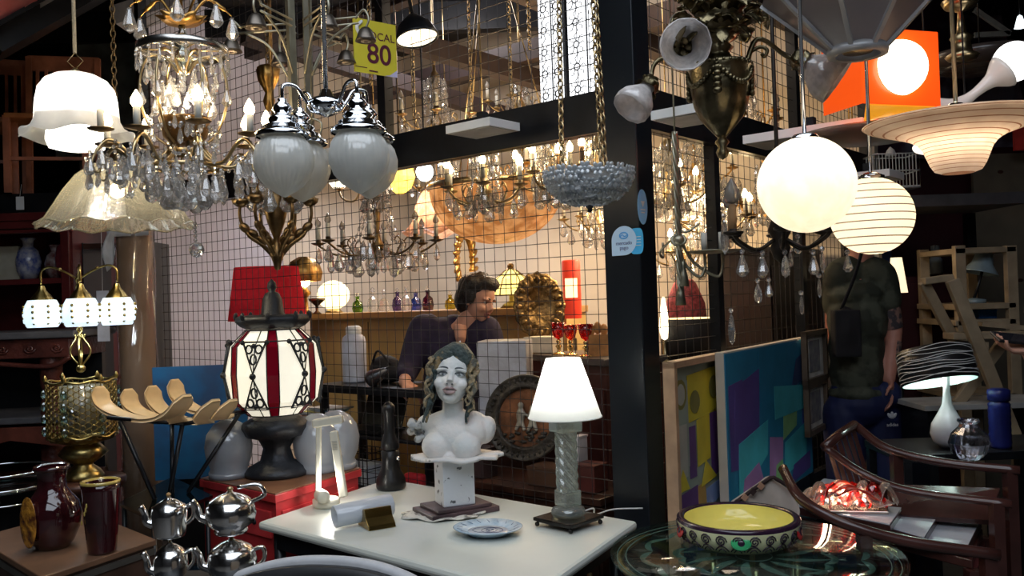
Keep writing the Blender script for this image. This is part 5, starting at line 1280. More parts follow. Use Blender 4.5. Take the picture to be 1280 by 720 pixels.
MB().box((0, 0, .04), (.16, .12, .075)).build('carton_body', mat('cream_card', (.70, .62, .50), .7), t); MB().box((0, 0, .079), (.163, .123, .004)).build('lid', MATS['cream_card'], t)
for i, (px, py, Y, d, c, lab) in enumerate(((740, 600, 3.42, (.10, .1, .10), (.12, .03, .025), 'dark red glass box at the sideboard end'), (727, 560, 3.5, (.03, .06, .2), (.62, .60, .62), 'thin white book standing beside the lamp column'), (600, 600, 3.78, (.12, .1, .12), (.05, .03, .03), 'brown box left behind the pedestal'), (690, 600, 3.56, (.16, .12, .07), (.10, .05, .03), 'flat brown casket under the relief plate'))):
    b = W(px, py, Y); tt = thing('storage_box', lab, 'box', (b.x, b.y + .06, .722), radians(-38), 'boxes on the dark sideboard')
    MB().box((0, 0, d[2] / 2), d).build('box_body', mat(f'box_tone_{["a", "b", "c", "d"][i]}', c, .4, var=.2), tt, bevel=.003); MB().box((0, 0, d[2] + .004), (d[0] + .004, d[1] + .004, .008)).build('lid', MATS[f'box_tone_{["a", "b", "c", "d"][i]}'], tt)

# dark furniture along the right face
def cab_along(b0, b1, a0, a1, z1, name, label, m, doors=2):
    c = cage((a0 + a1) / 2, (b0 + b1) / 2); t = thing(name, label, 'cabinet', tuple(c), AR)
    L_, D_ = b1 - b0, a1 - a0
    MB().box((0, 0, z1 / 2 - .015), (L_, D_, z1 - .03)).build('body', m, t); MB().box((0, 0, z1 - .015), (L_ + .02, D_ + .02, .03)).build('top', m, t, bevel=.004)
    for q in range(doors):
        d_ = MB().box((-L_ / 2 + (q + .5) * L_ / doors, -D_ / 2 - .008, z1 / 2 - .03), (L_ / doors - .02, .014, z1 - .14)).build('door', m, t, bevel=.004); MB().ball((-L_ / 2 + (q + .5) * L_ / doors + .1, -D_ / 2 - .025, z1 * .55), .011).build('knob', BRASS, d_)
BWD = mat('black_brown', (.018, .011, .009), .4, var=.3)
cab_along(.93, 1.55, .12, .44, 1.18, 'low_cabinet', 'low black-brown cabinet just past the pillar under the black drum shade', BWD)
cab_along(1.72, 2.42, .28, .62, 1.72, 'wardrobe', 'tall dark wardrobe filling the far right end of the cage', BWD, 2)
b = W(862, 398, 4.05)
t = thing('drum_lamp', 'black drum shade lamp with a glowing gold rim past the pillar', 'lamp', (b.x, b.y, 1.181)); k = 4.05 / F
zt = b.z - 1.181
MB().lathe([(36 * k, zt - .2), (35 * k, zt - .0)], 40).build('lamp_shade', mat('black_shade', (.012, .01, .01), .6), t, solid=.003)
MB().lathe([(34.5 * k, zt - .06), (34.5 * k, zt + .002), (33.4 * k, zt + .002), (33.4 * k, zt - .06)], 40).build('gold_lining', mat('gold_lining', (.95, .75, .35), .5, emit=1.2, ecol=(1, .8, .4)), t)
MB().lathe([(0, 0), (.07, 0), (.05, .02), (.012, .03), (.012, max(.05, zt - .1))], 18).build('base', BRASS, t)
b = W(856, 360, 4.4)
t = thing('patterned_shade', 'dusky red patterned bell lampshade on a stand behind the rope stem', 'lamp', (b.x, b.y, 1.181)); k = 4.4 / F
MB().lathe([(26 * k, .17), (24 * k, .26), (14 * k, .36), (10 * k, .38)], 32, rf=lambda a, i: 1 + .03 * cos(12 * a)).build('lamp_shade', mat('dusky_red', (.30, .05, .06), .6, scale=60, var=.5), t)
MB().lathe([(0, 0), (.06, 0), (.02, .03), (.012, .3), (0, .3)], 16).build('base', BRONZE, t)
b = W(829, 370, 4.0)
t = thing('slim_lamp', 'slim glowing white glass lamp against the pillar edge', 'lamp', (b.x, b.y, 1.181))
MB().lathe([(0, .0), (.04, 0), (.01, .02), (.01, .1)], 14).build('base', BRASS, t); MB().lathe([(0, .1), (.018, .11), (.024, .16), (.016, .24), (.006, .3), (0, .3)], 16).build('shade', mat('slim_glow', (1, .9, .7), emit=3, ecol=(1, .85, .6), var=0), t)

# lacework light box above the beam
p = W(716, 122, 3.50); k = 3.5 / F / .80
t = thing('lattice_light_box', 'tall white light box covered in black daisy lacework above the beam', 'light box', (p.x, p.y, p.z), AL + pi)
HB = H - .05 - p.z
MB().box((0, .06, HB / 2), (84 * k, .1, HB)).build('box_body', BLACKM, t)
LWH = mat('lit_panel', (.95, .97, 1), emit=1.5, ecol=(.95, .97, 1), var=.02)
LACE = mat('lace_black', (.02, .02, .02), .5)
for (x0, x1) in ((-41, -27), (-24, -12), (-4, 17), (20, 41)):
    w_ = (x1 - x0) * k; xc = (x0 + x1) / 2 * k
    pnl = MB().box((xc, .006, HB / 2), (w_, .006, HB - .02)).build('lit_panel', LWH, t)
    mb = MB(); z = .03; r_ = .014
    while z < HB - .03:
        mb.tube([(xc + r_ * cos(a), 0, z + r_ * sin(a)) for a in [2 * pi * i / 10 for i in range(10)]], .0026, 4, True)
        for j in range(8):
            a = 2 * pi * j / 8; c_, s_ = cos(a), sin(a); e = min(w_ / 2 / max(abs(c_), .01), .045)
            mb.tube([(xc + r_ * c_, 0, z + r_ * s_), (xc + e * .8 * cos(a + .25), 0, z + e * .8 * sin(a + .25)), (xc + e * c_, 0, z + e * s_)], .0017, 4)
        z += .09
    mb.build('lacework', LACE, pnl)
# black dome work light
t, k, p = insd('dome_light', 'black dome lamp with a bright white interior high behind the cage post', 521, 46, 3.75)
t.rotation_euler = (radians(-8), radians(-10), 0)
MB().lathe([(27 * k, -3 * k), (27 * k, 0), (22 * k, 14 * k), (12 * k, 24 * k), (5 * k, 30 * k), (0, 31 * k)], 40).build('dome', BLACKM, t, solid=.003)
MB().lathe([(0, 16 * k), (14 * k, 14 * k), (21 * k, 6 * k), (25 * k, -1 * k)], 36).build('inner_reflector', mat('warm_reflector', (1, .92, .75), emit=1.3, ecol=(1, .9, .7), var=.02), t)
MB().tube([(0, 0, 30 * k), (0, 0, .6)], .008, 8).build('rod', BLACKM, t)
# gilt ornament fitting
t, k, p = insd('gilt_pendant', 'carved gilt baluster pendant hanging behind the pewter chandelier', 336, 120, 3.6, cat='lamp')
MB().lathe([(0, -20 * k), (4 * k, -18 * k), (7 * k, -6 * k), (4 * k, 4 * k), (8 * k, 12 * k), (12 * k, 20 * k), (14 * k, 34 * k), (9 * k, 38 * k), (3 * k, 40 * k)], 24, rf=lambda a, i: 1 + .1 * cos(8 * a)).build('carved_body', GILT, t)
chain_mb((0, 0, 40 * k), (0, 0, H - p.z), .03, .003, .009).build('chain', BRONZE, t)
for i, (px, Y) in enumerate(((518, 3.9), (640, 3.9), (590, 4.6), (465, 4.4), (665, 4.2))):
    c = W(px, 150, Y); tag(chain_mb((c.x, c.y, 2.3 + .1 * i), (c.x, c.y, H), .03, .003, .009).build('loose_chain', BRASS), ['slack brass chain just right of the first cage post', 'brass chain hanging left of the patterned light box', 'long brass chain above the white light panel', 'brass chain hanging behind the yellow sign', 'brass chain close beside the patterned light box'][i], 'chain', 'loose chains above the beam')

# pillar stickers
def face_pt(a, z, off=.001): return cage(a, -off, z)
zz = W(780, 300, 3.0).z
Bs = mat('sticker_pale_blue', (.55, .74, .92), .35, var=.02); Bc = mat('sticker_blue', (.10, .42, .80), .35, var=.05); INKB = mat('sticker_ink', (.10, .12, .25), .5)
def sticker(name, label, pt, rot_z, poly, m, **kw):
    t = thing(name, label, 'sticker', tuple(pt), rot_z); MB().prism(poly, .0015, M=Matrix.Rotation(pi / 2, 4, 'X')).build('decal', m, t); return t
LZ = AL + pi
n_ = 26; r_ = .052
poly = [(r_ * cos(a), r_ * sin(a)) for a in [radians(-90 + 270 * i / n_) for i in range(n_ + 1)]] + [(-r_, -r_)]
t = sticker('payment_sticker', 'pale blue drop shaped mercado pago sticker on the black pillar', face_pt(.062, W(780, 300, 3.05).z, .004), LZ, poly, Bs)
text_mesh('lettering', 'mercado', .019, INKB, t, (0, -.0022, -.009), (pi / 2, 0, 0)); text_mesh('lettering', 'pago', .019, INKB, t, (0, -.0022, -.026), (pi / 2, 0, 0))
MB().tube([(.017 * cos(a), -.002, .018 + .011 * sin(a)) for a in [2 * pi * i / 24 for i in range(24)]], .0022, 5, True).tube(spline([(-.014, -.002, .016), (-.005, -.002, .021), (.004, -.002, .014), (.014, -.002, .02)], 4), .002, 5).build('handshake_mark', Bc, t)
def rface(b, z, off=.003): return cage(-off, b, z)
oval = [(.032 * cos(a) * 1.0, .062 * sin(a)) for a in [2 * pi * i / 30 for i in range(30)]]
t = sticker('oval_sticker', 'light blue oval sticker high on the pillar side facing right', rface(.02, W(807, 258, 3.05).z), AR, oval, mat('sticker_mid_blue', (.28, .58, .88), .35, var=.12, scale=6))
MB().prism([(-.012, .0), (.012, .0), (0, -.02)], .001, M=Matrix.Translation((0, -.002, .02)) @ Matrix.Rotation(pi / 2, 4, 'X')).box((0, -.002, -.01), (.03, .001, .004)).box((0, -.002, -.02), (.022, .001, .004)).build('printed_mark', WHITEP, t)
rr2 = [(.026 * (abs(cos(a))**.5) * (1 if cos(a) > 0 else -1), .046 * (abs(sin(a))**.7) * (1 if sin(a) > 0 else -1)) for a in [2 * pi * i / 28 for i in range(28)]]
t = sticker('round_sticker', 'bright blue rounded sticker partly behind the mercado pago one', face_pt(.012, W(803, 301, 3.05).z, .0015), LZ, [(x * 1.1, y) for x, y in rr2], mat('sticker_cyan', (.08, .50, .85), .3, var=.15, scale=6))
mb = MB()
for q in range(4): mb.box((.004, -.002, .015 - .01 * q), (.03, .001, .0025))
mb.build('printed_lines', WHITEP, t)
# ================================================================ left side
BR2 = mat('antique_brass', (.42, .32, .12), .3, 1, var=.35, scale=40)
# dark red antique cabinet with glazed top
def at(px, py, Y): return W(px, py, Y)
c = at(35, 300, 5.2); t = thing('display_cabinet', 'dark red wood display cabinet with moulded cornice and vases inside, far left', 'cabinet', (c.x - .25, c.y, 0))
zt = at(35, 276, 5.2).z; zb = at(35, 350, 5.2).z
RW = mat('red_wood', (.10, .015, .015), .3, var=.35, scale=5)
MB().box((0, .28, zt / 2), (1.3, .03, zt)).box((-.64, .0, zt / 2), (.03, .56, zt)).box((.64, .0, zt / 2), (.03, .56, zt)).box((0, 0, zt - .02), (1.36, .6, .03)).box((0, 0, zb - .02), (1.3, .58, .03)).box((0, 0, zb - .5), (1.3, .58, .03)).build('carcass', RW, t)
MB().box((0, -.3, zt - .01), (1.42, .05, .045)).box((0, -.285, zt - .05), (1.36, .04, .05)).box((0, -.28, zt - .09), (1.32, .03, .02)).build('cornice', RW, t, bevel=.006)
for x in (-.62, .0, .62): MB().box((x, -.285, zt / 2), (.05, .03, zt - .1)).build('stile', RW, t, bevel=.004)
MB().box((0, -.28, .35), (1.26, .03, .6)).build('door', RW, t, bevel=.005)
for i, (px, Y, m, h, r_, lab) in enumerate(((36, 5.15, ((.06, .09, .30), (.5, .5, .55)), .24, .07, 'blue and white painted porcelain vase in the red cabinet'), (8, 5.15, ((.45, .42, .33), (.5, .48, .4)), .20, .08, 'cream square board standing in the red cabinet'), (70, 5.1, ((.30, .26, .26), (.12, .04, .04)), .19, .06, 'pale bellied vase behind the maroon one in the red cabinet'), (84, 5.05, ((.16, .02, .03), (.2, .03, .04)), .25, .065, 'maroon round vase at the end of the red cabinet'))):
    b = at(px, 340, Y); tt = thing('vase' if i != 1 else 'wooden_board', lab, 'vase' if i != 1 else 'board', (b.x, b.y, zb + .001 - .0)); m_ = mat(f'pot_tone_{"abcd"[i]}', m[0], .2, scale=25, col2=m[1], coat=.3)
    if i == 1: MB().box((0, 0, h / 2), (.16, .03, h)).build('panel', m_, tt, bevel=.003); MB().box((0, .0, .01), (.18, .05, .02)).build('foot', m_, tt)
    else:
        MB().lathe([(0, 0), (r_ * .6, 0), (r_ * .9, h * .2), (r_, h * .45), (r_ * .8, h * .7), (r_ * .4, h * .82), (r_ * .45, h * .95), (r_ * .55, h)], 24).build('body', m_, tt); MB().lathe([(r_ * .5, h - .005), (r_ * .62, h), (r_ * .56, h + .006), (r_ * .45, h)], 24).build('rim', m_, tt)
# carved mantelpiece
c = at(28, 420, 4.1); t = thing('mantelpiece', 'carved dark reddish wood fireplace surround with a grey top, far left', 'mantelpiece', (c.x - .35, c.y, 0), .06)
zt = at(28, 414, 4.1).z
GT = mat('grey_slate', (.09, .085, .09), .35, var=.2); CW = mat('carved_wood', (.085, .022, .016), .35, var=.4, scale=9, bump=.5, bscale=40)
MB().box((0, .2, zt - .02), (1.2, .5, .035)).build('shelf', GT, t, bevel=.008)
MB().box((0, .2, zt - .085), (1.12, .42, .09)).build('frieze', CW, t, bevel=.006)
mb = MB()
for i in range(9):
    x = -.5 + .125 * i; mb.tube([(x + .03 * s * cos(4 * pi * s), -.015, zt - .085 + .022 * sin(4 * pi * s) * s) for s in [j / 14 for j in range(15)]], .006, 5)
mb.build('carved_scrolls', CW, t)
MB().tube(spline([(-.52, -.01, zt - .13), (-.2, -.01, zt - .15), (.1, -.01, zt - .14), (.45, -.01, zt - .17), (.56, -.01, zt - .13)], 6), .012, 6).build('lower_moulding', CW, t)
for x in (-.5, .44):
    MB().lathe([(.05, 0), (.07, .02), (.05, .06), (.04, .12), (.055, .3), (.06, .5), (.05, zt - .35), (.035, zt - .3), (.05, zt - .26), (.05, zt - .13)], 20).build('pilaster', CW, t, (x, .06, 0))
MB().box((0, .4, (zt - .1) / 2), (1.1, .04, zt - .1)).build('back_panel', BLACKM, t)
zs = at(28, 528, 4.0).z
MB().box((0, .16, zs), (1.14, .46, .03)).build('grey_shelf', GT, t, bevel=.005)
MB().prism([(-.55, 0), (.55, 0), (.55, -.10), (.3, -.06), (.05, -.12), (-.25, -.06), (-.55, -.12)], .02, M=Matrix.Translation((0, -.04, zs - .03)) @ Matrix.Rotation(pi / 2, 4, 'X')).build('apron', mat('bright_mahog', (.15, .04, .025), .35, var=.3), t)
MB().box((0, .2, zs - .32), (1.1, .44, .03)).build('lower_shelf', CW, t)
# upper shelf with stacked slat-back chairs
za = at(40, 262, 5.4).z
t = thing('high_shelf', 'black steel high shelf carrying wooden chairs at the upper left', 'shelf', (at(20, 250, 5.4).x - .5, 5.5, 0))
MB().box((0, .1, za), (2.4, 1.0, .12)).build('deck', BLACKM, t)
for x in (-1.1, 1.1): MB().box((x, .5, za / 2), (.08, .08, za)).build('post', BLACKM, t)
SW = mat('chair_wood', (.34, .13, .075), .35, var=.3, scale=8)
def slat_chair():
    t = thing('wooden_chair', 'x', 'chair')
    for x in (-.2, .2): MB().bar((x, .2, 0), (x, .26, .92), .035, .03).build('rear_leg', SW, t); MB().bar((x * 1.05, -.2, 0), (x * 1.05, -.2, .45), .035, .035).build('front_leg', SW, t)
    MB().box((0, 0, .45), (.44, .44, .03)).build('seat', mat('orange_seat', (.42, .17, .06), .4, var=.2), t, bevel=.006)
    MB().box((0, .26, .88), (.42, .025, .10)).build('top_rail', SW, t, bevel=.008)
    for i in range(7): MB().bar((-.15 + .05 * i, .21, .47), (-.15 + .05 * i, .255, .86), .018, .012).build('back_slat', SW, t)
    MB().bar((-.2, -.2, .2), (.2, -.2, .2), .02, .02).build('stretcher', SW, t)
    return t
def copy_tree(o, parent=None):
    c = o.copy(); COL.objects.link(c); c.parent = parent
    for ch in o.children: copy_tree(ch, c)
    return c
ch0 = slat_chair()
for i, (px, py, Y, rz, lab) in enumerate(((70, 205, 5.3, .25, 'slat-backed wooden chair on the high shelf nearest the tulip pendant'), (-22, 215, 5.3, .35, 'slat-backed wooden chair on the high shelf at the frame edge'))):
    o = ch0 if i == 0 else copy_tree(ch0); q = at(px, py, Y); o.location = (q.x, q.y, za + .061); o.rotation_euler = (0, 0, rz); o['label'] = lab; o['group'] = 'wooden chairs on the high shelf'
q = at(38, 262, 4.95); t = thing('price_tag', 'small white paper tag hanging under the high shelf', 'tag', (at(25, 254, 4.95).x, 4.95, at(25, 254, 4.95).z))
MB().box((0, 0, 0), (.045, .002, .075)).build('card', PAPER, t); MB().tube([(0, 0, .037), (0, 0.02, .11)], .001, 4).build('string', PAPER, t)
# roof things at upper left
S(MB().bar(at(-40, 26, 4.3), at(215, -110, 4.9), .25, .42), 'ceiling_beam_left', BLACKM)
S(MB().bar(at(-60, 75, 4.2), at(80, -12, 4.45), .03, .03), 'ceiling_beam_trim', mat('grey_edge', (.18, .18, .19), .5))
c = at(10, 8, 4.15); t = thing('red_awning', 'faded red canvas awning panel in the upper left corner', 'awning')
a, b, d_, e = at(-60, 62, 4.0), at(66, -8, 4.3), at(60, -120, 4.3), at(-60, -120, 4.0)
MB().sheet(lambda u, v: (a.lerp(b, u)).lerp(e.lerp(d_, u), v) + V((0, .02 * sin(14 * u + 5 * v), 0)), 16, 10, .004).build('canvas', mat('red_canvas', (.62, .10, .10), .7, scale=5, col2=(.75, .26, .24)), t); MB().bar(a, b, .02, .02).build('hem_bar', BLACKM, t)
CB = mat('concrete_blue', (.12, .14, .15), .7, var=.35, scale=8)
p0 = at(145, 120, 6.2); S(MB().box((p0.x, p0.y, 2.6), (.45, .2, 2.0)), 'wall_concrete_pier', CB)
p0 = at(112, 60, 6.5); S(MB().box((p0.x, p0.y, 2.9), (.5, .1, .5)), 'wall_concrete_block', mat('pale_grey', (.32, .36, .37), .7))
p0 = at(165, 15, 6.2); S(MB().bar(at(150, 25, 5.6), at(240, -5, 5.6), .2, .12), 'roof_beam_pale', mat('pale_steel', (.45, .46, .50), .6))
p0 = at(118, 298, 6.2)
t = thing('window_bit', 'small pale framed window bit in the dark left background', 'picture', tuple(p0)); MB().box((0, 0, 0), (.16, .02, .16)).build('print', mat('pale_window', (.45, .45, .48), .5, scale=20, var=.3), t)  # pale panel standing in for a bit of window, gives no light
mb = MB().box((0, -.02, .085), (.19, .03, .02)).box((0, -.02, -.085), (.19, .03, .02)).box((-.085, -.02, 0), (.02, .03, .19)).box((.085, -.02, 0), (.02, .03, .19)); mb.build('frame', BLACKM, t)
# dark shelving between
c = at(140, 420, 5.0); t = thing('dark_bookcase', 'black bookcase in the shade between cabinet and wrapped column', 'bookcase', (c.x, c.y + .2, 0))
for x in (-.18, .18): MB().box((x, 0, .95), (.03, .35, 1.9)).build('side', BLACKM, t)
for z in (.1, .5, .95, 1.4, 1.88): MB().box((0, 0, z), (.36, .34, .03)).build('shelf', DWOOD, t)
c = at(129, 395, 4.3); t = thing('paper_strip', 'narrow white card strip hanging beside the brass lamp', 'card', tuple(c)); MB().box((0, 0, 0), (.06, .003, .25)).build('card', mat('card_grey', (.55, .54, .60), .5), t); MB().tube([(0, 0, .12), (0, .01, .8)], .001, 4).build('string', PAPER, t)

# cardboard-wrapped column
c = at(172, 440, 4.6); t = thing('wrapped_roll', 'tall column wrapped in brown cardboard and clear plastic film', 'roll', (c.x, c.y, 0))
ztop = at(170, 285, 4.6).z
KR = mat('kraft', (.40, .23, .11), .6, scale=5, col2=(.55, .38, .24), bump=.7, bscale=30)
MB().lathe([(0, 0), (.088, 0), (.086, ztop * .5), (.088, ztop), (0, ztop)], 30, rf=lambda a, i: 1 + .03 * cos(3 * a)).build('cardboard', KR, t)
FILM = glass_mat('plastic_film', (.95, .95, 1), .35, .72, bump=1, bscale=30, glossy=.12)
MB().sheet(lambda u, v: (.098 * cos(2 * pi * u) * (1 + .04 * sin(23 * v + 4 * u)), .098 * sin(2 * pi * u) * (1 + .05 * sin(31 * v + 9 * u)), ztop * v), 30, 60, 0).build('plastic_wrap', FILM, t)
MB().sheet(lambda u, v: (-.11 + .05 * u + .01 * sin(8 * v), -.10 + .02 * sin(5 * u + 6 * v), ztop + .05 - .28 * v * (1 - .3 * u)), 6, 12, .004).build('film_flap', mat('white_film', (.62, .62, .64), .35, alpha=.75), t)
MB().sheet(lambda u, v: (-.10 + .22 * u, -.095 + .01 * sin(12 * u), ztop + .05 - .10 * v), 8, 5, .003).build('film_collar', MATS['white_film'], t)

# brass triple lamp on filigree lantern
c = at(105, 598, 3.6); k = 3.6 / F; tag(MB().lathe([(.2, 0), (.2, .03), (.05, .06), (.05, c.z - .06), (.16, c.z - .03), (.16, c.z - .002), (0, c.z - .002)], 28).build('pedestal', DWOOD, None, (c.x, c.y, 0)), 'dark round wooden pedestal carrying the filigree lamp', 'pedestal')
t = thing('filigree_lamp', 'brass filigree lantern lamp with three lit glass tulips on top', 'lamp', (c.x, c.y, c.z))
def fz(py): return (600 - py) * k
MB().lathe([(r * 1.24, z * 1.24) for r, z in [(0, 0), (.06, 0), (.064, .01), (.05, .03), (.03, .045), (.03, .05), (.055, .065), (.075, .085), (.055, .11), (.04, .12), (.05, .13)]], 32, rf=lambda a, i: 1 + (.04 * cos(16 * a) if i in (7, 8) else 0)).build('base', BR2, t)
Rl = 40 * k; z0, z1 = fz(545), fz(478)
mb = MB()
for i in range(40):
    a = 2 * pi * i / 40
    for j in range(9):
        z = z0 + (z1 - z0) * (j + .5 * (i % 2)) / 9
        r_ = .0118; mb.tube([((Rl) * cos(a + r_ * cos(q) / Rl), Rl * sin(a + r_ * cos(q) / Rl), z + r_ * sin(q)) for q in [2 * pi * s / 7 for s in range(7)]], .0018, 4, True)
mb.build('filigree_drum', BR2, t)
MB().tube([(Rl * cos(a), Rl * sin(a), z1 + .004 * cos(8 * a)) for a in [2 * pi * i / 64 for i in range(64)]], .005, 6, True).build('top_rim', BR2, t)
MB().tube([(Rl * cos(a), Rl * sin(a), z0 + .006 * cos(8 * a)) for a in [2 * pi * i / 64 for i in range(64)]], .005, 6, True).lathe([(Rl, z0), (Rl * .9, z0 - .02), (Rl * .5, z0 - .035), (.045, z0 - .04)], 40, rf=lambda a, i: 1 + .04 * cos(16 * a)).build('bottom_rim', BR2, t)
for i in range(6):
    a = 2 * pi * i / 6 + .5
    for j in range(4): MB().ball(((Rl + .006) * cos(a), (Rl + .006) * sin(a), z0 + .025 + .05 * j), (.013, .013, .02), 8, 6, smooth=False).build('glass_bead', glass_mat('teal_glass', (.75, .95, .95), .02, .3, glossy=.2), t)
    MB().lathe([(.004, 0), (.012, .012), (.002, .03)], 8).build('rim_finial', BR2, t, (Rl * cos(a), Rl * sin(a), z1))
MB().lathe([(0, z0), (Rl * .62, z0 + .01), (Rl * .62, z1 - .02), (0, z1 - .02)], 24).build('inner_glass', shade_mat('inner_frost', (.45, .42, .32), .5, .15), t)
MB().ball((.004, -Rl * .9, fz(518)), (.038, .015, .04), 16, 12).build('glass_lens', glass_mat('lens', (.9, .95, .95), 0, .2, glossy=.3), t)
# stem
mb = MB().ball((0, 0, fz(463)), .018).tube([(0, 0, fz(463)), (0, 0, fz(440))], [.01, .004], 8)
for i in range(4):
    a = 2 * pi * i / 4 + .3; mb.tube(spline([(.008 * cos(a), .008 * sin(a), fz(458)), (.034 * cos(a), .034 * sin(a), fz(447)), (.036 * cos(a), .036 * sin(a), fz(438)), (.012 * cos(a), .012 * sin(a), fz(425)), (.006 * cos(a), .006 * sin(a), fz(420))], 5), .004, 6)
    mb.tube(spline([(.012 * cos(a), .012 * sin(a), fz(427)), (.02 * cos(a), .02 * sin(a), fz(420)), (.014 * cos(a), .014 * sin(a), fz(422))], 3), .003, 5)
for q in range(2): mb.tube([(.007 * cos(s * .7 + q * pi), .007 * sin(s * .7 + q * pi), lerp(fz(425), fz(345), s / 40)) for s in range(41)], .0055, 6)
mb.build('twisted_stem', BR2, t)
for i, a in enumerate((180, 300, 5)):
    a = radians(a); R_ = 46 * k if i != 1 else 34 * k; X_, Y_ = R_ * cos(a), R_ * sin(a)
    MB().tube(spline([(0, 0, fz(352)), (X_ * .35, Y_ * .35, fz(342)), (X_ * .75, Y_ * .75, fz(335)), (X_, Y_, fz(340)), (X_ * 1.02, Y_ * 1.02, fz(356))], 6), .0045, 7).ball((X_ * .5, Y_ * .5, fz(338)), .007).build('arm', BR2, t)
    tp = MB().lathe([(r * k, z * k) for r, z in [(17, -16), (18, -12), (15, -4), (10, 4), (5, 10), (3, 16)]], 28, M=Matrix.Translation((X_, Y_, fz(374))), rf=lambda q, j: 1 + .05 * cos(8 * q))
    for j in range(8):
        b = 2 * pi * j / 8
        for s in range(4): tp.ball((X_ + (21.3 + (.8, 1.3, .6, -1.5)[s]) * k * cos(b), Y_ + (21.3 + (.8, 1.3, .6, -1.5)[s]) * k * sin(b), fz(384 + 7 * s)), .0065, 6, 5)
    tp.build('tulip_mount', BR2, t)
    MB().lathe([(r * k, z * k) for r, z in [(16, 0), (20, -8), (22, -18), (21, -28), (17, -34), (15, -33)]], 32, M=Matrix.Translation((X_, Y_, fz(376))), rf=lambda q, j: 1 + .05 * cos(8 * q)).build('glass_tulip', mat('cool_glow', (.8, .92, .98), .2, emit=.9, ecol=(.72, .90, 1), var=.05), t)
    MB().ball((X_, Y_, fz(396)), (.028, .028, .034)).build('bulb', mat('cool_bulb', (1, 1, 1), emit=6, ecol=(.85, .95, 1), var=0), t)
    light((X_, Y_, fz(414)), .7, (.8, .92, 1), .02, t)

# black stand with four bent wooden slats
c = at(212, 530, 3.25); k = 3.25 / F
t = thing('magazine_rack', 'rack of four bent pale wood slats on a black metal stand', 'rack', (c.x, c.y, 0))
def sp(px, py, dy): q = W(px, py, 3.25 + dy); return q - V((c.x, c.y, 0))
SL = mat('bent_ply', (.72, .52, .29), .4, var=.12, scale=10)
for i, (L0, Bm, Rt) in enumerate((((124, 483), (160, 522), (236, 494)), ((160, 486), (192, 524), (238, 497)), ((190, 482), (226, 525), (272, 500)), ((218, 474), (252, 516), (294, 500)))):
    dy = .02 + .055 * i
    P_ = spline([sp(L0[0], L0[1], dy + .17), sp(L0[0] + 5, L0[1] + 22, dy + .16), sp(L0[0] + 28, Bm[1] - 3, dy + .09), sp(Bm[0] + 30, Bm[1] + 3, dy - .06), sp(Rt[0] - 20, Rt[1] + 22, dy - .13), sp(Rt[0] - 2, Rt[1] - 0, dy - .16)], 6)
    n_ = len(P_)
    def fn(u, v, P_=P_, n_=n_):
        s = u * (n_ - 1); j = min(int(s), n_ - 2); q = P_[j].lerp(P_[j + 1], s - j); e = min(u, 1 - u) * n_ / 2.2; w_ = .033 * min(1, .45 + .55 * e)
        return q + V((.75, .64, 0)).normalized() * (v - .5) * 2 * w_
    MB().sheet(fn, 40, 5, .013).build('bent_slat', SL, t)
zb = sp(212, 527, 0).z
MB().tube([sp(135, 522, 0), sp(230, 530, 0)], .008, 6).tube([sp(200, 528, .2), sp(320, 512, .2)], .008, 6).tube([sp(135, 522, 0), sp(200, 528, .2)], .008, 6).tube([sp(230, 530, 0), sp(320, 512, .2)], .008, 6).build('rail_frame', BLACKM, t)
for (px, py, dy) in ((150, 526, 0), (228, 531, 0), (215, 527, .2), (300, 516, .2)):
    q = sp(px, py, dy); MB().tube([q, (q.x * .22 - .01, (q.y - .1) * .5 + .02, .8015)], .009, 6).build('leg', BLACKM, t)
# blue painting
c = at(250, 478, 4.05); t = thing('blue_painting', 'deep blue abstract canvas leaning behind the pale wood rack', 'painting', (c.x, c.y, 0), .1); zt = at(250, 457, 4.05).z
MB().box((0, 0, zt - .26), (.42, .02, .52)).build('canvas', mat('deep_blue', (.02, .06, .16), .5, scale=6, col2=(.01, .12, .30)), t); MB().box((0, .03, (zt - .52) / 2), (.3, .03, zt - .52)).build('stand', BLACKM, t)
# dark glass-topped table, pole
q = [G(148, 628, .80), G(190, 648, .80), G(266, 619, .80), G(215, 596, .80)]
cc = sum(q, V()) / 4; t = thing('glass_side_table', 'smoked glass top side table carrying the pale wood rack', 'table', (cc.x, cc.y, 0))
MB().prism([(p.x - cc.x, p.y - cc.y) for p in q], .012, z0=.788).build('glass_top', glass_mat('smoke_glass', (.35, .45, .45), 0, .6, glossy=.15), t)
MB().prism([((p.x - cc.x) * .9, (p.y - cc.y) * .9) for p in q], .012, z0=.5).build('lower_shelf', MATS['smoke_glass'], t)
for p in q: MB().tube([((p.x - cc.x) * .88, (p.y - cc.y) * .88, 0), ((p.x - cc.x) * .88, (p.y - cc.y) * .88, .788)], .009, 8).build('leg', BLACKM, t)

for i, r_ in enumerate((.11, .13)):
    b = G(18 + 14 * i, 622 + 10 * i, .86)
b = G(6, 607, .84); t = thing('round_glass_table', 'round glass topped table with bright steel rims at the left frame edge', 'table', (b.x, b.y, 0))
MB().lathe([(0, .83), (.16, .83), (.165, .835), (.16, .84), (0, .84)], 48).build('glass_top', MATS['smoke_glass'], t)
for z in (.845, .79, .90): MB().tube([(.17 * cos(2 * pi * i / 48), .17 * sin(2 * pi * i / 48), z) for i in range(48)], .004, 6, True).build('steel_ring', CHROME, t)
for i in range(3): a = 2 * pi * i / 3 + .4; MB().tube([(.17 * cos(a), .17 * sin(a), .9), (.17 * cos(a), .17 * sin(a), 0)], .006, 8).build('leg', CHROME, t)

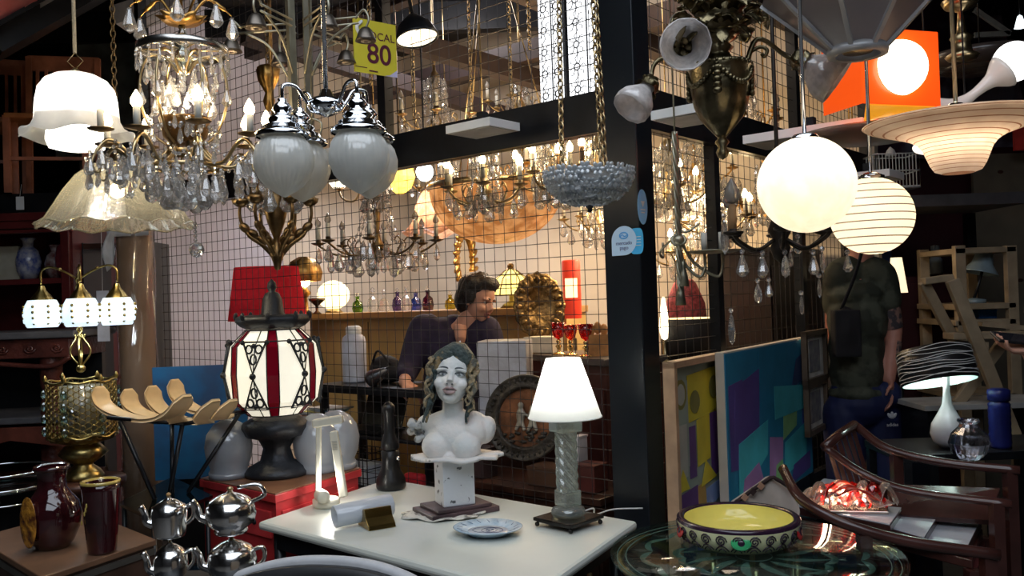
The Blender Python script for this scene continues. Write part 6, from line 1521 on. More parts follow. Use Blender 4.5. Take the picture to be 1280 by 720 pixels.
# wooden chest with two glazed vases
q = [G(-30, 672, .74), G(52, 722, .74), G(195, 674, .74), G(105, 645, .74)]; q[3] = q[0] + q[2] - q[1]
cc = sum(q, V()) / 4; t = thing('wooden_chest', 'low brown wooden chest top carrying two dark glazed vases', 'chest', (cc.x, cc.y, 0))
CHW = mat('chest_wood', (.16, .085, .05), .4, var=.25, scale=5, bump=.05)
MB().prism([(p.x - cc.x, p.y - cc.y) for p in q], .02, z0=.72).build('top', CHW, t, bevel=.003)
MB().prism([((p.x - cc.x) * .97, (p.y - cc.y) * .97) for p in q], .62, z0=.1).build('body', mat('chest_side', (.05, .028, .02), .4, var=.3), t)
MB().prism([((p.x - cc.x) * .985, (p.y - cc.y) * .985) for p in q], .02, z0=.69).build('steel_band', mat('band', (.25, .24, .22), .3, .8), t)
for p in q: MB().box(((p.x - cc.x) * .9, (p.y - cc.y) * .9, .05), (.04, .04, .1)).build('foot', BLACKM, t)
GLZ = mat('brown_glaze', (.035, .006, .008), .08, var=.5, coat=1); GLH = mat('honey_glaze', (.60, .26, .03), .15, scale=40, col2=(.10, .03, .01), coat=.8, bump=.8, bscale=60)
b = G(67, 684, .741); k = b.y / F
t = thing('vase', 'dark red-brown glazed bottle vase with an oval honey coloured medallion', 'vase', (b.x, b.y, .741))
MB().lathe([(r * k, z * k) for r, z in [(0, 0), (18, 0), (24, 8), (31, 24), (33, 42), (30, 56), (22, 66), (17, 74), (16, 86), (18, 96), (20, 99), (18, 100), (14, 90), (0, 86)]], 40).build('body', GLZ, t)
m_ = MB().ball((0, 0, 0), (.006, 16 * k, 31 * k), 28, 18)
m_.build('medallion', GLH, t, (-15 * k, -28.5 * k, 38 * k), rot=(0, 0, radians(-118)))
MB().lathe([(19 * k, 96 * k), (21 * k, 98 * k), (20 * k, 102 * k), (17 * k, 100 * k)], 32).build('rim', GLZ, t)
b = G(128, 690, .741); k = b.y / F
t = thing('vase', 'dark brown glazed cylinder vase with a yellow rim', 'vase', (b.x, b.y, .741))
MB().lathe([(r * k, z * k) for r, z in [(0, 0), (16, 0), (17, 3), (20, 40), (22, 78), (23, 86), (19, 87), (18, 70), (0, 10)]], 40).build('body', GLZ, t)
MB().lathe([(21 * k, 85 * k), (23.6 * k, 86 * k), (23 * k, 89.5 * k), (20 * k, 89.5 * k), (19 * k, 87 * k)], 36).build('rim', mat('yellow_glaze', (.55, .40, .10), .15, var=.2, coat=.8), t)
mb = MB()
for (x, z) in ((-.38, 62), (-.55, 52), (-.45, 57), (-.9, 40)): mb.ball((23 * k * sin(x), -21.5 * k * cos(x), z * k), (.003, .002, .008), 8, 6)
mb.build('glaze_drips', MATS['yellow_glaze'], t)

# silver teapots in two stacks
b = W(255, 728, 2.2); ZT_ = b.z
t = thing('stool', 'small black table carrying the silver teapots', 'table', (b.x, b.y, 0)); MB().box((0, 0, ZT_ - .012), (.34, .22, .022)).build('top', BLACKM, t, bevel=.003)
for x in (-.15, .15):
    for y in (-.09, .09): MB().box((x, y, (ZT_ - .022) / 2), (.022, .022, ZT_ - .022)).build('leg', BLACKM, t)
def teapot(px, base_z, w_, h, lab, rz=0, loop=False, tall=False):
    p = W(px, 700, 2.2); t = thing('teapot', lab, 'teapot', (p.x, p.y, base_z), rz, 'silver teapots in two stacks')
    pr = [(0, 0), (w_ * .62, 0), (w_ * .66, .006), (w_ * .6, .012), (w_ * .92, h * .22), (w_, h * .42), (w_ * .93, h * .60), (w_ * .78, h * .70), (w_ * .70, h * .72)] if not tall else [(0, 0), (w_ * .8, 0), (w_ * .85, .006), (w_ * .88, h * .1), (w_ * .98, h * .5), (w_ * .93, h * .68), (w_ * .8, h * .72)]
    MB().lathe(pr, 36, rf=lambda a, i: 1 + (.015 * cos(12 * a) if 3 < i < 7 else 0)).build('body', SILVER, t)
    ld = MB().lathe([(w_ * .80, h * .70), (w_ * .70, h * .74), (w_ * .4, h * .82), (w_ * .15, h * .86), (w_ * .1, h * .9), (0, h * .9)], 32).build('lid', SILVER, t)
    MB().lathe([(0, h * .88), (w_ * .06, h * .9), (w_ * .14, h * .94), (w_ * .1, h * .98), (0, h)], 14).build('knob', mat('bone_knob', (.5, .28, .1), .4, var=.2) if not loop else BRASS, ld)
    MB().tube(spline([(-w_ * .85, 0, h * .3), (-w_ * 1.2, 0, h * .38), (-w_ * 1.3, 0, h * .58), (-w_ * 1.5, 0, h * .74)], 5), [.013, .012, .012, .011, .011, .010, .010, .009, .009, .008, .008, .008, .008, .008, .008, .008][:16], 10).build('spout', SILVER, t)
    if loop: P_ = [(w_ * .72, 0, h * .68), (w_ * .9, 0, h * .95), (w_ * .3, 0, h * 1.12), (-w_ * .1, 0, h * .95)]; P_ = [(w_ * .75, 0, h * .62), (w_ * 1.35, 0, h * .78), (w_ * 1.1, 0, h * 1.0), (w_ * .3, 0, h * .96)]
    else: P_ = [(w_ * .85, 0, h * .62), (w_ * 1.25, 0, h * .66), (w_ * 1.3, 0, h * .42), (w_ * .92, 0, h * .25)]
    MB().tube(spline(P_, 6), .0055, 8).build('handle', SILVER, t)
    return t
kk = 2.2 / F
teapot(213, ZT_, 21 * kk, 58 * kk, 'round bellied silver coffee pot under the tall straight pot', .35)
teapot(213, ZT_ + 58 * kk + .001, 22 * kk, 55 * kk, 'tall straight silver pot stacked on another beside the glass table', .25, tall=True)
teapot(290, ZT_, 30 * kk, 60 * kk, 'broad silver teapot at the bottom of the right hand stack', .15)
teapot(290, ZT_ + 60 * kk + .001, 31 * kk, 58 * kk, 'broad silver teapot with a looped top handle before the red cabinet', .1, loop=True)

# red cabinet with frosted shades and the big lantern
q = [G(249, 598, .82), G(344, 618, .82), G(452, 585, .82)]; q.append(q[0] + q[2] - q[1])
cc = sum(q, V()) / 4; t = thing('red_cabinet', 'red painted cabinet with a brown wood top under the black lantern', 'cabinet', (cc.x, cc.y, 0))
MB().prism([((p.x - cc.x) * .985, (p.y - cc.y) * .985) for p in q], .004, z0=.817).build('wood_inlay', mat('brown_inlay', (.23, .11, .06), .4, var=.2), t)
MB().prism([((p.x - cc.x), (p.y - cc.y)) for p in q], .03, z0=.786).build('top', REDP, t, bevel=.003)
MB().prism([((p.x - cc.x) * .95, (p.y - cc.y) * .95) for p in q], .74, z0=.05).build('body', REDP, t)
for i in (0, 1):
    a, b_ = (q[i] - cc) * .955, (q[i + 1] - cc) * .955
    for j in range(2):
        s0, s1 = .06 + .46 * j, .48 + .46 * j
        d0 = MB().bar((*(a.lerp(b_, s0)).xy, .70), (*(a.lerp(b_, s1)).xy, .70), .012, .10).build('drawer', mat('red_front', (.62, .05, .055), .35), t, bevel=.003); mm = a.lerp(b_, (s0 + s1) / 2); MB().ball((mm.x * 1.03, mm.y * 1.03, .70), .010).build('knob', BLACKM, d0)
MB().prism([((p.x - cc.x) * .9, (p.y - cc.y) * .9) for p in q], .05, z0=0).build('plinth', BLACKM, t)
FR2 = shade_mat('frosted_dome', (.56, .60, .66), .45, .12, clear=.08)
for (px, py, r_, lab, tilt) in ((287, 596, 29, 'frosted white glass dome shade standing left of the black lantern', 0), (396, 590, 30, 'frosted glass globe shade right of the lantern, nearest it', 0), (420, 586, 29, 'frosted glass globe shade at the cabinet corner behind the cream lamp', 0)):
    b = G(px, py, .822); k = b.y / F; tt = thing('loose_globe', lab, 'lampshade', (b.x, b.y + (.0 if px < 300 else .02), .823), group='loose frosted shades on the red cabinet')
    MB().lathe([(r * k * r_ / 29, z * k) for r, z in [(23, 0), (24, 3), (24, 8), (22, 11), (27, 22), (29, 38), (26, 54), (18, 65), (8, 71), (0, 72)]], 40).build('dome', FR2, tt); MB().lathe([(22 * k, 0), (24.6 * k, 0), (24.6 * k, 7 * k), (23 * k, 7 * k)], 40).build('collar', FR2, tt)
b = G(347, 593, .822); k = b.y / F
t = thing('gothic_lantern', 'big black cast iron lantern lamp with white and dark red glass panels, lit', 'lamp', (b.x, b.y, .823), radians(8))
def lz(py): return (593 - py) * k
MB().lathe([(r * k, lz(y)) for r, y in [(0, 593), (39, 593), (40, 588), (34, 582), (20, 575), (16, 560), (22, 548), (38, 543), (42, 534), (40, 527), (26, 520), (24, 516), (0, 516)]], 32, rf=lambda a, i: 1 + (.04 * cos(8 * a) if 3 < i < 9 else 0)).build('base', IRON, t)
MB().lathe([(r * k, lz(y)) for r, y in [(30, 412), (38, 408), (44, 402), (43, 396), (36, 394), (20, 400), (14, 392), (12, 375), (9, 368), (4, 365), (6, 360), (5, 354), (0, 349)]], 32, rf=lambda a, i: 1 + (.05 * cos(8 * a) if i < 5 else 0)).build('crown', IRON, t)
mb = MB()
for i in range(8):
    a = 2 * pi * i / 8; mb.tube(spline([(36 * k * cos(a), 36 * k * sin(a), lz(402)), (45 * k * cos(a), 45 * k * sin(a), lz(398)), (44 * k * cos(a), 44 * k * sin(a), lz(390))], 4), [.010] * 4 + [.008] * 4 + [.002], 6)
mb.build('crown_leaves', IRON, t)
GW = mat('lantern_white', (.95, .93, .82), .25, emit=.62, ecol=(1, .93, .74), var=.03); GRr = mat('lantern_red', (.16, .003, .015), .15, emit=.05, ecol=(.7, .0, .02), var=.1)
n = 24; fr = MB(); A0 = radians(-90 - 8 + 6)
prof = [(34, 517), (46, 505), (52, 499), (54, 466), (52, 432), (46, 426), (33, 413)]
def kp(i, j):
    r, y = prof[j]
    if i % 4 == 3 and j == 3: r = 59
    a = A0 + 2 * pi * i / n; return V((r * k * cos(a), r * k * sin(a), lz(y)))
for i in range(0, n):
    if i % 4 == 2: continue
    red = i % 4 == 0; w = 2 if i % 4 == 1 else 1
    ii = [i, i + 1] if w == 1 else [i, i + 1, i + 2]
    if i % 4 == 3: ii = [i, i + 1]
    m_ = MB()
    for a_, b_ in zip(ii, ii[1:]):
        for j in range(6): m_.add([kp(a_, j), kp(b_, j), kp(b_, j + 1), kp(a_, j + 1)], [(0, 1, 2, 3)])
    m_.build('glass_panel', GRr if red else GW, t, solid=.002)
    fr.tube([kp(i, j) * 1.005 for j in range(7)], .0024, 5)
for j in (0, 1, 5, 6): fr.tube([kp(i, j) * 1.003 for i in range(n)], .003, 5, True)
fr.build('leading', IRON, t)
for i in range(6):
    a = A0 + 2 * pi * (4 * i + 3) / n; f = MB()
    def pt(x, z, a=a):
        R_ = (53 + 6 * (1 - abs(z - 466) / 40)) * k; aa = a + x * k / R_; return V((R_ * 1.03 * cos(aa), R_ * 1.03 * sin(aa), lz(z)))
    for sg, y0 in ((1, 426), (-1, 506)):
        A, B_, C_ = pt(-14, y0), pt(14, y0), pt(0, 466 - sg * 3)
        f.tube([A, B_, C_], .0055, 6, True)
        for q_ in (-6, 6): f.tube([pt(q_ + 4 * cos(s_), y0 + sg * 8 + 5 * sin(s_)) for s_ in [2 * pi * w_ / 10 for w_ in range(10)]], .0042, 5, True)
        f.tube([pt(3.5 * cos(s_), y0 + sg * 20 + 6 * sin(s_)) for s_ in [2 * pi * w_ / 10 for w_ in range(10)]], .004, 5, True)
        f.ball(pt(0, y0 + sg * 4), .010, 8, 6)
    f.ball(pt(0, 466), .013, 8, 6).ball(pt(-15, 426), .010, 8, 6).ball(pt(15, 426), .010, 8, 6)
    f.build('filigree_bracket', IRON, t)
MB().ball((.012, -48.5 * k, lz(470)), (.012, .004, .018), 12, 8).build('bulb_glow', mat('pink_glow', (1, .5, .6), emit=4, ecol=(1, .35, .45), var=0), t)
# ================================================================ right side and people
def hand(m, w, d, nrm, curl=.5, s=1.0, side=1):
    """adds a palm, four bent fingers and a thumb at wrist w, pointing along d, palm facing nrm"""
    w = V(w); d = V(d).normalized(); nrm = (V(nrm) - d * V(nrm).dot(d)).normalized(); x = d.cross(nrm) * side
    for q in range(4):
        a = w + x * (q - 1.5) * .019 * s; m.tube([w + x * (q - 1.5) * .010 * s, a + d * .045 * s, a + d * .085 * s], [.017 * s, .014 * s, .012 * s], 8)
    for q, L_ in enumerate((.068, .078, .073, .056)):
        b = w + x * (q - 1.5) * .021 * s + d * .085 * s; P_ = [b]; dd = d.copy()
        for j in range(3):
            ang = curl * (.9 if j else .5); dd = (dd * cos(ang) + nrm * sin(ang)).normalized(); P_.append(P_[-1] + dd * L_ * s * (.45, .32, .23)[j])
        m.tube(P_, [.0095 * s, .009 * s, .008 * s, .007 * s], 8); m.ball(P_[-1], .0072 * s, 8, 6)
    b = w + d * .02 * s - x * .022 * s; P_ = [b, b + (d * .5 - x * .8 + nrm * .3).normalized() * .04 * s, b + (d * .75 - x * .75 + nrm * .6).normalized() * .07 * s]
    P_.append(P_[-1] + (d + nrm * .3).normalized() * .025 * s); m.tube(P_, [.014 * s, .012 * s, .010 * s, .008 * s], 8); m.ball(P_[-1], .008 * s, 8, 6)
def limb(m, pts, rad):
    m.tube(spline(pts, 4), resample(sum([[lerp(rad[i], rad[i + 1], j / 4) for j in range(4)] for i in range(len(rad) - 1)], []) + [rad[-1]], 4 * (len(pts) - 1) + 1), 14)
    for p, r in zip(pts, rad): m.ball(p, r, 12, 8)
SK = mat('skin', (.52, .27, .19), .5, var=.08, scale=10, bump=.03); SK2 = mat('skin_tan', (.55, .24, .17), .5, var=.1, scale=10)
HB_ = mat('black_hair', (.010, .008, .008), .45, var=.3, scale=50, bump=.5, bscale=120)
NAVY = mat('navy_knit', (.020, .014, .040), .85, var=.2, scale=30, bump=.1); JEAN = mat('dark_jean', (.02, .022, .035), .8)
# --- man leaning inside the cage
Yp = 4.62; k = Yp / F; org = W(570, 430, Yp); org.z = 0
def q_(px, py, dy=0): p = W(px, py, Yp + dy); return V((p.x - org.x, p.y - org.y, p.z))
t = thing('person', 'dark haired man in a navy open-necked shirt leaning behind the wire', 'person', (org.x, org.y, 0))
hp = V((-.03, .12, .95)); ch = q_(566, 440, .02); nk = q_(584, 404, -.02); hc = q_(597, 372, -.04)
m_ = MB()
m_.ball(hp, (.16, .11, .12)).ball(hp.lerp(ch, .5), (.15, .11, .17)).ball(ch, (.18, .12, .15)).ball(nk.lerp(ch, .35), (.085, .07, .07))
limb(m_, [ch.lerp(nk, .5), nk, hc + V((-.02, .02, -.07))], [.075, .06, .055])
shL, elL, wrL = q_(530, 412, .0), q_(512, 458, -.10), q_(505, 478, -.30); shR, elR, wrR = q_(607, 414, -.02), q_(622, 455, -.06), q_(650, 482, -.06)
limb(m_, [ch.lerp(shL, .6), shL, elL, wrL], [.08, .065, .045, .028]); limb(m_, [ch.lerp(shR, .6), shR, elR, wrR], [.08, .065, .045, .028])
hand(m_, wrL, (.6, -.3, -.35), (0, 0, -1), .5); hand(m_, wrR, (.8, -.3, -.1), (0, 0, -1), .4)
for s in (-1, 1): limb(m_, [hp + V((s * .09, 0, -.05)), V((s * .11, .08, .5)), V((s * .12, .14, .08))], [.09, .06, .045]); m_.ball((s * .12, .06, .045), (.045, .13, .04))
body = blob(m_, 'body', SK, t, voxel=.009, smooth=2)
hd = blob(head_mb(1.08), 'head', SK, t, tuple(hc + V((0, 0, -.02))), rot=Euler((.30, .12, 1.05)), voxel=.0045, smooth=3, fn=sockets(1.08, .009))
mb = MB(); lips(mb, 1.06); mb.build('lips', mat('lip', (.38, .13, .11), .45), hd)
for s in (-1, 1):
    MB().ball((s * .030, -.066, .009), (.013, .008, .0065), 12, 8).build('eye', mat('eye_white', (.6, .57, .53), .3), hd); MB().ball((s * .030, -.0735, .009), (.0055, .002, .0055), 10, 6).build('iris', mat('iris_dark', (.03, .015, .01), .2), hd)
    MB().tube(bez((s * .014, -.080, .028), (s * .022, -.086, .035), (s * .036, -.08, .034), (s * .05, -.066, .024), 8), [.002, .004, .0045, .0045, .004, .004, .003, .002, .001], 6).build('eyebrow', HB_, hd)
mb = MB(); mb.ball((0, .035, .062), (.094, .100, .088), 24, 16).ball((0, -.03, .108), (.075, .06, .04), 18, 12).ball((0, .062, .0), (.086, .070, .088), 20, 14).ball((-.072, .012, .02), (.022, .04, .05), 12, 8).ball((.072, .012, .02), (.022, .04, .05), 12, 8); rnd = random.Random(8)
for i in range(16):
    a = lerp(-2.6, 2.6, i / 15); mb.tube(spline([(.02 * sin(a), .02, .145), (.088 * sin(a), .02 - .075 * cos(a), .095), (.095 * sin(a), .03 - .085 * cos(a), .03 + (.035 if abs(a) < 1.3 else -.03) + rnd.uniform(-.01, .01))], 4), [.018] * 5 + [.013] * 3 + [.006], 6)
blob(mb, 'hair', HB_, hd, voxel=.006, smooth=2)
m_ = MB()
m_.ball(hp.lerp(ch, .1), (.175, .125, .13)).ball(hp.lerp(ch, .5), (.165, .125, .18)).ball(ch, (.195, .135, .155)).ball(ch.lerp(nk, .5) + V((0, .03, 0)), (.15, .09, .085)).ball(q_(552, 412, .03), (.085, .085, .07)).ball(q_(567, 403, .05), (.06, .06, .045)).ball(q_(600, 408, .04), (.06, .07, .045)).ball(ch.lerp(nk, .8) + V((0, .06, .01)), (.09, .05, .05))
limb(m_, [ch.lerp(shL, .6), shL, elL, elL.lerp(wrL, .6)], [.095, .085, .062, .048]); limb(m_, [ch.lerp(shR, .6), shR, elR, elR.lerp(wrR, .6)], [.095, .085, .062, .048])
blob(m_, 'shirt', NAVY, t, voxel=.010, smooth=3)
vn = MB().prism([(-.045, .06), (.045, .06), (.03, -.02), (.002, -.11), (-.03, -.02)], .01)
nn = ch.lerp(nk, .62)
m_ = MB(); m_.tube([nn + V((.0, -.115, .05)), nn + V((.002, -.135, -.01)), nn + V((.0, -.125, -.075))], [.042, .034, .012], 14, flat=.7); blob(m_, 'neckline_skin', SK, t, voxel=.006)
m_ = MB(); m_.ball(hp, (.175, .13, .13))
for s in (-1, 1): limb(m_, [hp + V((s * .09, 0, -.05)), V((s * .11, .08, .5)), V((s * .12, .14, .09))], [.10, .075, .065])
blob(m_, 'trousers', JEAN, t, voxel=.012)
for s in (-1, 1): MB().ball((s * .12, .06, .05), (.052, .14, .05)).build('shoe', BLACKP, t)

# --- man in the camouflage shirt
Yp = 4.25; k = Yp / F; org = W(1075, 430, Yp); org.z = 0
t = thing('person', 'man in a camouflage T-shirt and navy track trousers, tattooed arm, hand in pocket', 'person', (org.x, org.y, 0))
CAMO = mat('camo_shirt', (.030, .033, .022), .8, scale=9, col2=(.075, .080, .055), cpos=(.45, .55)); NT = mat('navy_track', (.012, .018, .075), .65, var=.1)
m_ = MB(); hpz = .93
sh1, sh2 = q_(1050, 345, 0), q_(1100, 345, -.02); el2, wr2 = q_(1117, 412, -.02), q_(1111, 474, -.08); el1, wr1 = q_(1043, 415, .10), q_(1052, 480, .12)
ch = V((0, 0, 1.33)); hp = V((.0, 0, hpz)); nk = q_(1076, 322, 0); hc = nk + V((.0, -.03, .16))
m_.ball(hp, (.145, .12, .13)).ball((0, 0, 1.12), (.115, .10, .16)).ball(ch, (.125, .10, .17)).ball((0, 0, 1.45), (.12, .07, .06))
limb(m_, [V((0, 0, 1.45)), nk, hc + V((0, .02, -.06))], [.075, .062, .058]); limb(m_, [sh2, sh2.lerp(el2, .5), el2, wr2], [.06, .055, .042, .03]); limb(m_, [sh1, sh1.lerp(el1, .5), el1, wr1], [.06, .055, .042, .03])
hand(m_, wr2, (-.1, -.25, -1), (-1, 0, 0), .35); hand(m_, wr1, (.1, -.1, -1), (1, 0, 0), .4)
for s in (-1, 1): limb(m_, [V((s * .09, 0, .88)), V((s * .10, -.02, .5)), V((s * .11, .03, .09))], [.09, .062, .045]); m_.ball((s * .11, -.05, .045), (.045, .13, .04))
blob(m_, 'body', SK2, t, voxel=.009, smooth=2)
hd = blob(head_mb(1.05), 'head', SK2, t, tuple(hc), rot=Euler((.1, 0, .25)), voxel=.0055, smooth=3, fn=sockets(1.05, .009))
mb = MB(); lips(mb, 1.04); mb.build('lips', MATS['lip'], hd)
for s in (-1, 1):
    MB().ball((s * .029, -.066, .009), (.013, .008, .0065), 12, 8).build('eye', MATS['eye_white'], hd); MB().ball((s * .029, -.0735, .009), (.0055, .002, .0055), 10, 6).build('iris', MATS['iris_dark'], hd)
mb = MB().ball((0, .03, .06), (.088, .098, .078), 20, 14).ball((0, .06, .01), (.082, .07, .07), 16, 12); blob(mb, 'hair', HB_, hd, voxel=.007)
m_ = MB(); m_.ball((-.02, 0, 1.08), (.135, .13, .14)).ball((-.02, 0, 1.2), (.135, .13, .16)).ball(ch + V((-.01, 0, 0)), (.145, .14, .17)).ball((-.01, -.01, 1.46), (.145, .115, .075)).ball((-.02, 0, .98), (.145, .135, .06))
limb(m_, [sh2 + V((-.05, 0, .02)), sh2, sh2.lerp(el2, .45)], [.08, .078, .072]); limb(m_, [sh1 + V((.05, 0, .02)), sh1, sh1.lerp(el1, .5)], [.08, .078, .072])
blob(m_, 'camouflage_shirt', CAMO, t, voxel=.009, smooth=3)
mt = mat('tattoo_ink', (.06, .05, .055), .5, scale=40, col2=(.28, .16, .13), cpos=(.45, .55)); a = sh2.lerp(el2, .5); b = sh2.lerp(el2, .98)
MB().tube([a, a.lerp(b, .5), b], [.0575, .0535, .0455], 18, cap=False).build('tattoo', mt, t)
a = el2.lerp(wr2, .25); b = el2.lerp(wr2, .55); MB().tube([a + V((.012, -.004, 0)), b + V((.01, -.004, 0))], [.032, .028], 14, cap=False).build('forearm_tattoo', mt, t)
m_ = MB(); m_.ball(hp, (.17, .135, .13)).ball((.0, -.0, 1.0), (.155, .12, .05))
for s in (-1, 1): limb(m_, [V((s * .09, 0, .88)), V((s * .105, -.02, .5)), V((s * .115, .03, .12))], [.105, .085, .075])
m_.ball(wr2 + V((0, -.0, -.07)), (.055, .06, .07))
tr_ = blob(m_, 'track_trousers', NT, t, voxel=.009, smooth=3)
WHT = mat('logo_white', (.75, .75, .78), .5)
# trefoil mark with the word under it, and the side stripes
lg = q_(1098, 519, 0); lgy = -.155
mb = MB()
for a_ in (-38, 0, 38):
    a_ = radians(a_); mb.ball((lg.x + .017 * sin(a_), lgy, lg.z + .004 + .017 * cos(a_)), (.0085, .003, .017), 14, 10, rot=(0, a_, 0))
logo = mb.build('trefoil_mark', WHT, tr_)
mb = MB()
for j in range(3): mb.box((lg.x, lgy - .0045, lg.z - .004 + .006 * j), (.05, .002, .0018))
mb.build('trefoil_gaps', NT, logo)
text_mesh('lettering', 'adidas', .022, WHT, tr_, (lg.x, lgy - .001, lg.z - .024), (pi / 2, 0, 0), bold=.0003)
for j in range(2):
    MB().tube(spline([q_(1113 + 3 * j, 500, -.02) , q_(1117 + 3 * j, 545, -.03), q_(1119 + 3 * j, 600, -.02), q_(1120 + 3 * j, 680, 0)], 5), .005, 5).build('side_stripe', WHT, tr_)
for s in (-1, 1): MB().ball((s * .11, -.05, .05), (.052, .14, .05)).build('shoe', BLACKP, t)
c = q_(1046, 400, -.05)
bg = thing('shoulder_bag', 'black shoulder bag worn on the camouflage-shirted man', 'bag', (org.x + c.x, org.y - .16, c.z), 0)
m_ = MB().ball((0, 0, -.05), (.06, .04, .12)).box((0, 0, -.06), (.13, .06, .22)); blob(m_, 'body', MATS['black_cloth'], bg, voxel=.010)
MB().tube(spline([(-.02, 0, .05), (.04, -.02, .2), (.09, -.0, .33), (.12, .1, .36)], 6), .014, 8, flat=.4).build('strap', MATS['black_cloth'], bg)

# --- person at the right edge holding a phone
Yp = 2.9; k = Yp / F; org = W(1376, 430, Yp); org.z = 0
t = thing('person', 'person at the right frame edge in black, holding a phone', 'person', (org.x, org.y, 0))
wr = q_(1286, 436, -.02); m_ = MB(); ch = V((0, .05, 1.3)); hp = V((0, .05, .93))
m_.ball(hp, (.14, .11, .13)).ball((0, .05, 1.12), (.13, .1, .16)).ball(ch, (.15, .11, .16)).ball((0, .05, 1.42), (.13, .08, .06))
limb(m_, [V((0, .05, 1.42)), V((0, .04, 1.5)), V((0, .03, 1.56))], [.07, .055, .055])
sh = V((-.15, .03, 1.4)); el = V((-.16, -.02, 1.12)); limb(m_, [sh, sh.lerp(el, .5), el, wr], [.055, .05, .042, .028]); limb(m_, [V((.15, .03, 1.4)), V((.2, .03, 1.12)), V((.1, -.2, 1.1))], [.055, .042, .03]); hand(m_, V((.1, -.2, 1.1)), (-.6, -.5, .2), (0, 0, -1), .6)
hand(m_, wr, (-1, -.1, .05), (.1, -.3, 1), .95, s=.86, side=-1)
for s in (-1, 1): limb(m_, [V((s * .08, .05, .88)), V((s * .09, .03, .5)), V((s * .1, .07, .09))], [.085, .06, .045]); m_.ball((s * .1, 0, .045), (.045, .12, .04))
blob(m_, 'body', SK, t, voxel=.0065, smooth=2)
hd = blob(head_mb(1.02), 'head', SK, t, (0, .0, 1.64), rot=Euler((.35, 0, -.3)), voxel=.0055, smooth=3, fn=sockets(1.02, .009)); mb = MB().ball((0, .03, .055), (.086, .095, .08), 20, 14); blob(mb, 'hair', HB_, hd, voxel=.007)
m_ = MB(); m_.ball(hp, (.16, .125, .14)).ball((0, .05, 1.12), (.15, .12, .17)).ball(ch, (.17, .13, .16)).ball((0, .05, 1.42), (.15, .095, .065)); limb(m_, [sh, sh.lerp(el, .5), el, el.lerp(wr, .45)], [.075, .07, .06, .048]); limb(m_, [V((.15, .03, 1.4)), V((.2, .03, 1.12)), V((.12, -.14, 1.1))], [.075, .06, .05])
blob(m_, 'black_jacket', MATS['black_cloth'], t, voxel=.009)
m_ = MB(); m_.ball(hp, (.155, .12, .12))
for s in (-1, 1): limb(m_, [V((s * .08, .05, .88)), V((s * .09, .03, .5)), V((s * .1, .07, .09))], [.1, .075, .06])
blob(m_, 'trousers', JEAN, t, voxel=.012)
p = q_(1268, 428, -.03) + org; p2 = V((p.x, p.y, p.z + .012))
ph = thing('phone', 'black mobile phone held by the person at the right edge', 'phone', tuple(p2), rot=Euler((radians(25), radians(8), 0)))
MB().box((0, 0, 0), (.13, .068, .009)).build('phone_body', BLACKP, ph, bevel=.003); MB().box((0, 0, .005), (.12, .06, .001)).build('screen', mat('phone_screen', (.015, .015, .02), .08), ph)

# ---------------------------------------------------------------- paintings beside the cage
def lean_frame(name, label, pl_, pr_, Yl, zb, fw_, mats_, cat='painting', th=.03):
    """pl_, pr_: top-left and top-right pixels"""
    a = W(pl_[0], pl_[1], Yl); r = ray(pr_[0], pr_[1]); z = a.z; b = CAM + r * ((z - EYE) / r.z) if abs(r.z) > 60 else W(pr_[0], pr_[1], Yl + .3)
    return a, b
PD = V((.574, .819, 0)); PA = atan2(PD.y, PD.x)
def along(p0, px, d):
    """distance s so that p0 + s*d projects to pixel column px (near the horizon)"""
    u = ray(px, 430); u = u.x / u.y; return (u * p0.y - p0.x) / (d.x - u * d.y)
a = W(835, 450, 3.02); L1 = along(a, 903, PD); z1 = W(870, 446, 3.02 + .4 * L1).z
t = thing('abstract_painting', 'wood framed abstract painting with yellow and violet shapes beside the pillar', 'painting', (a.x, a.y, 0), PA)
FW = mat('frame_wood', (.52, .33, .20), .5, var=.15)
zb = .48; Hh = z1 - zb
AB = [('grey_green', (.30, .36, .30)), ('paint_yellow', (.62, .52, .04)), ('paint_violet', (.12, .05, .20)), ('paint_olive', (.22, .20, .05)), ('paint_pale', (.45, .46, .40)), ('paint_blue', (.08, .13, .42)), ('paint_sky', (.25, .35, .62)), ('paint_orange', (.5, .3, .08)), ('paint_navy', (.03, .06, .16)), ('paint_teal', (.02, .20, .36)), ('paint_turq', (.06, .42, .50)), ('paint_lime', (.25, .5, .22)), ('paint_mauve', (.38, .20, .45)), ('paint_purple', (.09, .06, .26))]
AM_ = {n: mat(n, c, .55, var=.12, scale=8) for n, c in AB}; AK = list(AM_)
MB().box((L1 / 2, .012, zb + Hh / 2), (L1 - .02, .012, Hh - .02)).build('canvas', AM_['grey_green'], t)
mb = MB().box((.012, 0, zb + Hh / 2), (.024, .045, Hh)).box((L1 - .012, 0, zb + Hh / 2), (.024, .045, Hh)).box((L1 / 2, 0, z1 - .012), (L1, .045, .024)).box((L1 / 2, 0, zb + .012), (L1, .045, .024)); mb.build('frame', FW, t, bevel=.002)
def shapes(t, W_, z0, Hh, lst, y=.005):
    """painted patches as one thin layer with several colours; polygon coordinates run 0..1"""
    used = []; mb = MB()
    for i, (nm_, poly) in enumerate(lst):
        if nm_ not in used: used.append(nm_)
        mb.prism([(x * W_, z0 + q * Hh) for x, q in poly], .0012, M=Matrix.Translation((0, y - .0006 * (i % 6), 0)) @ Matrix.Rotation(pi / 2, 4, 'X'), m=used.index(nm_))
    return mb.build('painted_shapes', [AM_[n] for n in used], t)
def circ(cx, cy, rx, ry, n=14): return [(cx + rx * cos(2 * pi * i / n), cy + ry * sin(2 * pi * i / n)) for i in range(n)]
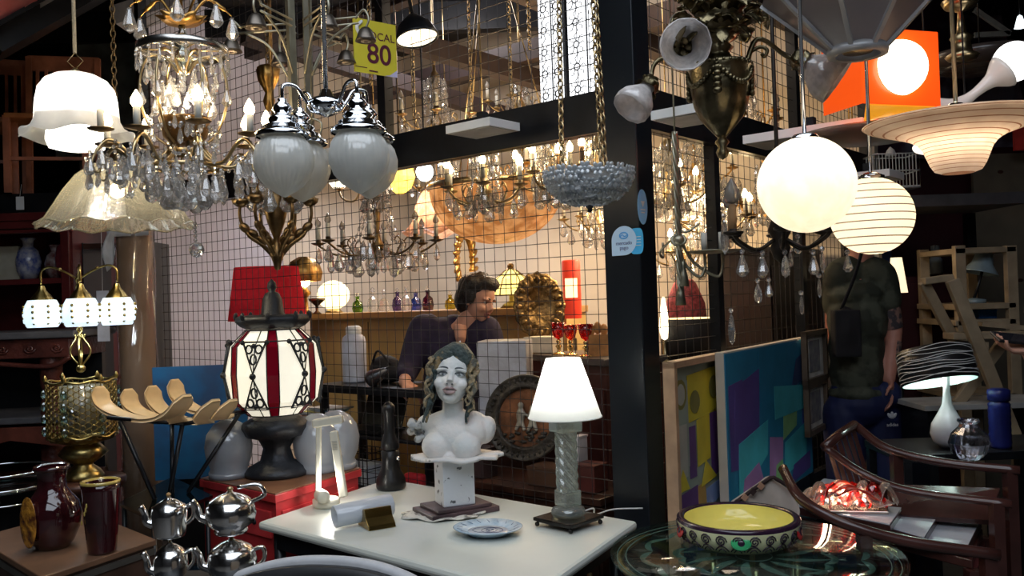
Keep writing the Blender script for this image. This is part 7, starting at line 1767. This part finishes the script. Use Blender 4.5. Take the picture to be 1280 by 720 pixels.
shapes(t, L1, zb, Hh, [('paint_yellow', [(.32, .70), (.90, .72), (.90, .94), (.32, .92)]), ('grey_green', [(.08, .5), (.32, .5), (.32, .9), (.08, .9)]), ('paint_olive', circ(.20, .84, .10, .07)), ('paint_pale', circ(.20, .84, .07, .05)), ('paint_olive', circ(.44, .79, .09, .055)), ('paint_olive', circ(.80, .84, .09, .055)),
    ('paint_violet', [(.72, .40), (.92, .42), (.92, .74), (.72, .72)]), ('paint_violet', [(.32, .44), (.44, .44), (.44, .68), (.32, .68)]), ('paint_yellow', [(.46, .48), (.70, .5), (.70, .72), (.46, .70)]), ('paint_pale', [(.10, .44), (.28, .46), (.28, .70), (.10, .70)]), ('paint_yellow', [(.08, .40), (.30, .40), (.19, .50)]), ('paint_yellow', [(.5, .38), (.8, .40), (.6, .50)]),
    ('paint_violet', [(.08, .22), (.5, .25), (.45, .40), (.08, .38)]), ('paint_orange', [(.45, .26), (.6, .28), (.58, .40), (.45, .39)]), ('paint_sky', [(.6, .26), (.92, .30), (.92, .38), (.6, .36)]), ('paint_blue', [(.4, .08), (.92, .1), (.92, .26), (.4, .24)]), ('paint_sky', [(.5, .14), (.7, .15), (.7, .22), (.5, .21)]), ('paint_navy', [(.08, .05), (.36, .05), (.36, .22), (.08, .22)]), ('grey_green', [(.12, .02), (.3, .02), (.25, .16), (.16, .16)])])
MB().box((L1 / 2, .06, zb / 2), (L1, .16, zb)).build('support_block', BLACKM, t)
a = W(905, 441, 3.28); L2 = along(a, 1010, PD); z1 = W(905, 441, 3.28).z; zb = .62; Hh = z1 - zb
t = thing('abstract_canvas', 'large frameless abstract canvas in teal, violet and lime, tall behind the framed one', 'painting', (a.x, a.y, 0), PA)
CE = mat('canvas_edge', (.62, .55, .46), .6, var=.06)
MB().box((L2 / 2, .02, zb + Hh / 2), (L2, .035, Hh)).build('stretched_canvas', CE, t, bevel=.002)
MB().box((L2 / 2, .0, zb + Hh / 2), (L2 - .004, .004, Hh - .012)).build('paint_ground', AM_['paint_teal'], t)
shapes(t, L2, zb, Hh, [('paint_purple', [(.02, .3), (.16, .28), (.16, .82), (.02, .80)]), ('paint_purple', [(.06, .42), (.32, .45), (.34, .86), (.08, .78)]), ('paint_teal', [(.34, .6), (.66, .6), (.66, .97), (.34, .97)]), ('paint_turq', [(.08, .1), (.40, .3), (.42, .52), (.10, .44)]), ('paint_navy', [(.72, .66), (.92, .72), (.96, .92), (.80, .86)]),
    ('paint_turq', [(.5, .5), (.9, .5), (.94, .66), (.5, .72)]), ('paint_mauve', [(.42, .12), (.58, .14), (.60, .36), (.44, .40)]), ('paint_lime', [(.60, .34), (.78, .40), (.80, .58), (.62, .62)]), ('paint_turq', [(.60, .10), (.90, .14), (.92, .40), (.62, .32)]), ('paint_lime', [(.48, .02), (.60, .04), (.58, .22), (.50, .20)]), ('paint_mauve', [(.10, .04), (.38, .06), (.30, .28), (.14, .22)]), ('paint_purple', [(.68, .02), (.95, .06), (.95, .18), (.72, .14)]), ('paint_blue', [(.85, .3), (.97, .3), (.97, .62), (.88, .60)])], y=-.003)
MB().box((L2 / 2, .05, zb / 2), (L2 * .9, .1, zb)).build('support_block', BLACKM, t)
# two small framed prints
def q2(px, py, Y): return W(px, py, Y)
for i, (x0, x1, y0, y1, lab) in enumerate(((1004, 1031, 415, 482, 'small pale framed print hanging on the cage wall, upper of two'), (1007, 1032, 481, 547, 'small pale framed print hanging on the cage wall, lower of two'))):
    a = W(x0, y0, 4.0); b_ = W(x1, y0 - 2, 4.3); d = V((b_.x - a.x, b_.y - a.y, 0)); L_ = d.length; z0 = W(x0, y1, 4.0).z; hh = a.z - z0
    t = thing('framed_print', lab, 'picture', (a.x, a.y, (a.z + z0) / 2), atan2(d.y, d.x), 'small framed prints on the cage')
    MB().box((L_ / 2, .01, 0), (L_ - .02, .006, hh - .02)).build('mount', mat('mount_card', (.85, .82, .76), .6), t)
    mb = MB().box((.012, 0, 0), (.024, .025, hh)).box((L_ - .012, 0, 0), (.024, .025, hh)).box((L_ / 2, 0, hh / 2 - .012), (L_, .025, .024)).box((L_ / 2, 0, -hh / 2 + .012), (L_, .025, .024)); mb.build('frame', mat('print_frame', (.14, .10, .07), .4), t)
    MB().box((L_ / 2, .005, 0), (L_ * .5, .003, hh * .6)).build('print', mat('print_ink', (.20, .20, .24), .6, scale=20, col2=(.38, .36, .33)), t)

# ---------------------------------------------------------------- folded cloth and curved-arm chairs
b = W(945, 640, 2.95)
t = thing('folded_cloth', 'cream and brown patterned cloth draped over the chair back beside the bowl', 'cloth', (b.x, b.y, b.z - .02))
CLm = mat('patterned_cloth', (.52, .44, .38), .8, scale=12, var=.1)
mb = MB()
pk_ = lambda u: .02 + .12 * max(0, 1 - abs(u - .68) * 1.45) ** .9
mb.sheet(lambda u, v: (lerp(-.12, .13, u) + .01 * sin(7 * v), -.03 + .05 * v * v + .006 * sin(14 * u + 3 * v), pk_(u) * min(1, v * 1.6) + .004 * sin(11 * u)  - .05 * max(0, v - .62)), 26, 12, .008)
mb.build('cloth_fold', CLm, t)
mb = MB(); 
for j in range(5):
    s = .08 + .11 * j; x = lerp(-.12, .13, s); zf_ = pk_
    mb.box((x, -.032, zf_(s)), (.02, .012, .018), rot=(0, -.8, 0), m=j % 2)
mb.tube([(lerp(-.12, .13, u), -.03, pk_(u) + .004) for u in [i / 20 for i in range(20)]], .007, 6, m=1)
mb.build('woven_border', [mat('border_tan', (.5, .28, .18), .8), mat('border_dark', (.04, .02, .02), .8)], t)
MB().sheet(lambda u, v: (.13 + .05 * u, -.01 + .08 * v, .02 + .04 * (1 - u) + .004 * sin(9 * v)), 6, 6, .006).build('cloth_tail', CLm, t)
CWD = mat('chair_mahogany', (.06, .021, .017), .25, var=.25, scale=8, coat=.3)
def curved_chair(label, arms, back, legs, slats=None, panel=None):
    o = W(*arms[0][1]); t = thing('slatted_armchair', label, 'chair', (o.x, o.y, 0), 0)
    L = lambda p: (lambda w_: V((w_.x - o.x, w_.y - o.y, w_.z)))(W(*p))
    for A in arms: MB().tube(spline([L(p) for p in A], 7), .016, 10, flat=.7).build('curved_arm', CWD, t)
    if back:
        a, b = L(back[0]), L(back[1]); MB().tube([a, a.lerp(b, .5) + V((0, 0, .005)), b], .018, 10).build('top_rail', CWD, t)
        c_, d_ = L(back[2]), L(back[3])
        for i in range(6):
            s = (i + .5) / 6; MB().bar(a.lerp(b, s), c_.lerp(d_, s), .015, .008, upv=(0, 1, 0)).build('back_slat', CWD, t)
    for p in legs: q = L(p); MB().bar(q, (q.x, q.y, 0), .035, .035).build('leg', CWD, t)
    return t, L
t, L = curved_chair('dark slat-backed armchair with curved arms behind the tiled one', [[(1068, 531, 3.3), (1110, 561, 3.17), (1180, 578, 3.06), (1275, 588, 2.95)], [(1031, 559, 3.1), (1080, 592, 3.05), (1140, 614, 2.95), (1265, 630, 2.8)]], [(1031, 559, 3.1), (1068, 531, 3.3), (1046, 605, 3.15), (1090, 606, 3.32)], [(1100, 600, 3.05), (1245, 628, 2.82), (1120, 566, 3.16), (1262, 588, 2.97)])
a, b, c_, d_ = L((1070, 640, 3.1)), L((1235, 650, 2.9)), L((1250, 610, 3.0)), L((1110, 605, 3.2))
MB().add([a, b, c_, d_], [(0, 1, 2, 3)]).build('seat', CWD, t, solid=.02)
t, L = curved_chair('dark armchair with curved front arm holding three white tiles', [[(978, 585, 2.75), (1000, 622, 2.6), (1050, 652, 2.5), (1130, 676, 2.45), (1250, 694, 2.4)]], None, [(1080, 668, 2.48), (1235, 692, 2.42)])
b = W(905, 640, 2.93); b2 = W(992, 640, 2.97); o_ = t.location
MB().bar((b.x - o_.x, b.y - o_.y + .03, b.z - .045), (b2.x - o_.x, b2.y - o_.y + .03, b2.z - .045), .12, .025).build('back_rail', CWD, t)
for q in (b, b2): MB().box((q.x - o_.x, q.y - o_.y + .04, (q.z - .06) / 2), (.035, .035, q.z - .06)).build('rear_leg', CWD, t)
# tiles on the chair
TL = mat('white_tile', (.66, .69, .76), .12, var=.05, coat=.6)
def tile(px4, z, th, label):
    q = [G(x, y, z) for x, y in px4]; cc = sum(q, V()) / 4; t = thing('white_tile', label, 'tile', (cc.x, cc.y, z - th), 0, 'white tiles in the armchair')
    MB().prism([((p.x - cc.x), (p.y - cc.y)) for p in q], .004, z0=th - .004).build('glazed_face', TL, t)
    MB().prism([((p.x - cc.x) * 1.02, (p.y - cc.y) * 1.02) for p in q], th - .005).build('wood_edge', CWD, t); return cc
zs = .72
cc1 = tile([(986, 630), (1112, 655), (1142, 613), (1030, 598)], zs, .03, 'largest white tile board, the red glass lamp standing on it')
tile([(1116, 660), (1155, 671), (1181, 631), (1143, 624)], zs - .025, .03, 'middle white tile board next to the lamp board')
tile([(1158, 675), (1209, 683), (1226, 649), (1182, 641)], zs - .05, .03, 'smallest white tile board, lowest towards the frame edge')
t2 = thing('tile_bench', 'dark red-brown wooden seat box under the white tiles', 'bench', (cc1.x, cc1.y, 0))
q = [G(986, 634, zs - .06), G(1215, 690, zs - .06), G(1228, 652, zs - .06), G(1035, 602, zs - .06)]
MB().prism([(p.x - cc1.x, p.y - cc1.y) for p in q], .03, z0=zs - .115).build('seat', CWD, t2, bevel=.004)
for p in q: MB().box((p.x - cc1.x, p.y - cc1.y, (zs - .115) / 2), (.04, .04, zs - .115)).build('leg', CWD, t2)
q3, q4 = q[1] - cc1, q[2] - cc1
MB().bar((q3.x, q3.y, zs - .25), (q4.x, q4.y, zs - .25), .02, .26).build('side_panel', mat('red_side', (.09, .02, .02), .35), t2)
# red and clear glass art lamp
b = G(1062, 640, zs); k = b.y / F
t = thing('glass_lamp', 'glowing lamp of wavy red and clear glass on a mirrored base', 'lamp', (b.x, b.y + .02, zs + .001), radians(-12))
MB().box((0, 0, .005), (.25, .10, .010)).build('base', mat('mirror_base', (.55, .45, .38), .12, .8), t, bevel=.002)
for s in (-1, 1): MB().tube([(s * .06, -.02, .01), (s * .06, -.02, .05)], .004, 8).build('lamp_post', CHROME, t)
RGL = glass_mat('red_art_glass', (.95, .12, .06), .05, .35, glossy=.12); CGL = glass_mat('clear_art_glass', (1, .9, .82), .05, .45, bump=.4, bscale=60, glossy=.15, milk=.18)
rnd = random.Random(12)
MB().sheet(lambda u, v: (lerp(-.145, .135, u) + .012 * sin(9 * v), (v - .5) * .13, .03 + .062 * sin(pi * min(1, u * 1.02)) ** .6 * cos((v - .5) * 2.6) + .012 * sin(17 * u + 3) * cos(6 * v)), 40, 16, .004).build('clear_glass', CGL, t)
for i in range(7):
    x0 = -.12 + .036 * i
    MB().sheet(lambda u, v, x0=x0, i=i: (x0 + .055 * u + .008 * sin(7 * v), -.062 + .05 * v + .02 * sin(3 * u), .025 + .052 * sin(pi * u) + .015 * sin(4 * v + i) + .012), 12, 6, .003).build('red_petal' if i % 2 else 'clear_petal', RGL if i % 2 else CGL, t)
RTH = mat('red_wave_glass', (.42, .01, .01), .08, scale=20, col2=(.75, .10, .05), coat=1)
for i in range(5):
    yy = -.055 + .022 * i; ph_ = i * 1.3
    P_ = [(lerp(-.125, .125, s_) + .01 * sin(9 * s_ + ph_), yy + .016 * sin(8 * s_ + ph_), .028 + (.052 + .01 * (i == 2)) * sin(pi * s_) ** .7 + .013 * sin(13 * s_ + ph_)) for s_ in [j / 30 for j in range(31)]]
    MB().tube(P_, [.002 + .006 * sin(pi * j / 30) * (.6 + .4 * sin(j * .9 + i)) for j in range(31)], 7).build('red_wave', RTH, t)
for x in (-.065, .045): MB().ball((x, 0, .048), (.020, .016, .016), 12, 8).build('bulb', mat('peach_bulb', (1, .8, .6), emit=40, ecol=(1, .80, .6), var=0), t)
light((-.01, -.03, .075), 2.5, (1, .78, .6), .02, t)

# ---------------------------------------------------------------- right background
c = W(1215, 585, 3.45); zt_ = .86
t = thing('dark_table', 'black table under the striped drum lamp and glass vase', 'table', (c.x, c.y, 0)); MB().box((0, 0, zt_ - .015), (.7, .36, .03)).build('top', BLACKM, t, bevel=.003)
for x in (-.33, .33):
    for y in (-.16, .16): MB().box((x, y, (zt_ - .03) / 2), (.03, .03, zt_ - .03)).build('leg', BLACKM, t)
b = G(1186, 560, zt_); Yb = b.y; k = Yb / F
t = thing('drum_lamp', 'white gourd lamp with a black drum shade ringed by wavy white threads', 'lamp', (b.x, b.y, zt_ + .001), rot=Euler((0, 0, 0)))
MB().lathe([(r * k, z * k) for r, z in [(0, 0), (10, 0), (18, 8), (21, 18), (19, 30), (12, 42), (6, 54), (4, 70), (4, 92), (0, 92)]], 36).build('base', mat('white_gourd', (.62, .58, .60), .2, var=.04, coat=.5), t)
sh_ = thing('tmp', None, None); bpy.data.objects.remove(sh_)
M = Matrix.Translation((-8 * k, 0, 82 * k)) @ Matrix.Rotation(radians(-3), 4, 'Y') @ Matrix.Rotation(radians(-16), 4, 'X')
shd = MB().lathe([(45 * k, 0), (43 * k, 42 * k)], 48, M=M).build('lamp_shade', BLACKP, t, solid=.003)
light(tuple(M @ V((0, 0, 12 * k))), 1.3, (.85, 1, .93), .012, t)
MB().lathe([(43 * k, -.5 * k), (41.5 * k, 30 * k), (0, 30.5 * k)], 40, M=M).build('shade_lining', mat('shade_lining', (.55, .68, .66), .6), t)
rnd = random.Random(6)
mb = MB()
for i in range(11):
    z = (3 + i * 3.6) * k; ph = rnd.uniform(0, 6); ph2 = rnd.uniform(0, 6)
    mb.tube([M @ V(((45.6 * k - z * .04) * cos(a), (45.6 * k - z * .04) * sin(a), z + 1.7 * k * sin(2 * a + ph) + .9 * k * sin(5 * a + ph2))) for a in [2 * pi * j / 60 for j in range(60)]], .0016, 4, True)
mb.build('white_threads', WHITEP, shd)
b = G(1212, 574, zt_)
t = thing('glass_vase', 'clear round cut glass vase beside the white gourd lamp', 'vase', (b.x, b.y, zt_ + .001)); k = b.y / F
MB().lathe([(r * k, z * k) for r, z in [(0, 0), (12, 0), (20, 8), (24, 20), (20, 32), (12, 40), (10, 44), (12, 48)]], 16, smooth=False).build('body', glass_mat('vase_glass', (.8, .8, .85), 0, .3, glossy=.2), t); MB().lathe([(12 * k, 46 * k), (13 * k, 48 * k), (12 * k, 50 * k)], 20).build('rim', MATS['vase_glass'], t)
b = G(1238, 560, zt_)
t = thing('blue_canister', 'dark blue ribbed canister with a lid behind the glass vase', 'canister', (b.x + .04, b.y, zt_ + .001)); BL = mat('blue_plastic', (.015, .02, .14), .3, var=.2)
MB().lathe([(0, 0), (.038, 0)] + [(.038 + (.002 if i % 2 else 0), .01 + .012 * i) for i in range(14)] + [(.03, .18)], 28).build('body', BL, t); MB().lathe([(.036, .18), (.040, .182), (.040, .22), (.03, .226), (0, .228)], 28).build('lid', BL, t)

# pine shelving, folded wooden chair, ply board
def beam_obj(pts, w_, h_, name, m, parent, L):
    MB().bar(L(pts[0]), L(pts[1]), w_, h_, upv=(0, 1, 0)).build(name, m, parent, bevel=.003)
o = W(1230, 420, 4.6); t = thing('pine_shelf', 'open pine shelving unit behind the folded chair', 'shelf', (o.x, o.y, 0)); L = lambda p: (lambda w_: V((w_.x - o.x, w_.y - o.y, w_.z)))(W(*p))
for x in (1198, 1262):
    for dy in (0, .4): a = L((x, 307, 4.6)); MB().box((a.x, a.y + dy, a.z / 2), (.055, .04, a.z)).build('upright', PWOOD, t, bevel=.003)
for py in (314, 384, 404, 496):
    a, b_ = L((1192, py, 4.6)), L((1268, py, 4.6)); MB().box(((a.x + b_.x) / 2, .2, a.z), (b_.x - a.x, .44, .03)).build('shelf_board', PWOOD, t, bevel=.003)
o = W(1215, 430, 3.9); t = thing('folding_chair', 'folded pale wooden chair leaning over the white shelf board', 'chair', (o.x, o.y, 0)); L = lambda p: (lambda w_: V((w_.x - o.x, w_.y - o.y, w_.z)))(W(*p))
MB().bar(L((1152, 352, 3.9)), L((1188, 347, 3.9)), .03, .075, upv=(0, 1, 0)).build('top_rail', PWOOD, t, bevel=.005)
MB().bar(L((1154, 352, 3.9)), L((1194, 428, 3.95)), .045, .03, upv=(0, 1, 0)).build('rear_post', PWOOD, t, bevel=.004)
MB().bar(L((1190, 350, 3.85)), L((1268, 545, 3.8)), .055, .035, upv=(0, 1, 0)).build('side_rail', PWOOD, t, bevel=.004)
MB().bar(L((1252, 430, 4.0)), L((1196, 505, 3.95)), .05, .03, upv=(0, 1, 0)).build('cross_leg', PWOOD, t, bevel=.004)
MB().bar(L((1185, 420, 3.9)), L((1280, 418, 3.9)), .10, .03).build('seat_rail', PWOOD, t, bevel=.004); MB().bar(L((1188, 432, 3.9)), L((1232, 434, 3.9)), .06, .05).build('seat_block', PWOOD, t, bevel=.004)
MB().bar(L((1225, 405, 4.05)), L((1284, 410, 4.0)), .08, .02).build('seat_slat', PWOOD, t)
zc3 = W(1205, 500, 4.0).z
o = W(1205, 500, 4.0); t = thing('white_bench', 'pale white board bench under the folded chair', 'bench', (o.x + .05, o.y, 0)); MB().box((0, 0, zc3 - .012), (.60, .3, .024)).build('top', mat('pale_board', (.46, .45, .43), .5), t, bevel=.002)
for x in (-.26, .26): MB().box((x, 0, (zc3 - .024) / 2), (.04, .26, zc3 - .024)).build('support', BLACKM, t)
p = W(1243, 410, 4.65); t = thing('blue_box', 'small bright blue box on the pine shelving', 'box', (p.x, 4.75, W(1243, 403, 4.6).z + .0)); t.location.z = W(1230, 404, 4.6).z + .016; MB().box((0, 0, .022), (.10, .08, .044)).build('box_body', mat('bright_blue', (.02, .16, .5), .4), t, bevel=.003); MB().box((0, 0, .047), (.104, .084, .008)).build('lid', MATS['bright_blue'], t)
p = W(1228, 335, 4.6); t = thing('desk_spotlight', 'pale blue metal clip lamp lying in the top of the pine shelving', 'lamp', (p.x, 4.7, W(1230, 384, 4.6).z + .02)); PB2 = mat('pale_blue_metal', (.30, .40, .46), .35, .3)
MB().lathe([(.02, .30), (.04, .27), (.05, .22), (.085, .17), (.09, .165)], 24, M=Matrix.Rotation(.25, 4, 'Y')).build('head', PB2, t, solid=.003); MB().tube([(.06, 0, .2), (.03, 0, .1), (.0, 0, .02)], .008, 8).build('arm', BLACKM, t); MB().lathe([(0, 0), (.06, 0), (.06, .02), (0, .03)], 24).build('base', PB2, t)
# pale bottle on dark cabinet behind
p = W(1170, 340, 5.2)
t = thing('spray_bottle', 'pale grey plastic bottle beside the pine shelving', 'bottle', (p.x, p.y, W(1170, 342, 4.9).z)); MB().lathe([(0, 0), (.038, 0), (.04, .01), (.036, .09), (.02, .11), (.02, .13)], 20).build('body', mat('grey_blue_plastic', (.35, .42, .5), .4), t); MB().lathe([(.022, .12), (.024, .17), (0, .175)], 16).build('cap', MATS['grey_blue_plastic'], t)
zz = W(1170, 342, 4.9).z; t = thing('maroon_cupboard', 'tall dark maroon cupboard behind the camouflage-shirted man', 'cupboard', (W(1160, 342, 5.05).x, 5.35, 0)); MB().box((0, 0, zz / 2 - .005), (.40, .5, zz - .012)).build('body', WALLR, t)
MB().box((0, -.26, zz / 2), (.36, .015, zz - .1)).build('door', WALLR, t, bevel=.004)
p = W(1122, 366, 4.75); t = thing('cone_table_lamp', 'small lit cream cone lamp behind the tattooed arm', 'lamp', (p.x, p.y, 0)); k = 4.75 / F
MB().lathe([(12 * k, p.z), (6.5 * k, p.z + 44 * k), (0, p.z + 44 * k)], 28).build('lamp_shade', mat('cream_glow', (1, .85, .6), emit=1.1, ecol=(1, .78, .5), var=.05), t); MB().lathe([(0, 0), (.1, 0), (.1, .02), (.012, .04), (.012, p.z + .05)], 16).build('stand', BLACKM, t)
p = W(1105, 345, 5.4); t = thing('folded_banner', 'narrow red and blue cloth strips hanging behind the man', 'banner', (p.x, p.y, p.z))
MB().box((-.03, 0, .0), (.02, .01, .6)).build('red_strip', mat('red_strip', (.5, .02, .03), .6), t); MB().box((.02, 0, 0), (.06, .01, .6)).build('blue_strip', mat('blue_strip', (.05, .10, .3), .6), t); MB().box((0, 0, .3), (.14, .02, .02)).build('hanging_bar', BLACKM, t)
# loft shelf, bird cage, purple banner, ply wall
za = W(1160, 262, 4.7).z
t = thing('loft_shelf', 'dark wooden loft shelf under the white bird cage', 'shelf', (W(1170, 250, 4.7).x, 4.75, 0)); MB().box((0, 0, za + .03), (.75, .5, .06)).build('deck', mat('grey_brown', (.08, .075, .08), .5), t)
for x in (-.35, .37): MB().box((x, .32, za / 2), (.05, .05, za)).build('post', BLACKM, t)
o = W(1117, 236, 4.65); k = 4.65 / F
t = thing('bird_cage', 'white wire bird cage standing on the loft shelf', 'cage', (o.x, o.y + .02, max(o.z, za + .061)))
mb = MB(); w_ = 27 * k; hh = 42 * k
for i in range(14):
    x = -w_ + 2 * w_ * i / 13
    for y in (-.08, .08): mb.tube([(x, y, 0), (x, y, hh)], .0022, 4)
for i in range(5): y = -.08 + .04 * i; mb.tube([(-w_, y, 0), (-w_, y, hh)], .0022, 4).tube([(w_, y, 0), (w_, y, hh)], .0022, 4)
for z in (0, hh * .5, hh): mb.tube([(-w_, -.08, z), (w_, -.08, z), (w_, .08, z), (-w_, .08, z)], .004, 5, True)
mb.build('wire_frame', WHITEP, t); MB().box((0, 0, .004), (2 * w_, .16, .012)).build('tray', WHITEP, t); MB().lathe([(.03, hh), (.02, hh + .03), (0, hh + .05)], 12).build('top_dome', WHITEP, t)
BN_ = mat('purple_banner', (.10, .05, .08), .6, scale=2.2, col2=(.24, .22, .28), cpos=(.48, .56))
a, b_, c_, d_ = W(1075, -30, 5.6), W(1235, -30, 6.2), W(1300, 215, 6.2), W(1085, 190, 5.6)
t = thing('printed_banner', 'large purple grey printed banner high in the right background', 'banner'); MB().sheet(lambda u, v: a.lerp(b_, u).lerp(d_.lerp(c_, u), v) + V((0, .05 * sin(10 * u), 0)), 20, 12, .005).build('fabric', BN_, t); MB().bar(a, b_, .03, .03).build('hanging_bar', BLACKM, t)
p = W(1262, 300, 5.6); t = thing('ply_board', 'tall brown plywood sheet at the right background edge', 'board', (p.x + .15, p.y, 0)); zt_ = W(1262, 192, 5.6).z
MB().box((0, 0, zt_ / 2), (.75, .03, zt_)).build('sheet', PLY, t); mb = MB()
for (x, z) in ((-.2, 2.2), (.1, 1.9), (-.1, 1.5)): mb.ball((x, -.016, z), (.02, .002, .012), 10, 6)
mb.build('knots', DWOOD, t)
p = W(1276, 172, 5.4); t = thing('red_sign', 'small bright red panel above the plywood sheet', 'sign', tuple(p)); MB().box((.08, 0, 0), (.25, .02, .16)).build('panel', mat('bright_red', (.7, .06, .05), .5), t); MB().tube([(.08, 0, .08), (.08, 0, H - p.z)], .003, 5).build('hanging_wire', BLACKM, t)
S(MB().bar(W(1218, 12, 5.2), W(1262, 42, 5.2), .02, .03).bar(W(1262, 42, 5.2), W(1218, 44, 5.2), .02, .03), 'roof_truss', mat('truss_white', (.35, .4, .45), .5))
p = W(1275, 30, 4.6); t = thing('spot_lamp', 'tiny bright cone spotlight in the upper right corner', 'lamp', tuple(p)); MB().lathe([(.0, .05), (.012, .04), (.028, -.02)], 20).build('shade', mat('cone_glow', (.85, .95, 1), emit=2, ecol=(.8, .93, 1), var=0), t); MB().tube([(0, 0, .05), (0, 0, H - p.z)], .003, 6).build('rod', BLACKM, t)
S(MB().box((2.9, 5.9, 1.2), (1.6, .08, 2.4)), 'wall_partition_right', WALLR)
